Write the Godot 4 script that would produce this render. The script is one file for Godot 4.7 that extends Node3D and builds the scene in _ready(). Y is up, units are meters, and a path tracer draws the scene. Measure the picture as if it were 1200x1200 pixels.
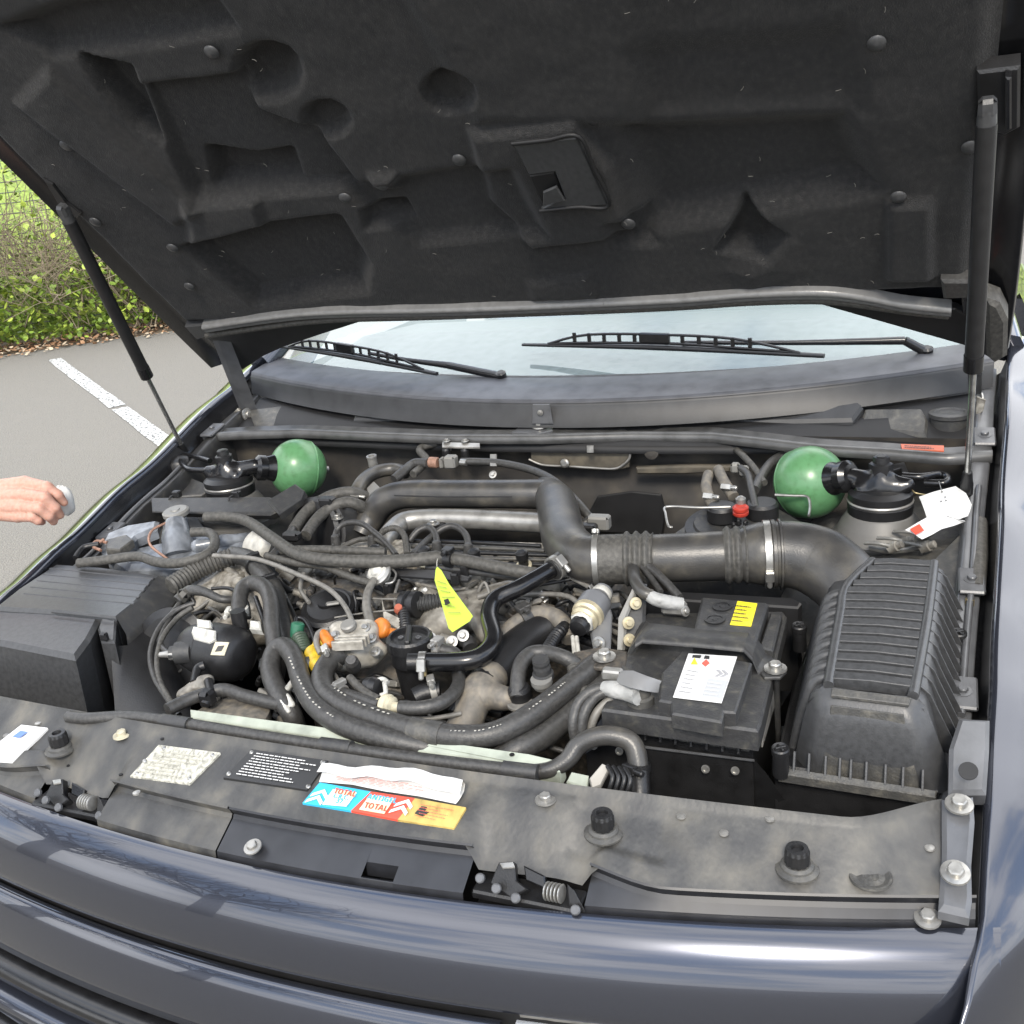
extends Node3D

# The opened engine bay of a dark blue car in a car park. Metres; x runs across the car, z towards its nose, y up.

class Shape:
	var v := PackedVector3Array()
	var n := PackedVector3Array()
	var t := PackedVector2Array()
	var ix := PackedInt32Array()

	func put(p: Vector3, nn: Vector3, uv := Vector2.ZERO) -> int:
		v.append(p); n.append(nn); t.append(uv)
		return v.size() - 1

	func face(a: int, b: int, c: int):
		var g := (v[c] - v[a]).cross(v[b] - v[a])
		if g.dot(n[a] + n[b] + n[c]) < 0.0:
			ix.append(a); ix.append(c); ix.append(b)
		else:
			ix.append(a); ix.append(b); ix.append(c)

	func tri(a: Vector3, b: Vector3, c: Vector3):
		var g := (c - a).cross(b - a).normalized()
		var k := put(a, g)
		put(b, g); put(c, g)
		ix.append(k); ix.append(k + 1); ix.append(k + 2)

	func quad(a: Vector3, b: Vector3, c: Vector3, d: Vector3, toward := Vector3.ZERO):
		var g := (c - a).cross(b - a) + (d - a).cross(c - a)
		g = g.normalized()
		if toward != Vector3.ZERO and g.dot(toward) < 0:
			g = -g
		var k := put(a, g, Vector2(0, 0))
		put(b, g, Vector2(1, 0)); put(c, g, Vector2(1, 1)); put(d, g, Vector2(0, 1))
		face(k, k + 1, k + 2)
		face(k, k + 2, k + 3)

	# a smooth sheet through rows of points; wrap closes every row on itself
	func patch(rows: Array, wrap := false, flip := false):
		var h := rows.size()
		var w: int = rows[0].size()
		var base := v.size()
		for r in h:
			for c in w:
				var l: Vector3 = rows[r][(c - 1 + w) % w if wrap else maxi(c - 1, 0)]
				var q: Vector3 = rows[r][(c + 1) % w if wrap else mini(c + 1, w - 1)]
				var u: Vector3 = rows[maxi(r - 1, 0)][c]
				var d: Vector3 = rows[mini(r + 1, h - 1)][c]
				var g := (d - u).cross(q - l).normalized()
				put(rows[r][c], -g if flip else g, Vector2(float(c) / maxf(1, w - 1), float(r) / maxf(1, h - 1)))
		for r in h - 1:
			for c in (w if wrap else w - 1):
				var c2 := (c + 1) % w
				var a := base + r * w + c
				var b := base + r * w + c2
				face(a, b, b + w)
				face(a, b + w, a + w)

	# ruled strips with hard edges between successive rows
	func strips(rows: Array, wrap := false):
		for r in rows.size() - 1:
			patch([rows[r], rows[r + 1]], wrap)

	func fan(ring: PackedVector3Array, toward: Vector3):
		var m := Vector3.ZERO
		for p in ring:
			m += p
		m /= ring.size()
		var g := toward.normalized()
		var k := put(m, g, Vector2(.5, .5))
		for p in ring:
			put(p, g, Vector2(.5, .5))
		for i in ring.size():
			face(k, k + 1 + i, k + 1 + (i + 1) % ring.size())

	static func frame(axis: Vector3) -> Basis:
		var y := axis.normalized()
		var x := y.cross(Vector3(0, 0, 1) if absf(y.z) < .8 else Vector3(1, 0, 0)).normalized()
		return Basis(x, y, x.cross(y))

	static func smooth_path(p: Array, sub: int) -> PackedVector3Array:
		var o := PackedVector3Array()
		var m := p.size()
		for i in m - 1:
			var a: Vector3 = p[maxi(i - 1, 0)]
			var b: Vector3 = p[i]
			var c: Vector3 = p[i + 1]
			var d: Vector3 = p[mini(i + 2, m - 1)]
			for s in sub:
				o.append(b.cubic_interpolate(c, a, d, float(s) / sub))
		o.append(p[m - 1])
		return o

	# a swept pipe; radii may be one number or a list; fold > 0 makes the rings of a corrugated hose
	func tube(p: Array, rad, seg := 10, sub := 6, fold := 0.0, pitch := .006, squash := 1.0):
		var q := smooth_path(p, sub)
		if fold > 0.0:
			var length := 0.0
			for i in q.size() - 1:
				length += q[i].distance_to(q[i + 1])
			var want := int(length / pitch * 6.0)
			q = smooth_path(p, maxi(sub, want / maxi(1, p.size() - 1)))
		var rows := []
		var dir := (q[1] - q[0]).normalized()
		var b := frame(dir)
		var side := b.x
		var run := 0.0
		for i in q.size():
			var dd := (q[mini(i + 1, q.size() - 1)] - q[maxi(i - 1, 0)]).normalized()
			side = (side - dd * side.dot(dd)).normalized()
			var up := side.cross(dd)
			var r := 0.0
			if rad is Array:
				var f: float = float(i) / (q.size() - 1) * (rad.size() - 1)
				var k := mini(int(f), rad.size() - 2)
				r = lerpf(rad[k], rad[k + 1], f - k)
			else:
				r = rad
			if i > 0:
				run += q[i].distance_to(q[i - 1])
			if fold > 0.0:
				r *= 1.0 - fold * (.5 + .5 * cos(run / pitch * TAU))
			var row := PackedVector3Array()
			for s in seg:
				var an := TAU * s / seg
				row.append(q[i] + (side * cos(an) + up * sin(an) * squash) * r)
			rows.append(row)
		patch(rows, true)
		fan(rows[0], q[0] - q[1])
		fan(rows[-1], q[-1] - q[-2])

	# profile: Vector2(radius, height along the axis)
	func lathe(prof: Array, o: Vector3, axis: Vector3, seg := 20, smooth := false, stretch := 1.0):
		var b := frame(axis)
		var rows := []
		for p in prof:
			var row := PackedVector3Array()
			for s in seg:
				var an := TAU * s / seg
				row.append(o + b * Vector3(cos(an) * p.x, p.y, sin(an) * p.x * stretch))
			rows.append(row)
		if smooth:
			patch(rows, true)
		else:
			strips(rows, true)
		if prof[0].x > .0004:
			fan(rows[0], -axis)
		if prof[-1].x > .0004:
			fan(rows[-1], axis)

	func ring(o: Vector3, axis: Vector3, r: float, w: float, th: float, seg := 24):
		lathe([Vector2(r, -w / 2), Vector2(r + th, -w / 2 + th * .3), Vector2(r + th, w / 2 - th * .3), Vector2(r, w / 2)], o, axis, seg)

	func bolt(o: Vector3, axis: Vector3, r: float):
		lathe([Vector2(r * 1.75, 0), Vector2(r * 1.7, r * .28), Vector2(r * 1.1, r * .34)], o, axis, 18)
		lathe([Vector2(r, r * .3), Vector2(r, r * .95), Vector2(r * .85, r * 1.15)], o, axis, 6)

	func box(c: Vector3, s: Vector3, bev := .002, b := Basis()):
		var h := s / 2
		bev = minf(bev, minf(h.x, minf(h.y, h.z)) * .9)
		var k := h - Vector3.ONE * bev
		for ax in 3:
			for sg in [-1.0, 1.0]:
				var u := (ax + 1) % 3
				var w := (ax + 2) % 3
				var q := []
				for e in [[-1, -1], [1, -1], [1, 1], [-1, 1]]:
					var p := Vector3.ZERO
					p[ax] = h[ax] * sg; p[u] = k[u] * e[0]; p[w] = k[w] * e[1]
					q.append(c + b * p)
				var to := Vector3.ZERO
				to[ax] = sg
				quad(q[0], q[1], q[2], q[3], b * to)
		for ax in 3:
			var u := (ax + 1) % 3
			var w := (ax + 2) % 3
			for e in [[-1, -1], [1, -1], [1, 1], [-1, 1]]:
				var a := Vector3.ZERO
				var d := Vector3.ZERO
				a[u] = h[u] * e[0]; a[w] = k[w] * e[1]
				d[u] = k[u] * e[0]; d[w] = h[w] * e[1]
				var s0 := Vector3.ZERO
				s0[ax] = k[ax]
				var to := Vector3.ZERO
				to[u] = e[0]; to[w] = e[1]
				quad(c + b * (a - s0), c + b * (a + s0), c + b * (d + s0), c + b * (d - s0), b * to)

	# a plate: the outline at its top, extruded along down, its upper edge chamfered
	func plate(poly: Array, down: Vector3, bev := .0015):
		var nn := Vector3.ZERO
		for i in poly.size():
			nn += (poly[i] as Vector3 - poly[0]).cross(poly[(i + 1) % poly.size()] as Vector3 - poly[0])
		nn = nn.normalized()
		if nn.dot(down) > 0:
			nn = -nn
		var b := frame(nn)
		var flat := PackedVector2Array()
		for p in poly:
			var l: Vector3 = b.inverse() * (p - poly[0])
			flat.append(Vector2(l.x, l.z))
		var area := 0.0
		var m := poly.size()
		for i in m:
			area += flat[i].cross(flat[(i + 1) % m])
		var sg := signf(area)
		var inner := PackedVector2Array()
		for i in m:
			var e0 := (flat[i] - flat[(i - 1 + m) % m]).normalized()
			var e1 := (flat[(i + 1) % m] - flat[i]).normalized()
			var n0 := Vector2(-e0.y, e0.x) * sg
			var n1 := Vector2(-e1.y, e1.x) * sg
			var mm := n0 + n1
			mm = mm / maxf(.4, mm.dot(n0)) if mm.length() > .1 else n0
			inner.append(flat[i] + mm * bev)
		var top := PackedVector3Array()
		var mid := PackedVector3Array()
		var low := PackedVector3Array()
		var dn := down.normalized()
		for i in m:
			var hgt: float = (b.inverse() * (poly[i] - poly[0])).y
			top.append(poly[0] + b * Vector3(inner[i].x, hgt, inner[i].y))
			mid.append(poly[i] + dn * bev)
			low.append(poly[i] + down)
		var tr := Geometry2D.triangulate_polygon(flat)
		for lst in [[top, nn], [low, -nn]]:
			var k := v.size()
			for i in m:
				put(lst[0][i], lst[1], Vector2(flat[i].x, flat[i].y))
			for i in range(0, tr.size(), 3):
				face(k + tr[i], k + tr[i + 1], k + tr[i + 2])
		var mc := Vector3.ZERO
		for p in poly:
			mc += p
		mc /= m
		for i in m:
			var j := (i + 1) % m
			var out2 := Vector2(flat[j].y - flat[i].y, -(flat[j].x - flat[i].x)) * sg
			var outw := b * Vector3(out2.x, 0, out2.y)
			quad(top[i], top[j], mid[j], mid[i], outw + nn * outw.length())
			quad(mid[i], mid[j], low[j], low[i], outw)

	# capsules [from, to, radius, radius] joined smoothly and meshed as surface nets
	func blob(bones: Array, cell: float, soft: float):
		var lo: Vector3 = bones[0][0]
		var hi := lo
		for e in bones:
			var r := maxf(e[2], e[3]) + cell * 2 + soft
			for q in [e[0], e[1]]:
				lo = lo.min(q - Vector3.ONE * r)
				hi = hi.max(q + Vector3.ONE * r)
		var d := Vector3i((hi - lo) / cell) + Vector3i.ONE * 2
		var f := PackedFloat32Array()
		f.resize(d.x * d.y * d.z)
		f.fill(1.0)
		for e in bones:
			var a: Vector3 = e[0]
			var ab: Vector3 = e[1] - a
			var l2 := maxf(ab.length_squared(), 1e-9)
			var r := maxf(e[2], e[3]) + cell * 2 + soft
			var p0 := Vector3i(((a as Vector3).min(e[1]) - Vector3.ONE * r - lo) / cell)
			var p1 := Vector3i(((a as Vector3).max(e[1]) + Vector3.ONE * r - lo) / cell)
			for z in range(maxi(p0.z, 0), mini(p1.z + 1, d.z)):
				for y in range(maxi(p0.y, 0), mini(p1.y + 1, d.y)):
					for x in range(maxi(p0.x, 0), mini(p1.x + 1, d.x)):
						var q := lo + Vector3(x, y, z) * cell - a
						var s := clampf(q.dot(ab) / l2, 0.0, 1.0)
						var g: float = (q - ab * s).length() - lerpf(e[2], e[3], s)
						var i := (z * d.y + y) * d.x + x
						var k := maxf(soft - absf(f[i] - g), 0.0) / soft
						f[i] = minf(f[i], g) - k * k * soft * .25
		var at := {}
		var near := [0, 1, d.x, d.x + 1, d.x * d.y, d.x * d.y + 1, d.x * d.y + d.x, d.x * d.y + d.x + 1]
		var cells := []
		for z in d.z - 1:
			for y in d.y - 1:
				var i := (z * d.y + y) * d.x
				for x in d.x - 1:
					var j := i + x
					if f[j] > cell * 2:
						continue
					var mask := 0
					for c in 8:
						if f[j + near[c]] < 0.0:
							mask |= 1 << c
					if mask == 0 or mask == 255:
						continue
					var sum := Vector3.ZERO
					var cnt := 0
					for c in 8:
						for ax in 3:
							if c & (1 << ax):
								continue
							var c2 := c | (1 << ax)
							var fa := f[j + near[c]]
							var fb := f[j + near[c2]]
							if (fa < 0.0) != (fb < 0.0):
								var p := Vector3(c & 1, (c >> 1) & 1, (c >> 2) & 1)
								p[ax] += fa / (fa - fb)
								sum += p
								cnt += 1
					var gx := f[j + 1] - f[j] + f[j + near[7]] - f[j + near[6]]
					var gy := f[j + near[2]] - f[j] + f[j + near[7]] - f[j + near[5]]
					var gz := f[j + near[4]] - f[j] + f[j + near[7]] - f[j + near[3]]
					at[j] = put(lo + (Vector3(x, y, z) + sum / cnt) * cell, Vector3(gx, gy, gz).normalized())
					cells.append(j)
		var st := [1, d.x, d.x * d.y]
		for j in cells:
			for ax in 3:
				if (f[j] < 0.0) == (f[j + st[ax]] < 0.0):
					continue
				var u: int = st[(ax + 1) % 3]
				var w: int = st[(ax + 2) % 3]
				if at.has(j - u) and at.has(j - w) and at.has(j - u - w):
					face(at[j], at[j - u], at[j - u - w])
					face(at[j], at[j - u - w], at[j - w])

	func mesh() -> ArrayMesh:
		var arr := []
		arr.resize(Mesh.ARRAY_MAX)
		arr[Mesh.ARRAY_VERTEX] = v
		arr[Mesh.ARRAY_NORMAL] = n
		arr[Mesh.ARRAY_TEX_UV] = t
		arr[Mesh.ARRAY_INDEX] = ix
		var m := ArrayMesh.new()
		m.add_surface_from_arrays(Mesh.PRIMITIVE_TRIANGLES, arr)
		return m


var M := {}          # materials by name
var rng := RandomNumberGenerator.new()
var bonnet_at := Vector3(0, 1.093, -.0865)
var bonnet_up := Vector3(0, .7254, .6884)
var bonnet_in := Vector3(0, -.6884, .7254)   # out of the underside, towards the engine and the front


func numbered(parent: Node, called: String) -> String:
	var k := 0
	var s := called
	while parent.has_node(NodePath(s)):
		k += 1
		s = "%s_%03d" % [called, k]
	return s


func part(called: String, s: Shape, m, parent: Node, label := "") -> MeshInstance3D:
	var o := MeshInstance3D.new()
	o.mesh = s.mesh()
	o.material_override = M[m] if m is String else m
	o.name = numbered(parent, called)
	parent.add_child(o, true)
	if label:
		o.set_meta("label", label)
	return o


func group_part(called: String, parent: Node, label := "") -> Node3D:
	var o := Node3D.new()
	o.name = numbered(parent, called)
	parent.add_child(o, true)
	if label:
		o.set_meta("label", label)
	return o


func thing(called: String, label: String, category: String, at := Vector3.ZERO, group := "") -> Node3D:
	var o := group_part(called, self, label)
	o.position = at
	o.set_meta("category", category)
	if group:
		o.set_meta("group", group)
	return o


func tag(o: Node, label: String, category: String, kind := "") -> Node:
	if label: o.set_meta("label", label)
	if category: o.set_meta("category", category)
	if kind: o.set_meta("kind", kind)
	return o


func hose(called: String, parent: Node, m: String, r, pts: Array, label := "", seg := 12) -> MeshInstance3D:
	var s := Shape.new()
	s.tube(pts, r, seg, 6)
	return part(called, s, m, parent, label)


func bolt(parent: Node, m: String, at: Vector3, axis: Vector3, r: float):
	var s := Shape.new()
	s.bolt(at, axis, r)
	part("bolt", s, m, parent)


func turned(called: String, parent: Node, m: String, prof: Array, at: Vector3, axis: Vector3, seg := 20, smooth := false, label := "") -> MeshInstance3D:
	var s := Shape.new()
	s.lathe(prof, at, axis, seg, smooth)
	return part(called, s, m, parent, label)


func block(called: String, parent: Node, m: String, c: Vector3, size: Vector3, bev := .002, b := Basis(), label := "") -> MeshInstance3D:
	var s := Shape.new()
	s.box(c, size, bev, b)
	return part(called, s, m, parent, label)


func slab(called: String, parent: Node, m: String, poly: Array, down: Vector3, bev := .0015, label := "") -> MeshInstance3D:
	var s := Shape.new()
	s.plate(poly, down, bev)
	return part(called, s, m, parent, label)


# clamp band round a pipe with its screw housing
func clamp_band(parent: Node, m: String, at: Vector3, axis: Vector3, r: float, w := .009, screw := Vector3.UP):
	var s := Shape.new()
	s.ring(at, axis, r, w, .0014)
	var out := (screw - axis.normalized() * screw.dot(axis.normalized())).normalized()
	var b := Basis(axis.normalized(), out, axis.normalized().cross(out))
	s.box(at + out * (r + .004), Vector3(w * 1.2, .007, .016), .001, b)
	s.lathe([Vector2(.0034, 0), Vector2(.0034, .009), Vector2(.0028, .0105)], at + out * (r + .004) + b.z * .007, b.z, 10)
	part("clamp", s, m, parent)


func lettering(parent: Node, text: String, at: Vector3, right: Vector3, up: Vector3, height: float, m: String):
	var t := TextMesh.new()
	var f := SystemFont.new()
	f.font_names = PackedStringArray(["Droid Sans"])
	f.font_weight = 700
	t.font = f
	t.text = text
	t.font_size = 24
	t.pixel_size = height / 17.0
	t.depth = .0003
	t.curve_step = 2.0
	var o := MeshInstance3D.new()
	o.mesh = t
	o.material_override = M[m]
	var x := right.normalized()
	var z := x.cross(up).normalized()
	o.transform = Transform3D(Basis(x, z.cross(x), z), at)
	o.name = numbered(parent, "lettering")
	parent.add_child(o, true)


func noise_tex(freq: float, stops: Array, colours: Array, size := 512, octaves := 4, sd := 1, cellular := false) -> NoiseTexture2D:
	var f := FastNoiseLite.new()
	f.seed = sd
	f.frequency = freq
	f.noise_type = FastNoiseLite.TYPE_CELLULAR if cellular else FastNoiseLite.TYPE_SIMPLEX_SMOOTH
	f.fractal_octaves = octaves
	var g := Gradient.new()
	g.offsets = PackedFloat32Array(stops)
	var cs := PackedColorArray()
	for c in colours:
		cs.append(c if c is Color else Color(c, c, c))
	g.colors = cs
	var t := NoiseTexture2D.new()
	t.width = size
	t.height = size
	t.seamless = true
	t.noise = f
	t.color_ramp = g
	return t


func bump_tex(freq: float, size := 512, sd := 7, strength := 4.0, octaves := 3) -> NoiseTexture2D:
	var f := FastNoiseLite.new()
	f.seed = sd
	f.frequency = freq
	f.fractal_octaves = octaves
	var t := NoiseTexture2D.new()
	t.width = size
	t.height = size
	t.seamless = true
	t.as_normal_map = true
	t.bump_strength = strength
	t.noise = f
	return t


func lin(r: float, g: float, b: float) -> Color:
	return Color(r, g, b).linear_to_srgb()


func mat(called: String, c: Color, rough: float, metal := 0.0, tex: Texture2D = null, tile := 4.0, bump: Texture2D = null, bump_scale := .4) -> StandardMaterial3D:
	var m := StandardMaterial3D.new()
	m.resource_name = called
	m.albedo_color = c
	m.roughness = rough
	m.metallic = metal
	m.cull_mode = BaseMaterial3D.CULL_DISABLED
	if tex:
		m.albedo_texture = tex
	if bump:
		m.normal_enabled = true
		m.normal_texture = bump
		m.normal_scale = bump_scale
	m.uv1_triplanar = true
	m.uv1_world_triplanar = true
	m.uv1_scale = Vector3.ONE * tile
	M[called] = m
	return m


func plain(called: String, c: Color, rough: float, metal := 0.0) -> StandardMaterial3D:
	return mat(called, c, rough, metal)


func along(table: Array, x: float) -> float:
	for i in table.size() - 1:
		if x >= table[i].x and x <= table[i + 1].x:
			return lerpf(table[i].y, table[i + 1].y, smoothstep(0, 1, (x - table[i].x) / (table[i + 1].x - table[i].x)) * .4 + .6 * (x - table[i].x) / (table[i + 1].x - table[i].x))
	return table[0].y if x < table[0].x else table[-1].y


var wing_x_at := [Vector2(-.4, .742), Vector2(-.22, .731), Vector2(.1, .709), Vector2(.42, .69), Vector2(.53, .683), Vector2(.68, .675), Vector2(.74, .664), Vector2(.80, .64)]
var wing_y_at := [Vector2(-.4, .985), Vector2(-.22, .946), Vector2(.1, .872), Vector2(.3, .825), Vector2(.42, .798), Vector2(.53, .765), Vector2(.68, .706), Vector2(.72, .686), Vector2(.76, .650), Vector2(.80, .585)]


func nose_z(x: float) -> float:
	return .778 - .215 * x * x


func slam_rear(x: float) -> float:
	return .668 - .06 * x * x - smoothstep(.56, .66, absf(x)) * .045


func make_sky() -> ImageTexture:
	var w := 1024
	var h := 512
	var im := Image.create_empty(w, h, false, Image.FORMAT_RGBF)
	var f := FastNoiseLite.new()
	f.seed = 11
	f.frequency = 1.0
	f.fractal_octaves = 5
	f.fractal_gain = .55
	for y in h:
		var el := PI / 2 - PI * (y + .5) / h
		var up := sin(el)
		for x in w:
			var az := TAU * (x + .5) / w
			var c := Color(.16, .17, .15)
			if up > -.02:
				var d := Vector3(sin(az) * cos(el), maxf(up, 0.0), cos(az) * cos(el))
				var k := 1.0 / (d.y + .22)
				var n := f.get_noise_3d(d.x * k * .75, d.z * k * 1.3, 3.7) + .25 * f.get_noise_3d(d.x * k * 3.1, d.z * k * 5.0, 9.1)
				var cover := smoothstep(-.24, .16, n + .06)
				var blue := Color(.62, .74, .90).lerp(Color(.20, .36, .68), pow(clampf(d.y, 0, 1), .55))
				var bright := 1.02 + .5 * clampf(n * 1.6 + .15, -.25, .7)
				var cloud := Color(.98, .985, 1.0) * bright
				c = blue.lerp(cloud, cover)
				c = c.lerp(Color(.93, .95, .97), clampf(1.0 - d.y * 5.0, 0, 1) * .7)
			im.set_pixel(x, y, c)
	return ImageTexture.create_from_image(im)


func make_materials():
	var mottle := noise_tex(.012, [0.0, .45, 1.0], [.62, .85, 1.0], 512, 5, 3)
	var grime := noise_tex(.02, [0.0, .4, .66, .84, 1.0], [lin(.024, .024, .025), lin(.031, .031, .032), lin(.038, .038, .037), lin(.058, .055, .049), lin(.10, .093, .078)], 1024, 6, 5)
	var dusty := noise_tex(.016, [0.0, .4, .62, .82, 1.0], [lin(.040, .040, .039), lin(.052, .051, .048), lin(.070, .067, .060), lin(.105, .099, .085), lin(.16, .15, .125)], 1024, 6, 8)
	var slam := noise_tex(.009, [0.0, .36, .48, .58, .74, 1.0], [lin(.020, .0205, .021), lin(.034, .0342, .0345), lin(.047, .0466, .045), lin(.064, .062, .057), lin(.096, .090, .077), lin(.165, .148, .115)], 1024, 7, 13)
	var worn_alu := noise_tex(.015, [0.0, .35, .6, .85, 1.0], [lin(.055, .05, .043), lin(.14, .13, .112), lin(.25, .235, .205), lin(.36, .345, .305), lin(.47, .45, .41)], 512, 5, 21)
	var rusty := noise_tex(.02, [0.0, .4, .7, 1.0], [lin(.025, .023, .021), lin(.055, .05, .044), lin(.095, .08, .062), lin(.16, .14, .115)], 512, 5, 23)
	var asphalt := noise_tex(.16, [0.0, .35, .5, .7, 1.0], [lin(.055, .052, .045), lin(.115, .108, .094), lin(.160, .150, .131), lin(.21, .197, .169), lin(.36, .33, .28)], 1024, 4, 31)
	var felt := noise_tex(.028, [0.0, .42, .62, .80, 1.0], [lin(.010, .010, .0105), lin(.0155, .0155, .016), lin(.020, .0197, .0197), lin(.027, .0265, .026), lin(.046, .045, .043)], 1024, 8, 41)
	var skin := noise_tex(.03, [0.0, .5, 1.0], [lin(.40, .20, .145), lin(.47, .26, .195), lin(.53, .32, .25)], 256, 4, 43)
	var grain := bump_tex(.18, 512, 51, 3.0)
	var lumps := bump_tex(.02, 512, 53, 6.0)
	var fibre := bump_tex(.30, 512, 55, 6.0, 2)
	var stone := bump_tex(.12, 512, 57, 8.0)
	var green_tex := noise_tex(.03, [0.0, .36, .5, 1.0], [Color(.84, .84, .80), Color(.93, .93, .92), Color(.98, .98, .98), Color(1, 1, 1)], 512, 6, 61)
	mat("asphalt", Color.WHITE, .93, 0, asphalt, .9, stone, .4)
	mat("line_paint", lin(.56, .56, .54), .8, 0, noise_tex(.05, [0.0, .38, .46, 1.0], [.25, .5, .92, 1.0], 512, 5, 33), 1.3)
	mat("soil", lin(.16, .12, .08), .95, 0, mottle, 2)
	mat("bank_grass", lin(.30, .40, .08), .95, 0, noise_tex(.05, [0.0, .45, 1.0], [.45, .8, 1.0], 512, 6, 35), .6)
	mat("felt", Color.WHITE, .95, 0, felt, 3.2, fibre, .45)
	mat("warning_orange", lin(.50, .11, .05), .45)
	M["felt"].rim_enabled = true
	M["felt"].rim = .12
	mat("trim", Color.WHITE, .50, 0, grime, 2.6, grain, .12)
	mat("box_plastic", Color.WHITE, .48, 0, dusty, 3.1, grain, .22)
	mat("box_clean", lin(.055, .056, .058), .40, 0, noise_tex(.05, [0.0, .5, 1.0], [.75, .9, 1.0], 512, 4, 70), 4, grain, .10)
	mat("slam_plastic", Color.WHITE, .5, 0, slam, 1.6, grain, .12)
	mat("cover_black", lin(.034, .035, .037), .48, 0, mottle, 3)
	mat("beam_paint", lin(.105, .105, .104), .33, .15, mottle, 4, grain, .08)
	mat("black", lin(.016, .016, .017), .42, 0, mottle, 5, grain, .2)
	mat("deep_black", lin(.010, .010, .011), .6, 0, mottle, 3)
	mat("satin_black", lin(.012, .012, .013), .22, 0, mottle, 6)
	mat("scuttle_grey", lin(.068, .070, .078), .50, .1, mottle, 3, grain, .06)
	mat("flange_black", lin(.024, .025, .029), .40, 0, mottle, 4)
	mat("rubber", lin(.058, .0565, .054), .46, 0, noise_tex(.07, [0.0, .5, .8, 1.0], [.62, .85, 1.0, Color(1, .96, .88)], 512, 4, 71), 4, grain, .2)
	mat("rubber_dusty", lin(.088, .084, .075), .6, 0, noise_tex(.06, [0.0, .45, .8, 1.0], [.55, .8, 1.0, Color(1, .97, .9)], 512, 4, 72), 4, grain, .25)
	mat("duct", Color.WHITE, .36, 0, noise_tex(.008, [0.0, .4, .65, .85, 1.0], [lin(.022, .022, .022), lin(.036, .035, .034), lin(.055, .052, .047), lin(.085, .078, .065), lin(.13, .118, .09)], 512, 5, 73), 4.2, grain, .15)
	mat("seal_rubber", lin(.17, .17, .167), .30, 0, noise_tex(.08, [0.0, .5, 1.0], [.8, .93, 1.0], 256, 4, 70), 3, grain, .1)
	mat("alu", Color.WHITE, .46, .25, worn_alu, 5, lumps, .5)
	mat("alu_smooth", lin(.42, .41, .385), .36, .55, mottle, 5)
	mat("cast_dirty", Color.WHITE, .6, .1, rusty, 7, lumps, .6)
	mat("heater_duct", Color.WHITE, .62, .1, noise_tex(.02, [0.0, .4, .7, 1.0], [lin(.07, .066, .06), lin(.125, .115, .10), lin(.18, .16, .13), lin(.26, .22, .16)], 512, 5, 75), 6, lumps, .3)
	mat("zinc", lin(.50, .49, .46), .32, .75, mottle, 8)
	mat("bright_steel", lin(.62, .62, .60), .2, .9, mottle, 8)
	mat("brass", lin(.52, .42, .22), .35, .7, mottle, 9)
	mat("copper_pink", lin(.42, .24, .17), .5, .2, mottle, 9)
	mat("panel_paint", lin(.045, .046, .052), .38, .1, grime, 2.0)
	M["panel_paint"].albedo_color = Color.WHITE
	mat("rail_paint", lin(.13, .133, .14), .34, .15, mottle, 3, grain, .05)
	var blue := mat("blue_paint", lin(.040, .044, .058), .20, .62)
	blue.clearcoat_enabled = true
	blue.clearcoat = 1.0
	blue.clearcoat_roughness = .02
	mat("cream_cover", Color.WHITE, .55, .1, noise_tex(.02, [0.0, .35, .6, 1.0], [lin(.045, .04, .032), lin(.15, .135, .11), lin(.29, .27, .23), lin(.46, .44, .40)], 512, 5, 77), 6, lumps, .3)
	mat("crossmember", lin(.44, .48, .40), .5, 0, mottle, 4)
	mat("green_sphere", lin(.095, .235, .105), .30, 0, green_tex, 5)
	mat("white_plastic", lin(.62, .61, .56), .45, 0, mottle, 9)
	mat("cream_plastic", lin(.60, .55, .40), .5, 0, mottle, 9)
	mat("tank", lin(.25, .27, .30), .22, 0, noise_tex(.015, [0.0, .4, .7, 1.0], [.45, .7, .9, 1.0], 512, 4, 79), 4, lumps, .12)
	mat("yellow", lin(.72, .50, .04), .45, 0, mottle, 9)
	mat("orange", lin(.70, .22, .03), .45, 0, mottle, 9)
	mat("red", lin(.55, .05, .03), .4, 0, mottle, 9)
	mat("green_plug", lin(.03, .16, .09), .45, 0, mottle, 9)
	mat("wire_grey", lin(.22, .21, .19), .5, 0, mottle, 9)
	mat("wire_white", lin(.55, .53, .47), .5, 0, mottle, 9)
	mat("lime_card", lin(.46, .62, .07), .6)
	mat("ink", lin(.02, .02, .02), .6)
	mat("dim_ink", lin(.25, .27, .06), .6)
	mat("grey_ink", lin(.30, .30, .31), .6)
	mat("red_ink", lin(.55, .10, .07), .6)
	mat("paper", lin(.58, .58, .565), .7, 0, noise_tex(.02, [0.0, .5, 1.0], [.85, .96, 1.0], 256, 4, 81), 8)
	mat("worn_paper", lin(.52, .51, .44), .7, 0, noise_tex(.03, [0.0, .4, .6, 1.0], [.5, .78, .95, 1.0], 512, 5, 83), 9)
	mat("label_white", lin(.60, .60, .59), .42)
	mat("label_grey", lin(.42, .43, .44), .45)
	mat("label_yellow", lin(.82, .68, .02), .4)
	mat("label_blue", lin(.03, .36, .58), .42)
	mat("label_red", lin(.68, .07, .04), .42)
	mat("label_cream", lin(.66, .60, .42), .45)
	mat("label_ochre", lin(.58, .42, .12), .5, 0, mottle, 9)
	mat("label_black", lin(.018, .018, .018), .4)
	mat("skin", Color.WHITE, .5, 0, skin, 14, bump_tex(.2, 256, 85, 3.0), .35)
	M["skin"].subsurf_scatter_enabled = true
	M["skin"].subsurf_scatter_strength = .12
	mat("jacket", lin(.06, .07, .10), .85, 0, mottle, 6, fibre, .4)
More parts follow.
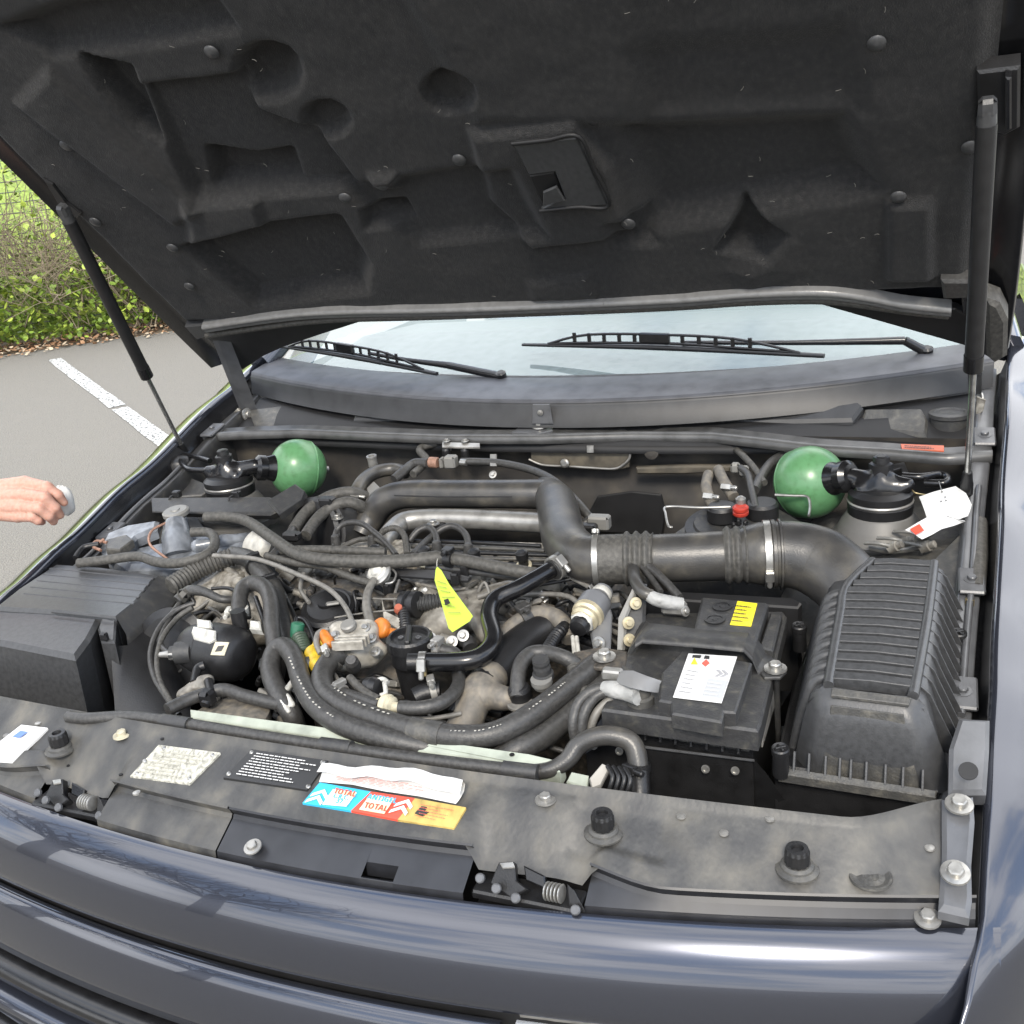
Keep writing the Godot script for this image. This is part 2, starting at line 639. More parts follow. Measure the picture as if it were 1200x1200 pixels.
	mat("trousers", lin(.05, .06, .09), .85, 0, mottle, 6, fibre, .4)
	mat("hair", lin(.10, .07, .045), .7, 0, mottle, 9)
	mat("eye", lin(.75, .74, .72), .3)
	mat("fence_wire", lin(.10, .105, .10), .6, .3)
	mat("bark", lin(.10, .085, .065), .9, 0, mottle, 4, lumps, .8)
	mat("twig", lin(.33, .27, .185), .9, 0, mottle, 6)
	mat("leaf", Color.WHITE, .5)
	M["leaf"].vertex_color_use_as_albedo = true
	M["leaf"].backlight_enabled = true
	M["leaf"].backlight = Color(.25, .32, .05)
	mat("litter", Color.WHITE, .9)
	M["litter"].vertex_color_use_as_albedo = true
	mat("tyre", lin(.02, .02, .02), .8, 0, mottle, 5)
	mat("dash", lin(.10, .10, .105), .7, 0, mottle, 4)
	mat("upholstery", lin(.10, .11, .13), .9, 0, mottle, 4)
	var g := mat("glass", Color(.66, .76, .76, .08), .0)
	g.transparency = BaseMaterial3D.TRANSPARENCY_ALPHA
	g.metallic_specular = .7
	g.metallic = .20
	g.clearcoat_enabled = true
	g.clearcoat = 1.0
	g.clearcoat_roughness = 0.0
	g.albedo_texture = null
	var p := mat("clear_film", Color(.9, .92, .95, .45), .12)
	p.transparency = BaseMaterial3D.TRANSPARENCY_ALPHA
	var lens := mat("lens", Color(.95, .97, 1, .2), .03)
	lens.transparency = BaseMaterial3D.TRANSPARENCY_ALPHA


# ---------------------------------------------------------------- the car park, the hedge, the fence and the bank behind it
var hedge_from := Vector3(-18.5, 0, 2.92)
var hedge_to := Vector3(3.2, 0, -14.88)


func hedge_point(s: float, back: float) -> Vector3:
	var d := (hedge_to - hedge_from).normalized()
	return hedge_from + d * s + Vector3(-.634, 0, -.773) * back


func build_setting():
	var s := Shape.new()
	s.quad(Vector3(-400, -.02, -400), Vector3(400, -.02, -400), Vector3(400, -.02, 400), Vector3(-400, -.02, 400), Vector3.UP)
	tag(part("ground", s, "soil", self), "brown earth reaching away beyond the car park", "ground", "structure")
	s = Shape.new()
	var a := hedge_point(-30, -.45)
	var b := hedge_point(60, -.45)
	s.quad(a, b, b + Vector3(38, 0, 46), a + Vector3(38, 0, 46), Vector3.UP)
	tag(part("car_park_pavement", s, "asphalt", self), "grey worn asphalt of the car park beside the car", "pavement", "structure")
	# white bay line, its paint worn through near the car
	s = Shape.new()
	var p0 := Vector3(-6.62, .004, -5.25)
	var p1 := Vector3(-3.1, .004, -2.66)
	var dir := (p1 - p0).normalized()
	var side := Vector3(-dir.z, 0, dir.x) * .055
	var cuts := [0.0, 2.75, 2.83, 4.35]
	for i in [0, 2]:
		var rows := []
		for k in 13:
			var q: Vector3 = p0 + dir * lerpf(cuts[i], cuts[i + 1], k / 12.0)
			rows.append(PackedVector3Array([q - side * rng.randf_range(.9, 1.05), q + side * rng.randf_range(.9, 1.05)]))
		s.patch(rows)
	tag(part("road_marking", s, "line_paint", self), "worn white bay line painted on the asphalt, running to the hedge", "road marking", "structure")
	# grassy bank rising behind the fence
	s = Shape.new()
	var rows := []
	for r in 14:
		var row := PackedVector3Array()
		var back := 0.7 + r * r * .12
		for c in 40:
			var q := hedge_point(-30 + c * 2.4, back)
			q.y = -.015 + pow(r / 13.0, 1.3) * 7.5 + (sin(c * 1.3 + r) * .05 if r > 0 else 0.0)
			row.append(q)
		rows.append(row)
	s.patch(rows)
	tag(part("grass_bank_terrain", s, "bank_grass", self), "bright green grassy bank rising behind the wire fence", "bank", "structure")
	leaf_litter()
	fence()
	hedge()


func scatter(called: String, m: Mesh, material: String, places: Array, tints: Array, parent: Node) -> MultiMeshInstance3D:
	var mm := MultiMesh.new()
	mm.transform_format = MultiMesh.TRANSFORM_3D
	mm.use_colors = true
	mm.mesh = m
	mm.instance_count = places.size()
	for i in places.size():
		mm.set_instance_transform(i, places[i])
		mm.set_instance_color(i, tints[i])
	var o := MultiMeshInstance3D.new()
	o.multimesh = mm
	o.material_override = M[material]
	o.name = numbered(parent, called)
	parent.add_child(o, true)
	o.set_meta("kind", "stuff")
	return o


func leaf_mesh(curl: float) -> ArrayMesh:
	var s := Shape.new()
	var rows := []
	for i in 4:
		var y := i / 3.0
		var w: float = [.06, .36, .30, .02][i]
		rows.append(PackedVector3Array([Vector3(-w, curl * y * y + .06, y), Vector3(0, curl * y * y, y), Vector3(w, curl * y * y + .06, y)]))
	s.patch(rows)
	return s.mesh()


func any_turn(flat := false) -> Basis:
	var b := Basis(Vector3.UP, rng.randf() * TAU)
	return b * Basis(Vector3(1, 0, 0), rng.randf_range(-.35, .35) if flat else rng.randf_range(-1.2, 1.2)) * Basis(Vector3(0, 0, 1), rng.randf_range(-.6, .6))


func leaf_litter():
	var places := []
	var tints := []
	for i in 9000:
		var back := rng.randf_range(-.55, .5) + absf(rng.randfn(0, .12)) * -1.0
		var q := hedge_point(rng.randf_range(5, 24), back)
		q.y = .006 + rng.randf() * .03
		places.append(Transform3D(any_turn(true).scaled(Vector3.ONE * rng.randf_range(.025, .06)), q))
		var k := rng.randf_range(.6, 1.2)
		tints.append(Color(.30 * k, .17 * k, .09 * k) if rng.randf() < .62 else Color(.42 * k, .34 * k, .24 * k))
	var o := scatter("fallen_leaves", leaf_mesh(.25), "litter", places, tints, self)
	tag(o, "brown fallen leaves lying along the foot of the hedge", "leaves", "stuff")


func fence():
	var f := thing("wire_fence", "dark wire mesh fence standing in the hedge before the grassy bank", "fence", hedge_point(14, .55))
	var at := f.position
	for k in 7:
		var s := Shape.new()
		var q := hedge_point(2.6 + k * 3.3, .55) - at
		s.box(q + Vector3(0, .95, 0), Vector3(.06, 1.9, .06), .005)
		part("post", s, "fence_wire", f)
	var s := Shape.new()
	for k in 230:
		var q := hedge_point(1 + k * .1, .55 + .01 * sin(k * 1.7)) - at
		s.tube([q, q + Vector3(.01 * sin(k), 1.85, 0)], .005, 4, 1)
	for k in 19:
		s.tube([hedge_point(1, .548) - at + Vector3(0, k * .1 + .05, 0), hedge_point(24, .548) - at + Vector3(0, k * .1 + .05, 0)], .005, 4, 1)
	var o := part("wire_mesh", s, "fence_wire", f)
	o.set_meta("kind", "stuff")


func hedge():
	var h := thing("hedge", "scrubby hedge of bare brown twigs above a band of green ivy leaves", "hedge", hedge_point(14, 0))
	var at := h.position
	var leaf := leaf_mesh(.15)
	var places := []
	var tints := []
	for i in 32000:
		var s := rng.randf_range(4, 25)
		var lump := .5 + .22 * sin(s * 2.1) + .16 * sin(s * 4.7 + 1)
		var up := rng.randf() * (.55 + lump * .45)
		if rng.randf() < .2:
			up = rng.randf_range(.5, 1.7)
		var back := rng.randf_range(-.32, .35) * (1.0 - up * .25) + .06 * sin(s * 5)
		var q := hedge_point(s, back) - at
		q.y = up + .04
		places.append(Transform3D(any_turn().scaled(Vector3.ONE * rng.randf_range(.035, .085)), q))
		var k := rng.randf_range(.55, 1.25)
		tints.append(Color(.19 * k, .29 * k, .04 * k) if rng.randf() < .6 else Color(.33 * k, .42 * k, .065 * k))
	scatter("ivy_leaves", leaf, "leaf", places, tints, h)
	var twigs := []
	for v in 5:
		var s := Shape.new()
		for b in 6:
			var p := Vector3(rng.randf_range(-.1, .1), 0, rng.randf_range(-.1, .1))
			var pts := [p]
			var d := Vector3(rng.randf_range(-.8, .8), 1, rng.randf_range(-.5, .5)).normalized()
			for k in 5:
				d = (d + Vector3(rng.randf_range(-.7, .7), rng.randf_range(-.5, .25), rng.randf_range(-.5, .5))).normalized()
				p += d * .22
				pts.append(p)
			s.tube(pts, [.006, .002], 4, 2)
			for k in 3:
				var e: Vector3 = pts[1 + k]
				s.tube([e, e + Vector3(rng.randf_range(-.2, .2), rng.randf_range(-.1, .2), rng.randf_range(-.2, .2)), e + Vector3(rng.randf_range(-.35, .35), rng.randf_range(-.1, .3), rng.randf_range(-.3, .3))], [.003, .0012], 4, 2)
		twigs.append(s.mesh())
	for v in 5:
		places = []
		tints = []
		for i in 140:
			var q := hedge_point(rng.randf_range(4, 25), rng.randf_range(-.15, .5)) - at
			q.y = rng.randf_range(0, .9)
			places.append(Transform3D(Basis(Vector3.UP, rng.randf() * TAU).scaled(Vector3.ONE * rng.randf_range(.7, 1.25)), q))
			tints.append(Color.WHITE)
		scatter("twigs", twigs[v], "twig", places, tints, h)


func bare_tree(at: Vector3, height: float, label: String):
	var t := thing("bare_tree", label, "tree", at, "bare trees round the car park")
	var trunk := Shape.new()
	trunk.tube([Vector3.ZERO, Vector3(.1, height * .2, .05), Vector3(.05, height * .42, -.1)], [height * .03, height * .02], 10, 4)
	part("trunk", trunk, "bark", t)
	var crown := Shape.new()
	var stack := []
	for k in 9:
		stack.append([Vector3(.05, height * rng.randf_range(.22, .43), -.05), Vector3(cos(k * 2.4), rng.randf_range(.5, 1.3), sin(k * 2.4)).normalized(), height * .24, height * .010, 0])
	while stack.size():
		var e = stack.pop_back()
		var p: Vector3 = e[0]
		var d: Vector3 = e[1]
		var pts := [p]
		for k in 3:
			d = (d + Vector3(rng.randf_range(-.35, .35), rng.randf_range(-.1, .3), rng.randf_range(-.35, .35))).normalized()
			p += d * e[2] / 3.0
			pts.append(p)
		crown.tube(pts, [e[3], e[3] * .55], 4, 2)
		if e[4] < 3:
			for k in (4 if e[4] < 2 else 3):
				stack.append([pts[1 + k % 3], (d + Vector3(rng.randf_range(-.9, .9), rng.randf_range(-.4, .7), rng.randf_range(-.9, .9))).normalized(), e[2] * .62, e[3] * .5, e[4] + 1])
	part("crown", crown, "bark", t)


func bonnet_point(u: float, v: float, d := 0.0) -> Vector3:
	return bonnet_at + Vector3(u, 0, 0) + bonnet_up * v + bonnet_in * d


func poly_distance(p: Vector2, poly: Array) -> float:
	var best := 1e9
	var inside := false
	var j := poly.size() - 1
	for i in poly.size():
		var a: Vector2 = poly[i]
		var b: Vector2 = poly[j]
		var e := b - a
		var q := p - a - e * clampf((p - a).dot(e) / maxf(e.length_squared(), 1e-9), 0, 1)
		best = minf(best, q.length_squared())
		if (a.y > p.y) != (b.y > p.y) and p.x < (b.x - a.x) * (p.y - a.y) / (b.y - a.y) + a.x:
			inside = not inside
		j = i
	return -sqrt(best) if inside else sqrt(best)


func build_bonnet(car: Node3D):
	var bonnet := group_part("bonnet", car, "raised dark bonnet, its underside lined with moulded black felt")
	# the moulded felt: hollows (negative) and swellings, each an outline, a depth and the width of its walls
	var marks := [
		[[Vector2(.269, .372), Vector2(.514, .352), Vector2(.546, .244), Vector2(.263, .207)], -.026, .034],
		[[Vector2(.301, .491), Vector2(.52, .476), Vector2(.537, .37), Vector2(.297, .392)], -.008, .03],
		[[Vector2(.072, .411), Vector2(.209, .407), Vector2(.235, .33), Vector2(.231, .198), Vector2(.082, .187), Vector2(.047, .273)], .013, .012],
		[[Vector2(.344, .149), Vector2(.388, .225), Vector2(.432, .169), Vector2(.406, .126)], -.026, .013],
		[[Vector2(.361, .102), Vector2(.439, .149), Vector2(.434, .096), Vector2(.378, .068)], .007, .03],
		[[Vector2(-.509, .231), Vector2(-.352, .265), Vector2(-.204, .269), Vector2(-.209, .166), Vector2(-.247, .104), Vector2(-.471, .082)], -.027, .022],
		[[Vector2(-.166, .329), Vector2(.104, .344), Vector2(.112, .217), Vector2(-.097, .204)], -.014, .018],
		[[Vector2(-.405, .595), Vector2(-.35, .572), Vector2(-.394, .453), Vector2(-.412, .479), Vector2(-.415, .543)], -.030, .014],
		[[Vector2(-.476, .654), Vector2(-.365, .667), Vector2(-.167, .656), Vector2(-.166, .605), Vector2(-.293, .605), Vector2(-.444, .612)], -.020, .02],
		[[Vector2(-.356, .54), Vector2(-.202, .535), Vector2(-.211, .48), Vector2(-.147, .427), Vector2(-.137, .326), Vector2(-.235, .33), Vector2(-.417, .333)], -.018, .012],
		[[Vector2(-.346, .409), Vector2(-.273, .386), Vector2(-.219, .389), Vector2(-.234, .341), Vector2(-.382, .337)], -.022, .014],
		[[Vector2(-.119, .528), Vector2(-.132, .513), Vector2(-.151, .502), Vector2(-.172, .497), Vector2(-.19, .5), Vector2(-.202, .509), Vector2(-.204, .524), Vector2(-.198, .541), Vector2(-.183, .556), Vector2(-.164, .566), Vector2(-.145, .57), Vector2(-.128, .567), Vector2(-.116, .558), Vector2(-.113, .544)], -.026, .018],
		[[Vector2(-.088, .448), Vector2(-.098, .437), Vector2(-.112, .428), Vector2(-.127, .425), Vector2(-.142, .427), Vector2(-.151, .434), Vector2(-.155, .445), Vector2(-.151, .457), Vector2(-.141, .468), Vector2(-.127, .476), Vector2(-.112, .479), Vector2(-.098, .477), Vector2(-.089, .47), Vector2(-.085, .46)], -.016, .012],
		[[Vector2(.1, .466), Vector2(.092, .453), Vector2(.078, .444), Vector2(.062, .439), Vector2(.046, .442), Vector2(.035, .45), Vector2(.031, .463), Vector2(.033, .477), Vector2(.043, .489), Vector2(.057, .498), Vector2(.072, .502), Vector2(.087, .5), Vector2(.097, .492), Vector2(.102, .48)], -.014, .007],
		[[Vector2(-.429, .342), Vector2(-.306, .335), Vector2(-.33, .274), Vector2(-.486, .25)], .010, .014],
		[[Vector2(-.155, .278), Vector2(-.091, .278), Vector2(-.091, .249), Vector2(-.165, .246)], -.018, .012],
		[[Vector2(-.104, .35), Vector2(-.07, .346), Vector2(-.082, .312), Vector2(-.119, .313)], .012, .012],
		[[Vector2(.205, .23), Vector2(.261, .233), Vector2(.26, .172), Vector2(.199, .169)], -.012, .016],
		[[Vector2(.565, .222), Vector2(.614, .221), Vector2(.618, .068), Vector2(.564, .072)], .010, .008],
		[[Vector2(.069, .66), Vector2(.347, .625), Vector2(.282, .394), Vector2(.086, .423)], .008, .02],
		[[Vector2(-.568, .548), Vector2(-.465, .591), Vector2(-.414, .325), Vector2(-.489, .291)], .008, .012],
		[[Vector2(.048, .103), Vector2(.147, .116), Vector2(.147, .064), Vector2(.041, .061)], .006, .012],
	]
	var boxes := []
	for m in marks:
		var lo: Vector2 = m[0][0]
		var hi := lo
		for p in m[0]:
			lo = lo.min(p)
			hi = hi.max(p)
		boxes.append([lo - Vector2.ONE * .05, hi + Vector2.ONE * .05])
	var wob := FastNoiseLite.new()
	wob.seed = 4
	wob.frequency = 6.0
	wob.fractal_octaves = 3
	var rows := []
	for j in 231:
		var v := .026 + (1.02 - .026) * j / 230.0
		var row := PackedVector3Array()
		for i in 301:
			var u := -.672 + 1.344 * i / 300.0
			var p := Vector2(u, v)
			var d := .003 * wob.get_noise_2d(u * .9, v * .9) + .0003 * wob.get_noise_2d(u * 9.0, v * 9.0)
			for k in marks.size():
				if p.x > boxes[k][0].x and p.y > boxes[k][0].y and p.x < boxes[k][1].x and p.y < boxes[k][1].y:
					var sd := poly_distance(p, marks[k][0])
					var w: float = marks[k][2]
					d += marks[k][1] * 1.25 * smoothstep(w * .75, -w * .75, sd)
			var rim := minf(minf(u + .672, .672 - u), v - .026)
			d -= .016 * (1.0 - smoothstep(0, .022, rim))
			row.append(bonnet_point(u, v, d))
		rows.append(row)
	var s := Shape.new()
	s.patch(rows)
	part("felt_liner", s, "felt", bonnet, "black moulded felt with hollows, swellings and pale lint")
	# inner frame round the liner, hem and painted outer skin
	for sg in [-1.0, 1.0]:
		s = Shape.new()
		var edge := []
		for j in 30:
			var v := -.13 + 1.18 * j / 29.0
			var wide := .712 + .012 * smoothstep(.45, -.1, v) - .02 * smoothstep(.5, 1.1, v)
			edge.append(PackedVector3Array([bonnet_point(sg * .655, maxf(v, .02), -.016), bonnet_point(sg * .672, v, -.022), bonnet_point(sg * .694, v, -.022), bonnet_point(sg * wide, v, -.012), bonnet_point(sg * (wide + .004), v, -.020), bonnet_point(sg * (wide - .006), v, -.034)]))
		s.patch(edge)
		part("inner_frame", s, "satin_black", bonnet)
	# rear wings of the frame that reach back over the scuttle
	for side in [[Vector3(-.671, 1.095, -.109), Vector3(-.464, 1.118, -.088), Vector3(-.304, 1.104, -.101), Vector3(-.409, 1.078, -.126), Vector3(-.517, 1.051, -.151), Vector3(-.583, 1.03, -.171), Vector3(-.663, .997, -.203)], [Vector3(.449, 1.109, -.096), Vector3(.651, 1.084, -.12), Vector3(.726, 1.032, -.17), Vector3(.704, .992, -.207), Vector3(.677, 1.013, -.188)]]:
		slab("rear_flange", bonnet, "black", side, -bonnet_in * .012, .002)
	s = Shape.new()
	rows = []
	for j in 12:
		var v := -.13 + 1.2 * j / 11.0
		var row := PackedVector3Array()
		for i in 21:
			var u := -.715 + 1.43 * i / 20.0
			row.append(bonnet_point(u, maxf(v, .0 - .13 * smoothstep(.3, .68, absf(u))), -.038 - .03 * (1.0 - pow(u / .715, 2.0))))
		rows.append(row)
	s.patch(rows)
	part("outer_skin", s, "blue_paint", bonnet)
	# rubber seal along the rear edge, with a grey end piece
	s = Shape.new()
	var line := [Vector3(-.619, 1.109, -.063), Vector3(-.435, 1.126, -.047), Vector3(-.311, 1.129, -.044), Vector3(-.15, 1.125, -.047), Vector3(.001, 1.123, -.049), Vector3(.143, 1.123, -.05), Vector3(.276, 1.124, -.049), Vector3(.377, 1.128, -.045), Vector3(.472, 1.126, -.047), Vector3(.528, 1.116, -.057), Vector3(.584, 1.1, -.071), Vector3(.645, 1.089, -.082)]
	var spine := Shape.smooth_path(line, 8)
	rows = []
	for p in spine:
		rows.append(PackedVector3Array([p + bonnet_up * .009 - bonnet_in * .012, p + bonnet_up * .0095 + bonnet_in * .001, p + bonnet_up * .0075 + bonnet_in * .006, p + bonnet_up * .003 + bonnet_in * .008, p - bonnet_up * .0005 + bonnet_in * .0045, p - bonnet_up * .002 + bonnet_in * .0065, p - bonnet_up * .007 + bonnet_in * .006, p - bonnet_up * .0095 + bonnet_in * .002, p - bonnet_up * .0095 - bonnet_in * .012]))
	s.patch(rows)
	part("rear_seal", s, "seal_rubber", bonnet, "grey rubber seal strip along the bonnet's rear edge")
	hose("seal_lip", bonnet, "rubber_dusty", .006, [Vector3(-.635, 1.091, -.083), Vector3(-.451, 1.109, -.065), Vector3(-.323, 1.115, -.06), Vector3(-.159, 1.113, -.062), Vector3(.138, 1.112, -.063), Vector3(.273, 1.113, -.062), Vector3(.374, 1.116, -.06), Vector3(.47, 1.114, -.061), Vector3(.528, 1.104, -.071), Vector3(.584, 1.091, -.083), Vector3(.642, 1.08, -.094)], "", 8)
	slab("seal_end", bonnet, "box_clean", [Vector3(-.665, 1.112, -.063), Vector3(-.623, 1.114, -.061), Vector3(-.623, 1.091, -.083), Vector3(-.667, 1.082, -.091)], -bonnet_in * .02)
	slab("seal_end", bonnet, "rubber_dusty", [Vector3(.685, 1.108, -.045), Vector3(.704, 1.098, -.054), Vector3(.717, 1.07, -.081), Vector3(.723, 1.007, -.141), Vector3(.708, .994, -.153), Vector3(.696, 1.007, -.14)], -bonnet_in * .03, .006)
	slab("seal_end", bonnet, "rubber", [Vector3(.629, 1.138, -.027), Vector3(.678, 1.135, -.03), Vector3(.681, 1.108, -.055), Vector3(.634, 1.108, -.056)], -bonnet_in * .02, .004)
	# press buttons that hold the felt
	for p in [Vector3(-.548, 1.431, .24), Vector3(-.63, 1.319, .133), Vector3(-.53, 1.266, .083), Vector3(-.568, 1.195, .016), Vector3(.037, 1.355, .167), Vector3(-.162, 1.32, .135), Vector3(.233, 1.386, .197), Vector3(.233, 1.25, .068), Vector3(.555, 1.426, .235), Vector3(.576, 1.259, .077), Vector3(-.211, 1.51, .315), Vector3(.652, 1.311, .126), Vector3(-.094, 1.333, .147)]:
		turned("press_button", bonnet, "box_clean", [Vector2(.0095, 0), Vector2(.0095, .002), Vector2(.006, .0042), Vector2(.0008, .0052)], p, bonnet_in, 18, true)
	# the small lid in the middle, with its folded opening
	var lid := group_part("access_panel", bonnet, "square black lid set into the felt, with a folded opening")
	slab("panel_plate", lid, "box_clean", [Vector3(.133, 1.366, .214), Vector3(.216, 1.366, .214), Vector3(.22, 1.336, .186), Vector3(.225, 1.28, .133), Vector3(.132, 1.281, .133), Vector3(.158, 1.291, .142), Vector3(.171, 1.292, .144), Vector3(.172, 1.328, .178), Vector3(.136, 1.327, .177)], -bonnet_in * .006, .002)
	hose("panel_edge", lid, "deep_black", .0028, [Vector3(.133, 1.367, .217), Vector3(.178, 1.367, .217), Vector3(.219, 1.367, .216), Vector3(.224, 1.329, .181), Vector3(.227, 1.28, .134), Vector3(.182, 1.281, .134), Vector3(.131, 1.28, .134)], "", 6)
	slab("opening", lid, "deep_black", [Vector3(.134, 1.326, .17), Vector3(.169, 1.328, .171), Vector3(.168, 1.292, .137), Vector3(.135, 1.287, .133)], -bonnet_in * .004)
	slab("folded_flap", lid, "box_clean", [Vector3(.147, 1.304, .16), Vector3(.168, 1.31, .166), Vector3(.172, 1.29, .147), Vector3(.139, 1.286, .143)], -bonnet_in * .003)
	# fluff caught on the felt
	s = Shape.new()
	for i in 70:
		var q := bonnet_point(rng.randf_range(-.6, .6), rng.randf_range(.05, .6), .012)
		var b := Shape.frame(bonnet_in) * Basis(Vector3.UP, rng.randf() * TAU)
		s.tube([q, q + b * Vector3(.003, 0, .001), q + b * Vector3(.005, .001, .003)], .0003, 4, 2)
	tag(part("lint", s, "wire_grey", bonnet), "", "", "stuff")
	# hinge arms
	slab("hinge_arm", bonnet, "rail_paint", [Vector3(-.664, 1.074, -.13), Vector3(-.635, 1.077, -.13), Vector3(-.679, .904, -.23), Vector3(-.708, .889, -.23)], Vector3(.014, 0, 0), .002)
	slab("hinge_arm", bonnet, "rail_paint", [Vector3(.685, 1.005, -.15), Vector3(.693, 1.005, -.15), Vector3(.699, .931, -.23), Vector3(.692, .931, -.23)], Vector3(-.014, 0, 0), .002)
	for e in [[Vector3(-.681, .901, -.215), 1], [Vector3(.695, .92, -.23), -1]]:
		bolt(bonnet, "zinc", e[0], Vector3(e[1], .2, .3), .008)
	slab("hinge_bracket", car, "alu", [Vector3(-.721, .9, -.21), Vector3(-.7, .916, -.21), Vector3(-.676, .891, -.21), Vector3(-.654, .873, -.21), Vector3(-.673, .865, -.21)], Vector3(0, -.004, -.02), .001)
	slab("hinge_bracket", car, "alu", [Vector3(.689, .935, -.2), Vector3(.702, .93, -.2), Vector3(.699, .912, -.2), Vector3(.689, .901, -.2)], Vector3(0, -.004, -.02), .001)
	# gas struts: cylinder, rod and end fittings
	for e in [[Vector3(-.631, 1.342, .192), Vector3(-.72, .868, -.053)], [Vector3(.664, 1.352, .208), Vector3(.673, .868, .025)]]:
		var top: Vector3 = e[0]
		var foot: Vector3 = e[1]
		var g := group_part("gas_strut", car, "black gas strut with a bright rod holding the bonnet up")
		var d := (foot - top)
		s = Shape.new()
		s.tube([top + d * .035, top + d * .605], .0108, 16, 1)
		part("cylinder", s, "black", g)
		s = Shape.new()
		s.tube([top + d * .59, top + d * .632], .0118, 16, 1)
		part("collar", s, "satin_black", g)
		s = Shape.new()
		s.tube([top + d * .6, foot], .0042, 12, 1)
		part("rod", s, "bright_steel", g)
		s = Shape.new()
		s.tube([top - d * .012, top + d * .04], [.009, .0105], 10, 1)
		s.box(top, Vector3(.018, .02, .018), .004, Shape.frame(d))
		part("top_fitting", s, "box_clean", g)
		s = Shape.new()
		s.tube([foot - d * .05, foot + d * .01], [.006, .0085], 10, 1)
		s.box(foot + d * .005, Vector3(.016, .022, .014), .003)
		part("bottom_fitting", s, "black", g)
	# bracket of the right-hand strut
	slab("strut_bracket", bonnet, "black", [Vector3(.652, 1.387, .204), Vector3(.693, 1.387, .204), Vector3(.7, 1.326, .146), Vector3(.686, 1.319, .139), Vector3(.67, 1.325, .145), Vector3(.659, 1.329, .148)], -bonnet_in * .02, .003)
	slab("strut_bracket", bonnet, "satin_black", [Vector3(.679, 1.378, .211), Vector3(.685, 1.377, .21), Vector3(.691, 1.326, .162), Vector3(.685, 1.323, .159)], -bonnet_in * .02, .002)
	slab("strut_bracket", bonnet, "black", [Vector3(-.646, 1.39, .204), Vector3(-.637, 1.381, .195), Vector3(-.646, 1.352, .167), Vector3(-.638, 1.334, .151), Vector3(-.656, 1.327, .144), Vector3(-.669, 1.345, .161)], -bonnet_in * .02, .002)


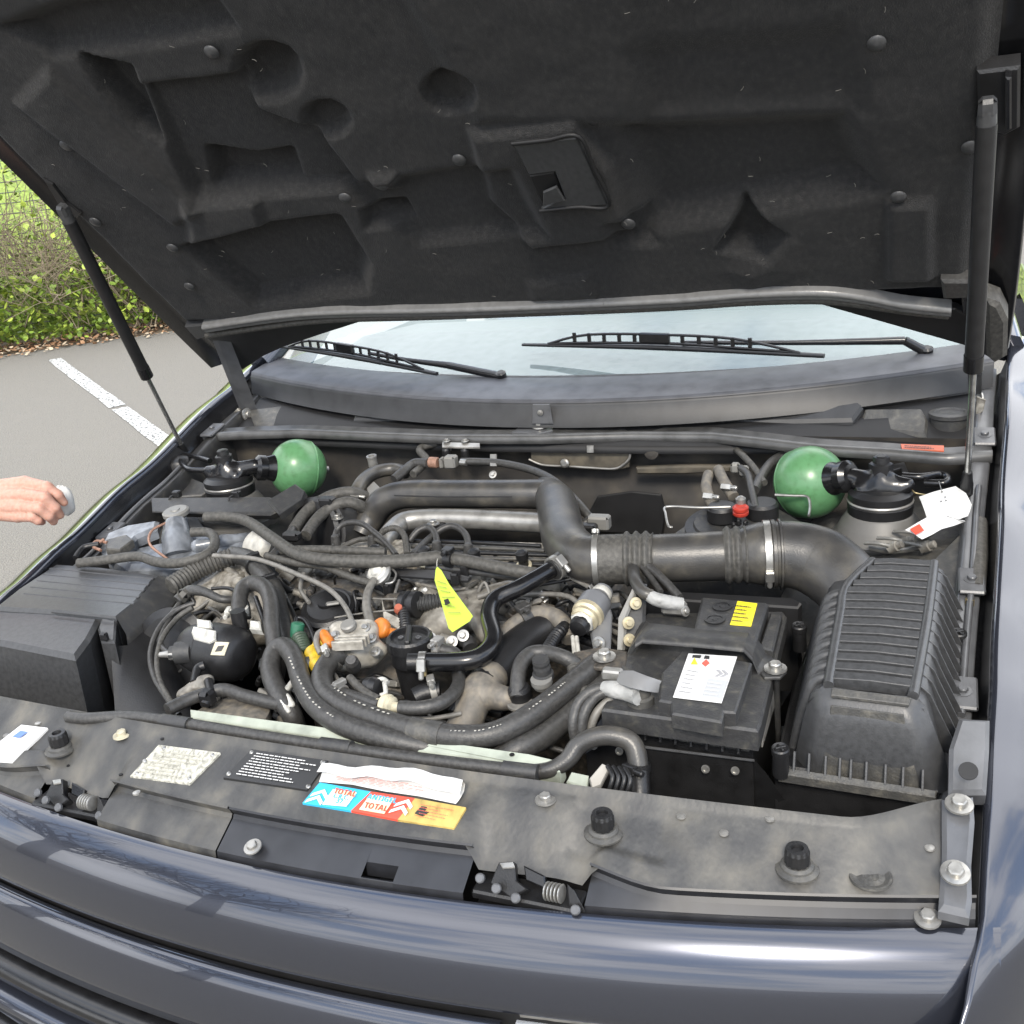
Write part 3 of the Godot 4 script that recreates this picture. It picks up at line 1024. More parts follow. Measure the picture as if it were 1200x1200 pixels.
func build_body(car: Node3D):
	# wings: crown, flank, and the lip that meets the bonnet gap
	for sg in [-1.0, 1.0]:
		var rows := []
		for k in 60:
			var z := lerpf(.80, -.42, k / 59.0)
			var x := along(wing_x_at, z)
			var y := along(wing_y_at, z)
			var nose := smoothstep(.5, .78, z)
			var row := PackedVector3Array()
			for e in [[-.002, -.012], [-.001, -.004], [.003, .0], [.008, .0], [.025, -.005], [.05, -.016], [.075, -.034], [.095, -.062], [.110, -.105], [.118, -.17], [.124, -.30], [.108, -.5]]:
				row.append(Vector3(sg * (x + e[0] * (1 - nose * .35)), y + e[1], z - absf(e[0]) * nose * .6))
			rows.append(row)
		var s := Shape.new()
		s.patch(rows)
		part("front_wing", s, "blue_paint", car, "dark blue painted front wing" if sg < 0 else "dark blue painted front wing reflecting pale sky")
		# nose end of the wing
		s = Shape.new()
		s.fan(PackedVector3Array(rows[0]), Vector3(0, 0, 1))
		part("wing_end", s, "blue_paint", car)
		# gutter: drop under the lip, flat flange, inner wing wall
		rows = []
		for k in 30:
			var z := lerpf(.66, -.36, k / 29.0)
			var x := along(wing_x_at, z)
			var y := along(wing_y_at, z)
			var w := .008 * smoothstep(.012, .0, absf(fmod(z + 2.0, .19) - .09))
			rows.append(PackedVector3Array([Vector3(sg * (x - .0155), y - .046, z), Vector3(sg * (x - .017), y - .038 - w * .3, z), Vector3(sg * (x - .036), y - .034, z), Vector3(sg * (x - .042), y - .036, z), Vector3(sg * (x - .046), y - .06, z), Vector3(sg * (x - .05), y - .14, z), Vector3(sg * (x - .06), .52, z), Vector3(sg * (x - .06), .30, z)]))
		s = Shape.new()
		s.strips(rows) if false else s.patch(rows)
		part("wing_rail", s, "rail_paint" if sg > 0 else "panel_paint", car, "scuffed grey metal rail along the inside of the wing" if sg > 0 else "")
		rows = []
		for k in 30:
			var z := lerpf(.70, -.36, k / 29.0)
			var x := along(wing_x_at, z)
			var y := along(wing_y_at, z)
			rows.append(PackedVector3Array([Vector3(sg * (x + .001), y - .010, z), Vector3(sg * (x - .004), y - .026, z), Vector3(sg * (x - .010), y - .044, z), Vector3(sg * (x - .0155), y - .048, z)]))
		s = Shape.new()
		s.patch(rows)
		part("gutter", s, "satin_black", car)
		for z in [.41, .217, -.12]:
			var x := along(wing_x_at, z)
			var y := along(wing_y_at, z)
			s = Shape.new()
			s.box(Vector3(sg * (x - .026), y - .030, z), Vector3(.030, .006, .05), .002, Basis(Vector3(1, 0, 0), .22))
			part("rail_pad", s, "rail_paint", car)
			bolt(car, "rail_paint", Vector3(sg * (x - .026), y - .028, z), Vector3(0, 1, .2), .0055)
		# raised ridge along the rail
		var line := []
		for k in 9:
			var z := lerpf(.44, .0, k / 8.0)
			line.append(Vector3(sg * (along(wing_x_at, z) - .026), along(wing_y_at, z) - .033, z))
		hose("rail_ridge", car, "rail_paint", .0042, line, "", 8)
		# wheel and arch far below, door and pillar behind
		turned("wheel", car, "tyre", [Vector2(.18, -.09), Vector2(.29, -.09), Vector2(.31, -.06), Vector2(.31, .06), Vector2(.29, .09), Vector2(.18, .09)], Vector3(sg * .72, .31, .05), Vector3(sg, 0, 0), 30)
		s = Shape.new()
		s.box(Vector3(sg * .845, .60, -1.05), Vector3(.05, .66, 1.2), .03)
		part("door", s, "blue_paint", car)
		s = Shape.new()
		s.tube([Vector3(sg * .735, .975, -.36), Vector3(sg * .66, 1.22, -.85), Vector3(sg * .60, 1.40, -1.25)], [.028, .024], 8, 4)
		part("windscreen_pillar", s, "blue_paint", car)
	# right-hand rail end: bracket with the oval hole and a sloping foot
	slab("rail_end", car, "rail_paint", [Vector3(.649, .79, .549), Vector3(.658, .8, .509), Vector3(.685, .8, .506), Vector3(.684, .785, .539), Vector3(.681, .765, .579), Vector3(.649, .765, .587)], Vector3(0, -.02, -.01), .004)
	turned("rail_hole", car, "deep_black", [Vector2(.0085, 0), Vector2(.0085, .0015)], Vector3(.665, .785, .577), Vector3(-.1, .8, .6), 18)
	# windscreen, dash and cabin
	var s := Shape.new()
	var rows := []
	for j in 10:
		var f := j / 9.0
		var row := PackedVector3Array()
		for i in 25:
			var x := lerpf(-1, 1, i / 24.0)
			var half := lerpf(.73, .60, f)
			row.append(Vector3(x * half, lerpf(.953, 1.40, f) + .02 * sin(f * PI) + .012 * x * x, lerpf(-.303, -1.15, f) - .13 * x * x * (1 - f * .3)))
		rows.append(row)
	s.patch(rows)
	part("windscreen", s, "glass", car, "windscreen with a green tint reflecting the pale sky")
	s = Shape.new()
	s.patch([PackedVector3Array([Vector3(-.7, .90, -.33), Vector3(0, .91, -.30), Vector3(.7, .90, -.33)]), PackedVector3Array([Vector3(-.7, .955, -.75), Vector3(0, .965, -.72), Vector3(.7, .955, -.75)]), PackedVector3Array([Vector3(-.7, .93, -1.05), Vector3(0, .94, -1.02), Vector3(.7, .93, -1.05)]), PackedVector3Array([Vector3(-.7, .6, -1.08), Vector3(0, .6, -1.05), Vector3(.7, .6, -1.08)])])
	part("dashboard", s, "dash", car)
	for x in [-.36, .36]:
		s = Shape.new()
		s.box(Vector3(x, .80, -1.85), Vector3(.46, .75, .14), .05, Basis(Vector3(1, 0, 0), -.25))
		s.box(Vector3(x, 1.25, -1.95), Vector3(.26, .18, .09), .04)
		part("seat", s, "upholstery", car)
	s = Shape.new()
	s.ring(Vector3(.36, .98, -1.15), Vector3(0, .45, -.9), .17, .02, .02)
	part("steering_wheel", s, "black", car)
	s = Shape.new()
	rows = []
	for j in 8:
		var f := j / 7.0
		var row := PackedVector3Array()
		for i in 11:
			var x := lerpf(-1, 1, i / 10.0)
			row.append(Vector3(x * .62, 1.40 + .05 * sin(f * PI) - .03 * x * x, lerpf(-1.15, -3.0, f)))
		rows.append(row)
	s.patch(rows)
	part("roof", s, "blue_paint", car)
	s = Shape.new()
	s.box(Vector3(0, .55, -2.6), Vector3(1.6, .7, 1.9), .08)
	part("rear_body", s, "blue_paint", car)
	# scuttle: painted strip below the glass and the black trim face under it
	s = Shape.new()
	rows = []
	var face := []
	var ledge := []
	for i in 41:
		var x := lerpf(-.715, .715, i / 40.0)
		var e := Vector3(x, .944 + .055 * x * x, -.157 - .27 * x * x)
		var g := Vector3(x, .957 + .045 * x * x, -.305 - .25 * x * x)
		rows.append(PackedVector3Array([e + Vector3(0, -.006, -.001), e + Vector3(0, 0, -.004), e.lerp(g, .35) + Vector3(0, .0025, 0), e.lerp(g, .8) + Vector3(0, .001, 0), g + Vector3(0, -.012, 0)]))
		face.append(PackedVector3Array([e + Vector3(0, -.006, -.002), e + Vector3(0, -.010, .003), e + Vector3(0, -.024, .004), e + Vector3(0, -.044, .010 + .012 * (1 - x * x * 2))]))
		ledge.append(PackedVector3Array([e + Vector3(0, -.050, .004), Vector3(x, .875, -.115 - .08 * x * x), Vector3(x, .86, -.118 - .08 * x * x)]))
	s.patch(rows)
	part("scuttle_panel", s, "scuttle_grey", car, "painted strip below the windscreen")
	s = Shape.new()
	s.patch(face)
	part("scuttle_trim", s, "cover_black", car, "dull black trim under the painted scuttle strip")
	s = Shape.new()
	s.patch(ledge)
	part("scuttle_ledge", s, "deep_black", car)
	# covers lying along the ledge
	slab("scuttle_cover", car, "box_plastic", [Vector3(-.679, .91, -.22), Vector3(-.599, .912, -.253), Vector3(-.437, .908, -.233), Vector3(-.42, .893, -.2), Vector3(-.529, .89, -.203), Vector3(-.628, .886, -.165)], Vector3(0, -.012, 0), .003, "dusty cover at the scuttle corner")
	slab("scuttle_cover", car, "cover_black", [Vector3(-.419, .925, -.228), Vector3(-.077, .925, -.193), Vector3(-.031, .92, -.182), Vector3(-.033, .902, -.167), Vector3(-.211, .902, -.176), Vector3(-.407, .902, -.18)], Vector3(0, -.012, 0), .003)
	slab("scuttle_cover", car, "cover_black", [Vector3(.032, .92, -.159), Vector3(.289, .925, -.217), Vector3(.507, .93, -.238), Vector3(.525, .918, -.208), Vector3(.511, .902, -.184), Vector3(.267, .897, -.178), Vector3(.075, .897, -.165)], Vector3(0, -.012, 0), .004)
	slab("scuttle_cover", car, "box_plastic", [Vector3(.528, .915, -.209), Vector3(.611, .913, -.22), Vector3(.622, .898, -.2), Vector3(.62, .886, -.156), Vector3(.519, .888, -.194)], Vector3(0, -.014, 0), .004, "dusty grey cover beside the round pot")
	turned("round_pot", car, "trim", [Vector2(.026, -.05), Vector2(.027, -.004), Vector2(.030, -.002), Vector2(.030, .004), Vector2(.022, .006), Vector2(.020, .004), Vector2(.001, .004)], Vector3(.652, .905, -.204), Vector3.UP, 24)
	# cross beam with a small bracket, orange warning strip
	s = Shape.new()
	rows = []
	var front := [Vector3(-.751, .875, -.08), Vector3(-.72, .882, -.105), Vector3(-.633, .885, -.115), Vector3(-.511, .886, -.127), Vector3(-.363, .885, -.118), Vector3(-.178, .885, -.103), Vector3(.005, .886, -.107), Vector3(.161, .885, -.13), Vector3(.297, .885, -.13), Vector3(.397, .884, -.1), Vector3(.47, .883, -.076), Vector3(.568, .882, -.063), Vector3(.648, .88, -.05), Vector3(.708, .879, -.068)]
	for i in front.size():
		var p: Vector3 = front[i]
		rows.append(PackedVector3Array([p + Vector3(0, .006, -.040), p + Vector3(0, .010, -.032), p + Vector3(0, .006, -.022), p + Vector3(0, .009, -.010), p + Vector3(0, .007, -.002), p, p + Vector3(0, -.007, .0), p + Vector3(0, -.009, -.006)]))
	var fine := []
	for i in rows.size() - 1:
		for k in 4:
			var row := PackedVector3Array()
			for c in rows[i].size():
				row.append((rows[i][c] as Vector3).lerp(rows[i + 1][c], k / 4.0))
			fine.append(row)
	fine.append(rows[-1])
	s.patch(fine)
	part("cross_beam", s, "beam_paint", car, "worn grey beam with a folded lip running along the bulkhead")
	slab("beam_strip", car, "warning_orange", [Vector3(.585, .892, -.091), Vector3(.644, .892, -.085), Vector3(.644, .89, -.066), Vector3(.587, .89, -.072)], Vector3(0, -.002, 0), .0003, "small orange and black warning strip")
	print_lines(car, [Vector3(.59, .893, -.083), Vector3(.641, .892, -.077), Vector3(.641, .891, -.067), Vector3(.591, .891, -.073)], 2, "ink", 31, .98, .4)
	var bracket := group_part("beam_bracket", car, "grey steel angle bracket with a hole, centred on the beam")
	slab("angle", bracket, "rail_paint", [Vector3(-.014, .942, -.135), Vector3(.017, .942, -.135), Vector3(.02, .907, -.135), Vector3(-.019, .907, -.135)], Vector3(0, 0, -.003), .001)
	slab("foot", bracket, "rail_paint", [Vector3(-.053, .896, -.123), Vector3(-.049, .898, -.164), Vector3(.007, .898, -.171), Vector3(.019, .896, -.135), Vector3(-.001, .896, -.114)], Vector3(0, -.004, 0), .001)
	bolt(bracket, "zinc", Vector3(0, .928, -.132), Vector3(0, 0, 1), .003)
	bolt(bracket, "alu_smooth", Vector3(-.009, .898, -.144), Vector3.UP, .007)
	for p in [Vector3(.095, .878, -.106), Vector3(.303, .878, -.134), Vector3(-.172, .878, -.105)]:
		slab("beam_clip", car, "zinc", [p + Vector3(-.006, 0, .002), p + Vector3(.006, 0, .002), p + Vector3(.006, -.012, .003), p + Vector3(-.006, -.012, .003)], Vector3(0, 0, -.003), .0005)
	# bulkhead below the beam, pan of the bay, and a hem of dirt-coloured steel
	s = Shape.new()
	rows = []
	for j in 12:
		var y := lerpf(.884, .28, j / 11.0)
		var row := PackedVector3Array()
		for i in 41:
			var x := lerpf(-.70, .70, i / 40.0)
			row.append(Vector3(x, y, -.155 + .02 * x * x - .01 * sin(j * 1.1) + .025 * smoothstep(.80, .74, y) - .04 * smoothstep(.70, .60, y)))
		rows.append(row)
	s.patch(rows)
	part("bulkhead", s, "bulk", car, "dirty dark bulkhead behind the engine")
	s = Shape.new()
	s.box(Vector3(0, .28, .26), Vector3(1.4, .03, .95), .01)
	part("undertray", s, "deep_black", car)
	s = Shape.new()
	s.box(Vector3(0, .48, .61), Vector3(1.28, .36, .05), .01)
	part("radiator", s, "deep_black", car)
	# wiper arms and blades
	for w in [[Vector3(-.13, .958, -.281), Vector3(-.254, .975, -.31), Vector3(-.416, 1.004, -.287), Vector3(-.659, 1.022, -.321), Vector3(-.233, .98, -.217)], [Vector3(.616, .972, -.35), Vector3(.581, .995, -.34), Vector3(.216, 1.006, -.299), Vector3(-.104, 1.006, -.338), Vector3(.46, .99, -.258)]]:
		var g := group_part("wiper", car, "black windscreen wiper parked at the foot of the glass")
		var arm: Array = [w[0], (w[0] as Vector3).lerp(w[1], .6) + Vector3(0, .008, 0), w[1]]
		s = Shape.new()
		s.tube([w[0], w[1]], [.0085, .0075], 8, 3)
		s.tube([w[1], (w[1] as Vector3).lerp(w[2], .5), (w[2] as Vector3) + Vector3(0, .004, 0)], [.0072, .0045, .0036], 8, 3)
		part("arm", s, "satin_black", g)
		turned("pivot", g, "satin_black", [Vector2(.010, -.01), Vector2(.010, .008), Vector2(.006, .011)], w[0], Vector3(0, 1, .4), 16)
		s = Shape.new()
		var tip: Vector3 = w[3]
		var heel: Vector3 = w[4]
		s.tube([tip, tip.lerp(heel, .5) + Vector3(0, .004, 0), heel], [.003, .0055, .004], 6, 5, 0.0, .006, 1.4)
		part("blade", s, "black", g)
		s = Shape.new()
		var span := (heel - tip)
		var wb := Basis(span.normalized(), Vector3.UP, span.normalized().cross(Vector3.UP))
		for lift in [.009, .024]:
			s.tube([tip.lerp(heel, .10) + Vector3(0, .004, .002), tip.lerp(heel, .25) + Vector3(0, lift, .003), tip.lerp(heel, .52) + Vector3(0, lift + .004, .004), tip.lerp(heel, .74) + Vector3(0, lift, .003), tip.lerp(heel, .93) + Vector3(0, .004, .002)], .0026, 6, 4)
		for k in 12:
			s.box(tip.lerp(heel, .20 + k * .053) + Vector3(0, .0185, .003), Vector3(span.length() * .012, .017, .005), .001, wb)
		s.box(tip.lerp(heel, .48) + Vector3(0, .022, .004), Vector3(span.length() * .10, .018, .010), .002, wb)
		part("yoke", s, "satin_black", g)
	build_front(car)


func turned_rows(rows: Array) -> Array:
	var o := []
	for k in rows[0].size():
		var row := PackedVector3Array()
		for r in rows:
			row.append(r[k])
		o.append(row)
	return o


func build_front(car: Node3D):
	# slam panel: a dusty moulded cover with two latch recesses and a central slot
	var rows := []
	var nx := 150
	var nz := 16
	for j in nz + 1:
		var t := j / float(nz)
		var row := PackedVector3Array()
		for i in nx + 1:
			var x := lerpf(-.64, .645, i / float(nx))
			var z := lerpf(slam_rear(x), nose_z(x) - .036 + .026 * smoothstep(.3, .42, absf(x)) + .010 * maxf(smoothstep(.068, .050, absf(x + .282)), smoothstep(.068, .050, absf(x - .285))), t)
			var y := lerpf(.767, .737, t) - .006 * x * x - .009 * smoothstep(.3, .42, absf(x)) * t
			for c in [-.282, .285]:
				y -= .022 * smoothstep(.068, .050, absf(x - c)) * smoothstep(.15, 1.0, t)
			y += .004 * smoothstep(.05, .0, t)
			y -= .004 * smoothstep(.05, .045, absf(x - .365)) * smoothstep(.15, .2, t) * smoothstep(.75, .7, t)
			y -= .004 * smoothstep(.05, .045, absf(x + .36)) * smoothstep(.15, .2, t) * smoothstep(.75, .7, t)
			row.append(Vector3(x, y, z))
		rows.append(row)
	var s := Shape.new()
	for i in range(0, nx):
		pass
	s.patch(rows)
	part("slam_panel", s, "slam_plastic", car, "dusty dark plastic panel across the nose carrying stickers and bonnet stops")
	# the step down and the black flange in front of it, open at the latches and the slot
	var spans := [[-.66, -.335], [-.228, -.056], [-.054, .118], [.153, .226], [.343, .672]]
	for sp in spans:
		var step := []
		for i in 25:
			var x := lerpf(sp[0], sp[1], i / 24.0)
			var z := nose_z(x)
			var top := .737 - .006 * x * x - .009 * smoothstep(.3, .42, absf(x))
			var z0 := z - .036 + .026 * smoothstep(.3, .42, absf(x))
			step.append(PackedVector3Array([Vector3(x, top, z0), Vector3(x, top - .0018, z0 + .0015), Vector3(x, top - .0045, z0 - .001), Vector3(x, maxf(top - .012, .710), z0 - .004), Vector3(x, maxf(top - .016, .7065), z0 - .001), Vector3(x, .7045, z - .004), Vector3(x, .69, z - .002)]))
		s = Shape.new()
		s.strips(turned_rows(step))
		part("slam_flange", s, "slam_plastic" if sp[1] < -.055 else "flange_black", car)
	s = Shape.new()
	var slot_rear := []
	var slot_lip := []
	for i in 6:
		var x := lerpf(.116, .155, i / 5.0)
		var z := nose_z(x)
		slot_rear.append(PackedVector3Array([Vector3(x, .737, z - .036), Vector3(x, .7352, z - .0345), Vector3(x, .7325, z - .037), Vector3(x, .725, z - .040), Vector3(x, .721, z - .037), Vector3(x, .712, z - .020), Vector3(x, .695, z - .020)]))
		slot_lip.append(PackedVector3Array([Vector3(x, .700, z - .0065), Vector3(x, .7055, z - .0065), Vector3(x, .7045, z - .004), Vector3(x, .69, z - .002)]))
	s.strips(turned_rows(slot_rear))
	part("slot_ramp", s, "flange_black", car)
	s = Shape.new()
	s.patch(slot_lip)
	part("slot_lip", s, "flange_black", car)
	for c in [-.282, .285, .135]:
		var half := .058 if absf(c) > .2 else .020
		s = Shape.new()
		s.box(Vector3(c, .665, nose_z(c) - .028), Vector3(half * 2, .02, .06), .002)
		s.box(Vector3(c, .685, nose_z(c) - .052), Vector3(half * 2, .05, .004), .001)
		part("latch_well", s, "deep_black", car)
	for c in [-.282, .285]:
		latch(car, Vector3(c, .710, nose_z(c) - .019))
	# painted header, curving over from the bonnet gap to the seam above the grille
	rows = []
	for i in 61:
		var x := lerpf(-.692, .692, i / 60.0)
		var z := nose_z(x)
		var c := smoothstep(.668, .70, absf(x)) * .012
		var row := PackedVector3Array([Vector3(x, .692, z - .003), Vector3(x, .699, z)])
		for k in 13:
			var an := lerpf(.30, 1.50, k / 12.0)
			row.append(Vector3(x, .7005 - .094 * (cos(.30) - cos(an)), z + .002 + .064 * (sin(an) - sin(.30)) - c * k / 12.0))
		row.append(Vector3(x, row[-1].y - .003, row[-1].z - .004))
		rows.append(row)
	s = Shape.new()
	s.patch(rows)
	part("nose_panel", s, "blue_paint", car, "dark blue painted nose panel reflecting clouds and bare branches")
	# dark seam, second painted strip, lower grille slats, headlamp
	rows = []
	for i in 41:
		var x := lerpf(-.69, .69, i / 40.0)
		var z := nose_z(x)
		rows.append(PackedVector3Array([Vector3(x, .612, z + .034), Vector3(x, .43, z + .038)]))
	s = Shape.new()
	s.patch(rows)
	part("grille_backing", s, "deep_black", car)
	rows = []
	for i in 33:
		var x := lerpf(-.69, .272, i / 32.0)
		var z := nose_z(x)
		rows.append(PackedVector3Array([Vector3(x, .600, z + .040), Vector3(x, .6045, z + .047), Vector3(x, .602, z + .053), Vector3(x, .590, z + .060), Vector3(x, .570, z + .067), Vector3(x, .548, z + .072), Vector3(x, .534, z + .072), Vector3(x, .531, z + .060)]))
	s = Shape.new()
	s.patch(rows)
	part("grille_strip", s, "blue_paint", car, "painted strip below the seam of the nose panel")
	for k in 3:
		rows = []
		for i in 33:
			var x := lerpf(-.69, .272, i / 32.0)
			var z := nose_z(x) + .012 * k
			var y := .520 - .036 * k
			rows.append(PackedVector3Array([Vector3(x, y, z + .05), Vector3(x, y + .003, z + .078), Vector3(x, y - .008, z + .088), Vector3(x, y - .020, z + .086), Vector3(x, y - .022, z + .05)]))
		s = Shape.new()
		s.patch(rows)
		part("grille_slat", s, "satin_black" if k != 1 else "blue_paint", car)
	for sg in [1.0]:
		var lamp := group_part("headlamp", car, "clear ribbed headlamp just below the nose panel")
		rows = []
		for i in 60:
			var x := lerpf(.286, .66, i / 59.0)
			var z := nose_z(x) + .048 - .03 * smoothstep(.6, .68, x)
			var rib := .0012 * (i % 2)
			rows.append(PackedVector3Array([Vector3(x, .605, z - .006), Vector3(x, .603, z + rib), Vector3(x, .58, z + .012 + rib), Vector3(x, .51, z + .03 + rib), Vector3(x, .48, z + .03)]))
		s = Shape.new()
		s.patch(rows)
		part("lens", s, "lens", lamp)
		rows = []
		for i in 12:
			var x := lerpf(.286, .66, i / 11.0)
			var z := nose_z(x) + .043 - .03 * smoothstep(.6, .68, x)
			rows.append(PackedVector3Array([Vector3(x, .605, z - .008), Vector3(x, .58, z - .012), Vector3(x, .53, z - .01), Vector3(x, .48, z + .02)]))
		s = Shape.new()
		s.patch(rows)
		part("reflector", s, "alu_smooth", lamp)
	s = Shape.new()
	rows = []
	for i in 41:
		var x := lerpf(-.86, .86, i / 40.0)
		var z := .86 - .28 * x * x
		rows.append(PackedVector3Array([Vector3(x, .46, z - .04), Vector3(x, .47, z), Vector3(x, .44, z + .03), Vector3(x, .30, z + .03), Vector3(x, .24, z - .02)]))
	s.patch(rows)
	part("bumper", s, "blue_paint", car)
	# bonnet stops: ribbed rubber buffers in round seats
	for p in [Vector3(.348, .744, .694), Vector3(.526, .738, .692), Vector3(-.334, .738, .698)]:
		var g := group_part("bonnet_stop", car, "black ribbed rubber bonnet stop on the nose panel")
		s = Shape.new()
		s.lathe([Vector2(.019, 0), Vector2(.019, .002), Vector2(.015, .004), Vector2(.0145, .006), Vector2(.012, .008)], p, Vector3.UP, 24)
		part("seat_ring", s, "box_plastic", g)
		s = Shape.new()
		var ring := []
		for lv in [[.0100, .006], [.0110, .009], [.0110, .020], [.0096, .0235], [.0056, .0238], [.0046, .020], [.0004, .020]]:
			var row := PackedVector3Array()
			for k in 36:
				var r: float = lv[0] * (1.0 - (.10 if k % 3 == 0 and lv[0] > .0098 else 0.0))
				row.append(p + Vector3(cos(TAU * k / 36) * r, lv[1], sin(TAU * k / 36) * r))
			ring.append(row)
		s.strips(ring, true)
		part("buffer", s, "black", g)
	turned("bonnet_stop_socket", car, "box_plastic", [Vector2(.0185, 0), Vector2(.018, .0018), Vector2(.016, .0018), Vector2(.012, .0004), Vector2(.007, .0012), Vector2(.006, .001), Vector2(.0004, .001)], Vector3(.587, .735, .682), Vector3.UP, 24)
	# screws, studs and rivets in the panel
	for e in [[640, 938, .766, .008], [1076, 1074, .712, .009], [297, 993, .722, .008], [140, 862, .762, .007]]:
		pass
	bolt(car, "alu_smooth", Vector3(.285, .76, .679), Vector3.UP, .006)
	bolt(car, "alu_smooth", Vector3(.634, .706, .688), Vector3(0, 1, .2), .0065)
	bolt(car, "alu_smooth", Vector3(-.008, .716, .77), Vector3(0, 1, .3), .0055)
	bolt(car, "cream_plastic", Vector3(-.249, .759, .681), Vector3.UP, .006)
	for p in [Vector3(.418, .759, .671), Vector3(.459, .753, .678), Vector3(.498, .762, .659), Vector3(-.389, .753, .676), Vector3(-.423, .744, .697), Vector3(.634, .745, .644), Vector3(-.175, .737, .747)]:
		turned("stud", car, "alu_smooth", [Vector2(.0045, 0), Vector2(.0042, .0016), Vector2(.0008, .0022)], p, Vector3.UP, 14)
	for p in [Vector3(-.314, .726, .711), Vector3(-.217, .739, .725), Vector3(-.19, .761, .679)]:
		turned("rivet_hole", car, "deep_black", [Vector2(.0022, 0), Vector2(.0022, .0014)], p, Vector3.UP, 10)
	# bracket at the right-hand end, with two large bolts
	var br := group_part("corner_bracket", car, "grey steel corner bracket with two large bolts")
	slab("plate", br, "rail_paint", [Vector3(.643, .772, .603), Vector3(.669, .774, .595), Vector3(.67, .766, .621), Vector3(.667, .75, .66), Vector3(.668, .73, .681), Vector3(.666, .722, .693), Vector3(.642, .722, .691), Vector3(.644, .748, .652)], Vector3(0, -.012, 0), .004)
	bolt(br, "zinc", Vector3(.657, .775, .616), Vector3(0, 1, .2), .0070)
	bolt(br, "zinc", Vector3(.654, .751, .679), Vector3(0, 1, .3), .0070)
	stickers(car)


func latch(car: Node3D, o: Vector3):
	var g := group_part("bonnet_latch", car, "black steel bonnet latch with a coiled spring and worn bright edges")
	slab("claw", g, "black", [o + Vector3(-.036, .0, .008), o + Vector3(-.030, .016, -.004), o + Vector3(-.014, .020, -.004), o + Vector3(-.010, .006, .004), o + Vector3(.004, .004, .010), o + Vector3(-.012, -.008, .014)], Vector3(0, -.008, -.006), .0012)
	slab("claw", g, "satin_black", [o + Vector3(-.006, .014, -.008), o + Vector3(.016, .010, -.004), o + Vector3(.020, .002, .004), o + Vector3(-.002, .004, .000)], Vector3(0, -.007, -.006), .0012)
	slab("catch_edge", g, "zinc", [o + Vector3(-.028, .0175, -.002), o + Vector3(-.014, .0215, -.002), o + Vector3(-.011, .0185, .001), o + Vector3(-.024, .0145, .001)], Vector3(0, -.0015, 0), .0004)
	var s := Shape.new()
	for k in 5:
		s.ring(o + Vector3(.022 + .0035 * k, .002, .006), Vector3(1, .1, .1), .0075, .0018, .0014, 16)
	part("spring", s, "zinc", g)
	slab("arm", g, "black", [o + Vector3(.040, .010, .0), o + Vector3(.048, .008, .004), o + Vector3(.060, -.006, .012), o + Vector3(.044, -.004, .010)], Vector3(0, -.008, 0), .001)
	slab("arm", g, "zinc", [o + Vector3(.044, .0045, .003), o + Vector3(.056, -.002, .009), o + Vector3(.054, -.004, .0105), o + Vector3(.043, .0015, .005)], Vector3(0, -.002, 0), .0004)
	for p in [Vector3(-.046, .002, .006), Vector3(-.026, .001, .014), Vector3(.052, -.006, .014), Vector3(-.006, -.004, .016)]:
		turned("pivot", g, "rail_paint", [Vector2(.0048, 0), Vector2(.0048, .003), Vector2(.0036, .0042)], o + p, Vector3(0, .6, .8), 12)
	s = Shape.new()
	s.box(o + Vector3(0, -.012, .0), Vector3(.108, .01, .03), .002)
	part("base", s, "black", g)


func chevrons(parent: Node, at: Vector3, right: Vector3, up: Vector3, w: float, m: String):
	for k in 2:
		var s := Shape.new()
		var o := at + up * (k * w * .42)
		var h := up.cross(right).normalized() * (.001 if up.cross(right).y < 0 else -.001)
		s.plate([o - right * w * .5, o + up * w * .38, o + right * w * .5, o + right * w * .5 - up * w * .22, o + up * w * .14, o - right * w * .5 - up * w * .22], h, .0001)
		part("chevron", s, m, parent)


func print_lines(parent: Node, quad: Array, rows: int, m: String, seedling: int, fill := .9, thick := .34):
	# lines of print too small to read: broken bars lying on the label
	var r := RandomNumberGenerator.new()
	r.seed = seedling
	var up := ((quad[1] - quad[0]) as Vector3).cross(quad[3] - quad[0]).normalized()
	if up.y < 0:
		up = -up
	var s := Shape.new()
	for k in rows:
		var f := (k + .5) / rows
		var a: Vector3 = (quad[0] as Vector3).lerp(quad[3], f)
		var b: Vector3 = (quad[1] as Vector3).lerp(quad[2], f)
		var d: Vector3 = (quad[3] - quad[0]) / rows * thick
		var x := 0.0
		var stop := fill * r.randf_range(.65, 1.0)
		while x < stop:
			var e := minf(x + r.randf_range(.02, .09), stop)
			s.quad(a.lerp(b, x) + up * .0005, a.lerp(b, e) + up * .0005, a.lerp(b, e) + d + up * .0005, a.lerp(b, x) + d + up * .0005, up)
			x = e + r.randf_range(.008, .02)
	tag(part("print", s, m, parent), "", "", "stuff")


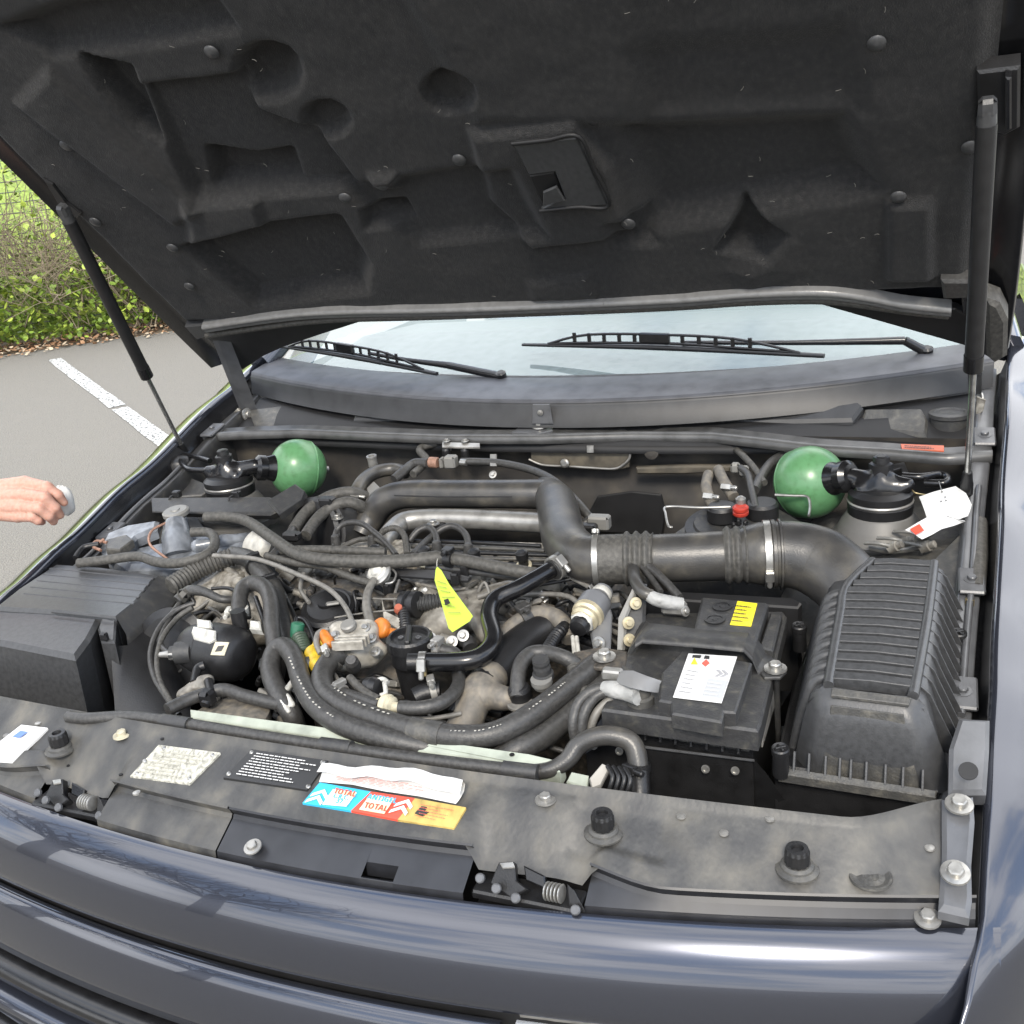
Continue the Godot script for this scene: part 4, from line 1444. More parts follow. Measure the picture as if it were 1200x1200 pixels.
func stickers(car: Node3D):
	var up := Vector3(0, .97, .24)
	# pale worn plate
	var g := group_part("pale_sticker", car, "worn pale sticker, its print faded away, riveted at the corners")
	slab("sheet", g, "worn_paper", [Vector3(-.201, .742, .727), Vector3(-.188, .76, .688), Vector3(-.101, .762, .687), Vector3(-.117, .745, .726)], Vector3(0, -.004, 0), .0003)
	for p in [Vector3(-.194, .744, .723), Vector3(-.178, .759, .691), Vector3(-.109, .76, .691), Vector3(-.121, .747, .72), Vector3(-.193, .751, .709)]:
		turned("rivet", g, "zinc", [Vector2(.0028, 0), Vector2(.002, .0012), Vector2(.0004, .0015)], p, up, 10)
	print_lines(g, [Vector3(-.178, .759, .694), Vector3(-.104, .76, .693), Vector3(-.119, .748, .723), Vector3(-.194, .745, .723)], 7, "worn_print", 5)
	# black data plate
	g = group_part("black_data_plate", car, "black plate of white text riveted at its corners")
	slab("sheet", g, "label_black", [Vector3(-.079, .751, .714), Vector3(-.064, .766, .678), Vector3(.035, .766, .677), Vector3(.028, .752, .712)], Vector3(0, -.004, 0), .0003)
	for p in [Vector3(-.075, .753, .709), Vector3(-.062, .764, .681), Vector3(.03, .765, .68), Vector3(.027, .753, .708)]:
		turned("rivet", g, "zinc", [Vector2(.003, 0), Vector2(.002, .0012), Vector2(.0004, .0015)], p, up, 10)
	print_lines(g, [Vector3(-.053, .766, .681), Vector3(.029, .766, .681), Vector3(.018, .754, .709), Vector3(-.065, .754, .71)], 9, "label_white", 8, .98, .3)
	# white sticker by the left edge
	g = group_part("white_sticker", car, "white paper sticker with a small blue emblem, at the left end of the panel")
	slab("sheet", g, "label_white", [Vector3(-.441, .73, .73), Vector3(-.409, .754, .684), Vector3(-.367, .754, .682), Vector3(-.385, .733, .728)], Vector3(0, -.004, 0), .0003)
	slab("emblem", g, "ink_blue", [Vector3(-.406, .749, .702), Vector3(-.4, .753, .694), Vector3(-.389, .753, .694), Vector3(-.395, .749, .702)], Vector3(0, -.001, 0), .0002)
	print_lines(g, [Vector3(-.412, .746, .711), Vector3(-.375, .754, .693), Vector3(-.382, .739, .728), Vector3(-.429, .736, .727)], 6, "grey_ink", 9)
	# coolant sticker in three colours
	g = group_part("coolant_sticker", car, "blue, red and ochre coolant sticker with white chevron emblems")
	slab("blue_field", g, "label_blue", [Vector3(.03, .746, .726), Vector3(.038, .756, .702), Vector3(.1, .755, .702), Vector3(.088, .746, .725)], Vector3(0, -.004, 0), .0003)
	slab("red_field", g, "label_red", [Vector3(.088, .746, .725), Vector3(.1, .755, .702), Vector3(.151, .755, .701), Vector3(.142, .745, .725)], Vector3(0, -.004, 0), .0003)
	slab("ochre_field", g, "label_ochre", [Vector3(.142, .745, .725), Vector3(.151, .755, .701), Vector3(.208, .754, .701), Vector3(.203, .744, .722)], Vector3(0, -.004, 0), .0003)
	slab("text_box", g, "label_cream", [Vector3(.054, .748, .725), Vector3(.058, .755, .708), Vector3(.086, .755, .707), Vector3(.082, .749, .723)], Vector3(0, -.001, 0), .0002)
	slab("text_box", g, "label_cream", [Vector3(.097, .748, .723), Vector3(.102, .755, .707), Vector3(.13, .755, .707), Vector3(.126, .748, .723)], Vector3(0, -.001, 0), .0002)
	var r1: Vector3 = (Vector3(.1, .756, .703) - Vector3(.038, .756, .703)).normalized()
	var u1: Vector3 = (Vector3(.038, .756, .703) - Vector3(.03, .747, .726)).normalized()
	lettering(g, "TOTAL", Vector3(.074, .755, .71), r1, u1, .0062, "label_red")
	lettering(g, "L.R.C.", Vector3(.072, .753, .715), r1, u1, .0050, "label_blue")
	lettering(g, "-37", Vector3(.071, .751, .72), r1, u1, .0050, "label_blue")
	lettering(g, "ANTIGEL", Vector3(.118, .755, .71), r1, u1, .0058, "label_blue")
	lettering(g, "TOTAL", Vector3(.115, .751, .719), r1, u1, .0064, "label_red")
	chevrons(g, Vector3(.044, .749, .723), r1, u1, .019, "label_white")
	chevrons(g, Vector3(.141, .75, .718), r1, u1, .019, "label_white")
	print_lines(g, [Vector3(.161, .754, .706), Vector3(.204, .753, .705), Vector3(.199, .746, .721), Vector3(.158, .748, .72)], 5, "red_ink", 14, .85, .2)
	slab("inspection_mark", g, "ink", [Vector3(.158, .75, .717), Vector3(.162, .753, .709), Vector3(.168, .753, .709), Vector3(.167, .751, .713), Vector3(.172, .751, .713), Vector3(.167, .749, .718)], Vector3(0, -.001, 0), .0002)
	# curled white label peeling off above it
	var s := Shape.new()
	var rows := []
	var back := [Vector3(.036, .765, .685), Vector3(.077, .765, .684), Vector3(.117, .767, .683), Vector3(.157, .766, .684), Vector3(.206, .763, .691)]
	var front := [Vector3(.038, .757, .703), Vector3(.077, .758, .7), Vector3(.115, .757, .701), Vector3(.154, .757, .7), Vector3(.197, .756, .701)]
	for i in 17:
		var f := i / 16.0 * 4.0
		var k := mini(int(f), 3)
		var a: Vector3 = back[k].lerp(back[k + 1], f - k)
		var b: Vector3 = front[k].lerp(front[k + 1], f - k)
		var lift := .004 + .008 * smoothstep(.1, 1.0, i / 16.0) + .002 * sin(i * 1.3)
		var row := PackedVector3Array()
		for j in 9:
			var t := j / 8.0
			var q := b.lerp(a, minf(t * 1.25, 1.0))
			var curl := maxf(t - .72, 0.0) / .28
			q += Vector3(0, lift * t * t + sin(curl * 3.6) * .008 * (.4 + i / 20.0), curl * curl * .016)
			row.append(q)
		rows.append(row)
	s.patch(rows)
	var curled := part("curled_label", s, "paper", car, "white printed label, half peeled off and curling, above the coolant sticker")
	var q := []
	for e in [[2, 4], [14, 4], [14, 1], [2, 1]]:
		q.append((rows[e[0]][e[1]] as Vector3) + Vector3(0, .002, .001))
	print_lines(curled, q, 6, "red_ink", 17, .95, .25)


func build_intake(car: Node3D):
	var duct := group_part("intake_duct", car, "large dusty black air duct running from the engine's rear to the air filter box")
	var s := Shape.new()
	s.tube([Vector3(-.256, .775, .091), Vector3(-.245, .8, .067), Vector3(-.222, .826, .059), Vector3(-.179, .838, .051), Vector3(-.082, .84, .047), Vector3(.005, .84, .039), Vector3(.071, .838, .028)], [.021, .0235, .0245, .0235, .0235, .0235, .0245], 20, 6)
	part("rear_tube", s, "duct", duct)
	s = Shape.new()
	s.tube([Vector3(.048, .836, -.005), Vector3(.091, .838, .069), Vector3(.127, .838, .152), Vector3(.159, .838, .22), Vector3(.2, .839, .269), Vector3(.235, .84, .275)], [.022, .032, .032, .0325, .032, .0325], 22, 7)
	part("elbow", s, "duct", duct)
	s = Shape.new()
	s.tube([Vector3(.224, .84, .276), Vector3(.259, .84, .268)], .0335, 24, 3)
	s.tube([Vector3(.254, .84, .269), Vector3(.294, .84, .261)], .0370, 24, 30, .13, .0125)
	part("bellows", s, "rubber_dusty", duct)
	s = Shape.new()
	s.tube([Vector3(.283, .84, .262), Vector3(.33, .84, .253), Vector3(.386, .84, .239)], [.031, .032, .0325], 24, 4)
	part("straight_tube", s, "duct", duct)
	s = Shape.new()
	s.tube([Vector3(.381, .84, .24), Vector3(.409, .84, .233)], .0385, 24, 20, .12, .0115)
	part("bellows", s, "rubber_dusty", duct)
	s = Shape.new()
	s.tube([Vector3(.402, .84, .234), Vector3(.426, .841, .23), Vector3(.443, .841, .228)], [.034, .041, .041], 24, 5)
	part("wide_cuff", s, "duct", duct)
	s = Shape.new()
	s.tube([Vector3(.436, .841, .229), Vector3(.468, .84, .225), Vector3(.502, .832, .229), Vector3(.534, .818, .256), Vector3(.548, .8, .284)], [.0415, .043, .045, .043, .038], 24, 7)
	part("box_neck", s, "duct", duct)
	var ax: Vector3 = (Vector3(.386, .84, .239) - Vector3(.283, .84, .262)).normalized()
	clamp_band(duct, "zinc", Vector3(.22, .84, .275), ax, .0335, .008, Vector3(0, .9, -.4))
	clamp_band(duct, "zinc", Vector3(.435, .841, .229), ax, .0425, .009, Vector3(0, -.25, 1))
	for x in [690, 706]:
		pass
	s = Shape.new()
	s.ring(Vector3(.443, .841, .228), ax, .0415, .006, .003, 28)
	s.ring(Vector3(.451, .841, .227), ax, .0425, .004, .003, 28)
	part("ridge", s, "duct", duct)
	hose("mould_seam", duct, "deep_black", .0011, [Vector3(-.169, .858, .112), Vector3(-.08, .859, .112), Vector3(.032, .859, .101)], "", 6)
	# stub on the elbow with the glossy breather pipe clamped to it
	s = Shape.new()
	s.tube([Vector3(.183, .836, .249), Vector3(.172, .834, .287), Vector3(.166, .832, .3)], [.020, .0165, .0145], 16, 4)
	part("breather_stub", s, "duct", duct)
	clamp_band(duct, "alu_smooth", Vector3(.168, .833, .294), Vector3(.172, .834, .287) - Vector3(.166, .832, .3), .0155, .010, Vector3(.3, .5, .8))
	hose("breather_pipe", car, "satin_black", [.0115, .0115, .0115, .0118, .0115, .0115, .0118], [Vector3(.168, .833, .291), Vector3(.137, .826, .346), Vector3(.111, .818, .372), Vector3(.116, .812, .406), Vector3(.14, .806, .451), Vector3(.141, .802, .483), Vector3(.123, .8, .501), Vector3(.072, .798, .51)], "glossy black S-shaped pipe from the air duct to the ribbed-cap pot", 16)


func build_air_box(car: Node3D):
	var box := group_part("air_filter_box", car, "large black air filter box with slotted lid and finned sides")
	# lid: back edge to front edge; side walls flare down to the base
	var bl: Vector3 = Vector3(.534, .85, .255)
	var br: Vector3 = Vector3(.636, .85, .251)
	var fl: Vector3 = Vector3(.534, .826, .518)
	var fr: Vector3 = Vector3(.618, .826, .522)
	var rows := []
	for j in 17:
		var f := j / 16.0
		var l := bl.lerp(fl, f)
		var r := br.lerp(fr, f)
		if f > .93:
			l.y -= .004
			r.y -= .004
		var row := PackedVector3Array()
		var out := (r - l).normalized()
		row.append(l - out * .036 + Vector3(0, -.115, .004))
		row.append(l - out * .024 + Vector3(0, -.05, .002))
		row.append(l - out * .017 + Vector3(0, -.018, 0))
		row.append(l - out * .010 + Vector3(0, -.009, 0))
		row.append(l - out * .001 + Vector3(0, -.006, 0))
		row.append(l + out * .004 + Vector3(0, -.004, 0))
		row.append(l + out * .006 + Vector3(0, -.012 if f < .93 else -.005, 0))
		row.append(l.lerp(r, .5) + Vector3(0, -.012 if f < .93 else -.004, 0))
		row.append(r - out * .006 + Vector3(0, -.012 if f < .93 else -.005, 0))
		row.append(r - out * .004 + Vector3(0, -.004, 0))
		row.append(r + out * .001 + Vector3(0, -.006, 0))
		row.append(r + out * .007 + Vector3(0, -.009, 0))
		row.append(r + out * .012 + Vector3(0, -.020, 0))
		row.append(r + out * .024 + Vector3(0, -.06, .002))
		row.append(r + out * .038 + Vector3(0, -.115, .004))
		rows.append(row)
	var s := Shape.new()
	s.patch(rows)
	part("lid", s, "box_clean", box)
	# back wall and rounded front
	s = Shape.new()
	var back := PackedVector3Array(rows[0])
	s.fan(back, Vector3(0, 0, -1))
	part("back_wall", s, "box_clean", box)
	var fo := fr - fl
	var front := []
	for e in [[0.0, 0.0, .002, .002], [.003, .005, .006, .004], [.012, .014, .014, .010], [.026, .020, .019, .016], [.055, .023, .025, .027], [.092, .025, .031, .037]]:
		var row := PackedVector3Array()
		for i in 17:
			var t := i / 16.0
			var w: float = -e[2] + (fo.length() + e[2] + e[3]) * t
			var bow: float = -.004 * pow(absf(t * 2 - 1), 4) - .016 * smoothstep(.80, 1.0, absf(t * 2 - 1)) * smoothstep(0, .012, e[0])
			row.append(fl + fo.normalized() * w + Vector3(0, -e[0] - .002, e[1] + bow))
		front.append(row)
	s = Shape.new()
	s.patch(front)
	part("front_wall", s, "box_clean", box)
	var lab := []
	for e in [[2, 3], [2, 13], [5, 13], [5, 3]]:
		lab.append((front[e[0]][e[1]] as Vector3) + Vector3(0, .001, .0025))
	slab("raised_field", box, "box_plastic", lab, Vector3(0, -.002, -.006), .0008)
	slab("raised_field", box, "box_plastic", [Vector3(.54, .826, .521), Vector3(.614, .826, .525), Vector3(.612, .822, .532), Vector3(.54, .822, .529)], Vector3(0, -.003, 0), .0006)
	# slats of the lid, dark gaps between them
	for k in 15:
		var f0 := (k + .06) / 15.3
		var f1 := (k + .80) / 15.3
		var l0 := bl.lerp(fl, f0)
		var r0 := br.lerp(fr, f0)
		var l1 := bl.lerp(fl, f1)
		var r1 := br.lerp(fr, f1)
		var in_l := .06 + (.26 * maxf(0, 1.0 - k / 4.0))
		s = Shape.new()
		var a := []
		for t in [in_l, .5, .94]:
			a.append(l0.lerp(r0, t) + Vector3(0, .0035 + .002 * sin(t * PI), .003 * sin(t * TAU)))
		for t in [.94, .5, in_l]:
			a.append(l1.lerp(r1, t) + Vector3(0, .0035 + .002 * sin(t * PI), .003 * sin(t * TAU)))
		s.plate(a, Vector3(0, -.012, 0), .0006)
		part("slat", s, "box_clean", box)
	slab("slot_floor", box, "deep_black", [bl.lerp(br, .1) + Vector3(0, -.0095, .004), br.lerp(bl, .06) + Vector3(0, -.0095, .004), fr.lerp(fl, .07).lerp(br, .06) + Vector3(0, -.0095, 0), fl.lerp(fr, .07).lerp(bl, .06) + Vector3(0, -.0095, 0)], Vector3(0, -.001, 0), .0002)
	# edge beads that close the slats left and right
	hose("edge_bead", box, "box_clean", .0055, [bl.lerp(br, .30), bl.lerp(fl, .25).lerp(br.lerp(fr, .25), .05), bl.lerp(fl, .5).lerp(br.lerp(fr, .5), .035), fl.lerp(fr, .03)], "", 8)
	hose("edge_bead", box, "box_clean", .0055, [br.lerp(bl, .03), br.lerp(fr, .5).lerp(bl, .01), fr.lerp(fl, .03)], "", 8)
	# triangular fins down the right side, scallops down the left
	for k in 12:
		var f := (k + .3) / 12.5
		var r := br.lerp(fr, f)
		slab("fin", box, "box_clean", [r + Vector3(-.002, -.002, 0), r + Vector3(.012, -.012, .004), r + Vector3(.040, -.070, .010), r + Vector3(.038, -.080, .008), r + Vector3(.018, -.070, .004), r + Vector3(.000, -.025, .0)], Vector3(0, -.001, -.003), .0006)
		if k > 2:
			var l := bl.lerp(fl, f)
			s = Shape.new()
			s.tube([l + Vector3(.003, -.006, 0), l + Vector3(-.012, -.013, .001), l + Vector3(-.020, -.035, .004), l + Vector3(-.036, -.10, .008)], [.0055, .0072, .0072, .005], 8, 4)
			part("fin", s, "box_clean", box)
	# base tray with its dusty ledge and upright ribs
	s = Shape.new()
	s.plate([Vector3(.486, .738, .54), Vector3(.642, .738, .545), Vector3(.652, .738, .475), Vector3(.663, .738, .293), Vector3(.578, .738, .119), Vector3(.496, .738, .186), Vector3(.484, .738, .37)], Vector3(0, -.14, 0), .003)
	part("base_tray", s, "black", box)
	slab("base_ledge", box, "box_plastic", [Vector3(.493, .746, .552), Vector3(.64, .746, .557), Vector3(.639, .742, .563), Vector3(.492, .742, .558)], Vector3(0, -.010, 0), .001)
	for x in [932, 950, 970, 987, 1000, 1018, 1040, 1060, 1082]:
		var p: Vector3 = rib_foot(x)
		slab("rib", box, "box_clean", [p + Vector3(-.0012, .018, -.004), p + Vector3(.0012, .018, -.004), p + Vector3(.0012, -.004, .008), p + Vector3(-.0012, -.004, .008)], Vector3(0, -.004, -.006), .0004)
	# screws with cross heads in turrets
	for e in [[936, 735, .79], [916, 884, .77], [1124, 744, .79]]:
		pass
	for p in [Vector3(.487, .792, .333), Vector3(.494, .768, .557), Vector3(.661, .792, .319)]:
		s = Shape.new()
		s.lathe([Vector2(.0085, -.03), Vector2(.0080, -.004), Vector2(.0092, -.003), Vector2(.0092, .003), Vector2(.008, .0045), Vector2(.0055, .003), Vector2(.0005, .003)], p, Vector3(0, 1, .1), 18)
		s.box(p + Vector3(0, .0038, 0), Vector3(.012, .003, .0026), .0006, Basis(Vector3.UP, .6))
		s.box(p + Vector3(0, .0036, 0), Vector3(.0026, .003, .012), .0006, Basis(Vector3.UP, .6))
		part("screw_turret", s, "black", box)


func rib_foot(px: float) -> Vector3:
	return (Vector3(.492, .744, .549)).lerp(Vector3(.64, .744, .554), (px - 914.0) / 184.0)


func build_battery():
	var b := thing("battery", "black car battery with white and yellow labels, in the tray beside the air filter box", "battery", Vector3(.344, .62, .306))
	var o := b.position
	b.position = Vector3.ZERO
	b.position = o
	var sh := func(a: Array) -> Array:
		var r := []
		for p in a:
			r.append(p - o)
		return r
	# case, lid rim, lid
	slab("case", b, "black", sh.call([Vector3(.311, .765, .538), Vector3(.464, .765, .54), Vector3(.455, .765, .267), Vector3(.296, .765, .295)]), Vector3(0, -.14, 0), .002)
	slab("lid", b, "trim", sh.call([Vector3(.312, .8, .569), Vector3(.475, .8, .574), Vector3(.476, .8, .558), Vector3(.471, .8, .32), Vector3(.465, .8, .307), Vector3(.303, .8, .34), Vector3(.3, .8, .355)]), Vector3(0, -.024, 0), .0025)
	for k in 9:
		var p: Vector3 = (Vector3(.32, .77, .549)).lerp(Vector3(.452, .77, .554), k / 8.0) - o
		slab("rib", b, "black", [p + Vector3(-.0014, .004, .0), p + Vector3(.0014, .004, .0), p + Vector3(.0014, -.012, .004), p + Vector3(-.0014, -.012, .004)], Vector3(0, 0, -.006), .0004)
	slab("ledge", b, "box_plastic", sh.call([Vector3(.313, .768, .546), Vector3(.464, .768, .551), Vector3(.462, .762, .552), Vector3(.313, .762, .545)]), Vector3(0, -.003, 0), .0006)
	# raised cell covers, front and rear
	var cover := group_part("cell_cover", b)
	slab("front_block", cover, "trim", sh.call([Vector3(.363, .816, .507), Vector3(.373, .816, .564), Vector3(.386, .816, .566), Vector3(.392, .816, .586), Vector3(.443, .816, .591), Vector3(.442, .816, .572), Vector3(.453, .816, .571), Vector3(.453, .816, .468), Vector3(.374, .816, .456)]), Vector3(0, -.017, 0), .002)
	slab("rear_block", cover, "trim", sh.call([Vector3(.37, .822, .328), Vector3(.451, .822, .331), Vector3(.452, .822, .444), Vector3(.38, .822, .429)]), Vector3(0, -.024, 0), .003)
	slab("rear_step", cover, "trim", sh.call([Vector3(.454, .812, .338), Vector3(.468, .812, .34), Vector3(.47, .812, .43), Vector3(.454, .812, .425)]), Vector3(0, -.014, 0), .002)
	for p in [Vector3(.4, .823, .354), Vector3(.398, .823, .389), Vector3(.397, .818, .42)]:
		turned("vent_plug", cover, "black", [Vector2(.012, 0), Vector2(.012, .0012), Vector2(.009, .0012), Vector2(.009, .0006), Vector2(.004, .0008), Vector2(.003, .0016), Vector2(.0005, .0016)], p - o, Vector3.UP, 20)
	# labels
	var lab := group_part("white_label", b, "white battery label with small symbols, chevrons and a grey table")
	slab("sheet", lab, "label_white", sh.call([Vector3(.383, .818, .465), Vector3(.436, .818, .462), Vector3(.437, .818, .559), Vector3(.387, .818, .558)]), Vector3(0, -.001, 0), .0002)
	var r1: Vector3 = (Vector3(.436, .818, .462) - Vector3(.383, .818, .465)).normalized()
	var u1: Vector3 = (Vector3(.383, .818, .465) - Vector3(.387, .818, .558)).normalized()
	slab("table", lab, "label_grey", sh.call([Vector3(.415, .819, .515), Vector3(.436, .819, .517), Vector3(.436, .819, .553), Vector3(.416, .819, .552)]), Vector3(0, -.0012, 0), .0001)
	print_lines(lab, sh.call([Vector3(.417, .819, .519), Vector3(.435, .819, .521), Vector3(.436, .819, .55), Vector3(.417, .819, .55)]), 4, "label_white", 3, .95, .3)
	print_lines(lab, sh.call([Vector3(.389, .818, .497), Vector3(.406, .818, .5), Vector3(.408, .818, .551), Vector3(.391, .818, .55)]), 6, "grey_ink", 4, .8, .22)
	slab("warning_mark", lab, "label_yellow", sh.call([Vector3(.391, .819, .489), Vector3(.392, .819, .475), Vector3(.398, .819, .488)]), Vector3(0, -.0012, 0), .0001)
	slab("warning_mark", lab, "red_ink", sh.call([Vector3(.402, .819, .485), Vector3(.405, .819, .476), Vector3(.41, .819, .483), Vector3(.407, .819, .491)]), Vector3(0, -.0012, 0), .0001)
	slab("dark_mark", lab, "ink", sh.call([Vector3(.389, .819, .469), Vector3(.398, .819, .468), Vector3(.398, .819, .474), Vector3(.389, .819, .474)]), Vector3(0, -.0012, 0), .0001)
	slab("dark_mark", lab, "ink", sh.call([Vector3(.402, .819, .468), Vector3(.407, .819, .468), Vector3(.408, .819, .474), Vector3(.402, .819, .474)]), Vector3(0, -.0012, 0), .0001)
	chevrons(lab, Vector3(.423, .819, .503) - o, -u1, r1, .014, "grey_ink")
	lab = group_part("yellow_label", b, "small bright yellow label with fine black print")
	slab("sheet", lab, "label_yellow", sh.call([Vector3(.415, .823, .335), Vector3(.439, .823, .338), Vector3(.441, .823, .397), Vector3(.417, .823, .397)]), Vector3(0, -.001, 0), .0002)
	print_lines(lab, sh.call([Vector3(.414, .824, .344), Vector3(.437, .824, .347), Vector3(.438, .824, .394), Vector3(.418, .824, .393)]), 5, "ink", 6, .9, .28)
	lab = group_part("side_label", b, "white label on the battery's right end")
	slab("sheet", lab, "label_white", sh.call([Vector3(.471, .776, .504), Vector3(.47, .776, .408), Vector3(.465, .715, .39), Vector3(.464, .715, .476)]), Vector3(-.0015, 0, 0), .0002)
	# post, wrapped clamp and strap
	var term := group_part("terminal", b, "grey taped terminal clamp with a folded strap on the front post")
	turned("post_cap", term, "box_plastic", [Vector2(.0145, 0), Vector2(.0145, .008), Vector2(.0115, .010), Vector2(.0115, .020), Vector2(.008, .022), Vector2(.0005, .022)], Vector3(.349, .8, .547) - o, Vector3.UP, 20)
	var s := Shape.new()
	s.tube(sh.call([Vector3(.309, .812, .546), Vector3(.322, .814, .55), Vector3(.337, .814, .554), Vector3(.351, .816, .56)]), [.0075, .0095, .0088, .0105], 12, 4)
	part("taped_lug", s, "tape_grey", term)
	s = Shape.new()
	var rows := []
	for e in [[Vector3(.325, .826, .53), Vector3(.324, .822, .549)], [Vector3(.341, .834, .541), Vector3(.345, .83, .569)], [Vector3(.358, .834, .549), Vector3(.361, .826, .566)], [Vector3(.37, .822, .536), Vector3(.368, .812, .544)]]:
		rows.append(PackedVector3Array([e[0] - o, (e[0] as Vector3).lerp(e[1], .5) + Vector3(0, .003, 0) - o, e[1] - o]))
	s.patch(rows)
	part("strap", s, "strap_grey", term)
	block("strap_buckle", term, "alu_smooth", Vector3(.315, .822, .532) - o, Vector3(.022, .012, .012), .002)
	term = group_part("terminal", b, "silver taped cable end on the rear post")
	s = Shape.new()
	s.tube(sh.call([Vector3(.305, .834, .352), Vector3(.32, .83, .36), Vector3(.336, .824, .355), Vector3(.351, .82, .349)]), [.007, .0085, .009, .008], 12, 4)
	part("taped_lug", s, "tape_grey", term)
	s = Shape.new()
	s.box(Vector3(.34, .814, .348) - o, Vector3(.030, .014, .018), .003)
	s.bolt(Vector3(.355, .814, .355) - o, Vector3(.8, .3, .4), .004)
	part("clamp", s, "alu_smooth", term)


func build_battery_tray(car: Node3D):
	var t := group_part("battery_tray", car, "black sheet steel battery tray with holes in its front wall")
	slab("front_wall", t, "black", [Vector3(.281, .742, .543), Vector3(.465, .742, .54), Vector3(.463, .672, .535), Vector3(.281, .672, .546)], Vector3(0, -.003, -.004), .001)
	slab("front_lip", t, "rail_paint", [Vector3(.332, .746, .547), Vector3(.466, .746, .546), Vector3(.466, .743, .546), Vector3(.332, .743, .548)], Vector3(0, -.002, -.004), .0006)
	slab("side_wall", t, "black", [Vector3(.466, .744, .543), Vector3(.477, .73, .542), Vector3(.496, .7, .542), Vector3(.529, .68, .524), Vector3(.463, .67, .533)], Vector3(-.003, -.003, -.003), .001)
	slab("side_wall", t, "black", [Vector3(.289, .75, .522), Vector3(.298, .76, .515), Vector3(.301, .74, .542), Vector3(.287, .735, .561)], Vector3(-.002, -.002, -.002), .001)
	for p in [Vector3(.295, .742, .553), Vector3(.323, .738, .551), Vector3(.418, .735, .558), Vector3(.448, .735, .554)]:
		turned("hole", t, "zinc", [Vector2(.0045, 0), Vector2(.0045, .0015), Vector2(.0028, .0015), Vector2(.0028, -.001), Vector2(.0002, -.001)], p + Vector3(0, .001, .001), Vector3(0, .3, 1), 14)
	block("floor", t, "black", Vector3(.385, .615, .44), Vector3(.20, .012, .32), .003)
	slab("rear_wall", t, "deep_black", [Vector3(.274, .8, .273), Vector3(.472, .8, .267), Vector3(.484, .8, .28), Vector3(.48, .795, .285), Vector3(.28, .795, .288)], Vector3(0, -.12, 0), .002)
	# retaining bar across the battery, bolted at both ends
	var bar := group_part("battery_retainer", car, "wide grey metal bar clamped across the battery, bolted at both ends")
	var s := Shape.new()
	var a := [Vector3(.31, .806, .449), Vector3(.32, .822, .457), Vector3(.327, .826, .453), Vector3(.393, .827, .453), Vector3(.442, .827, .454), Vector3(.453, .822, .464), Vector3(.458, .808, .464), Vector3(.463, .802, .464)]
	var c := [Vector3(.311, .806, .374), Vector3(.323, .818, .401), Vector3(.333, .821, .407), Vector3(.391, .822, .414), Vector3(.441, .822, .413), Vector3(.452, .818, .42), Vector3(.463, .806, .424), Vector3(.477, .802, .442)]
	var rows := []
	var under := []
	for i in a.size():
		rows.append(PackedVector3Array([(a[i] as Vector3) + Vector3(0, -.007, .001), a[i], (a[i] as Vector3).lerp(c[i], .5) + Vector3(0, .001, 0), c[i], (c[i] as Vector3) + Vector3(0, -.006, 0)]))
	s.strips(rows)
	part("band", s, "trim", bar)
	slab("tab", bar, "trim", [Vector3(.458, .803, .459), Vector3(.468, .803, .441), Vector3(.48, .803, .439), Vector3(.488, .803, .457), Vector3(.483, .803, .472), Vector3(.467, .803, .476)], Vector3(0, -.003, 0), .001)
	bolt(bar, "zinc", Vector3(.476, .804, .457), Vector3.UP, .0072)
	slab("tab", bar, "cast_dirty", [Vector3(.241, .796, .448), Vector3(.27, .798, .433), Vector3(.306, .802, .445), Vector3(.315, .8, .482), Vector3(.279, .796, .478), Vector3(.243, .794, .469)], Vector3(0, -.004, 0), .001)
	bolt(bar, "zinc", Vector3(.283, .8, .46), Vector3.UP, .0078)
	hose("tie_rod", bar, "trim", .0032, [Vector3(.478, .8, .464), Vector3(.476, .7, .44)], "", 8)


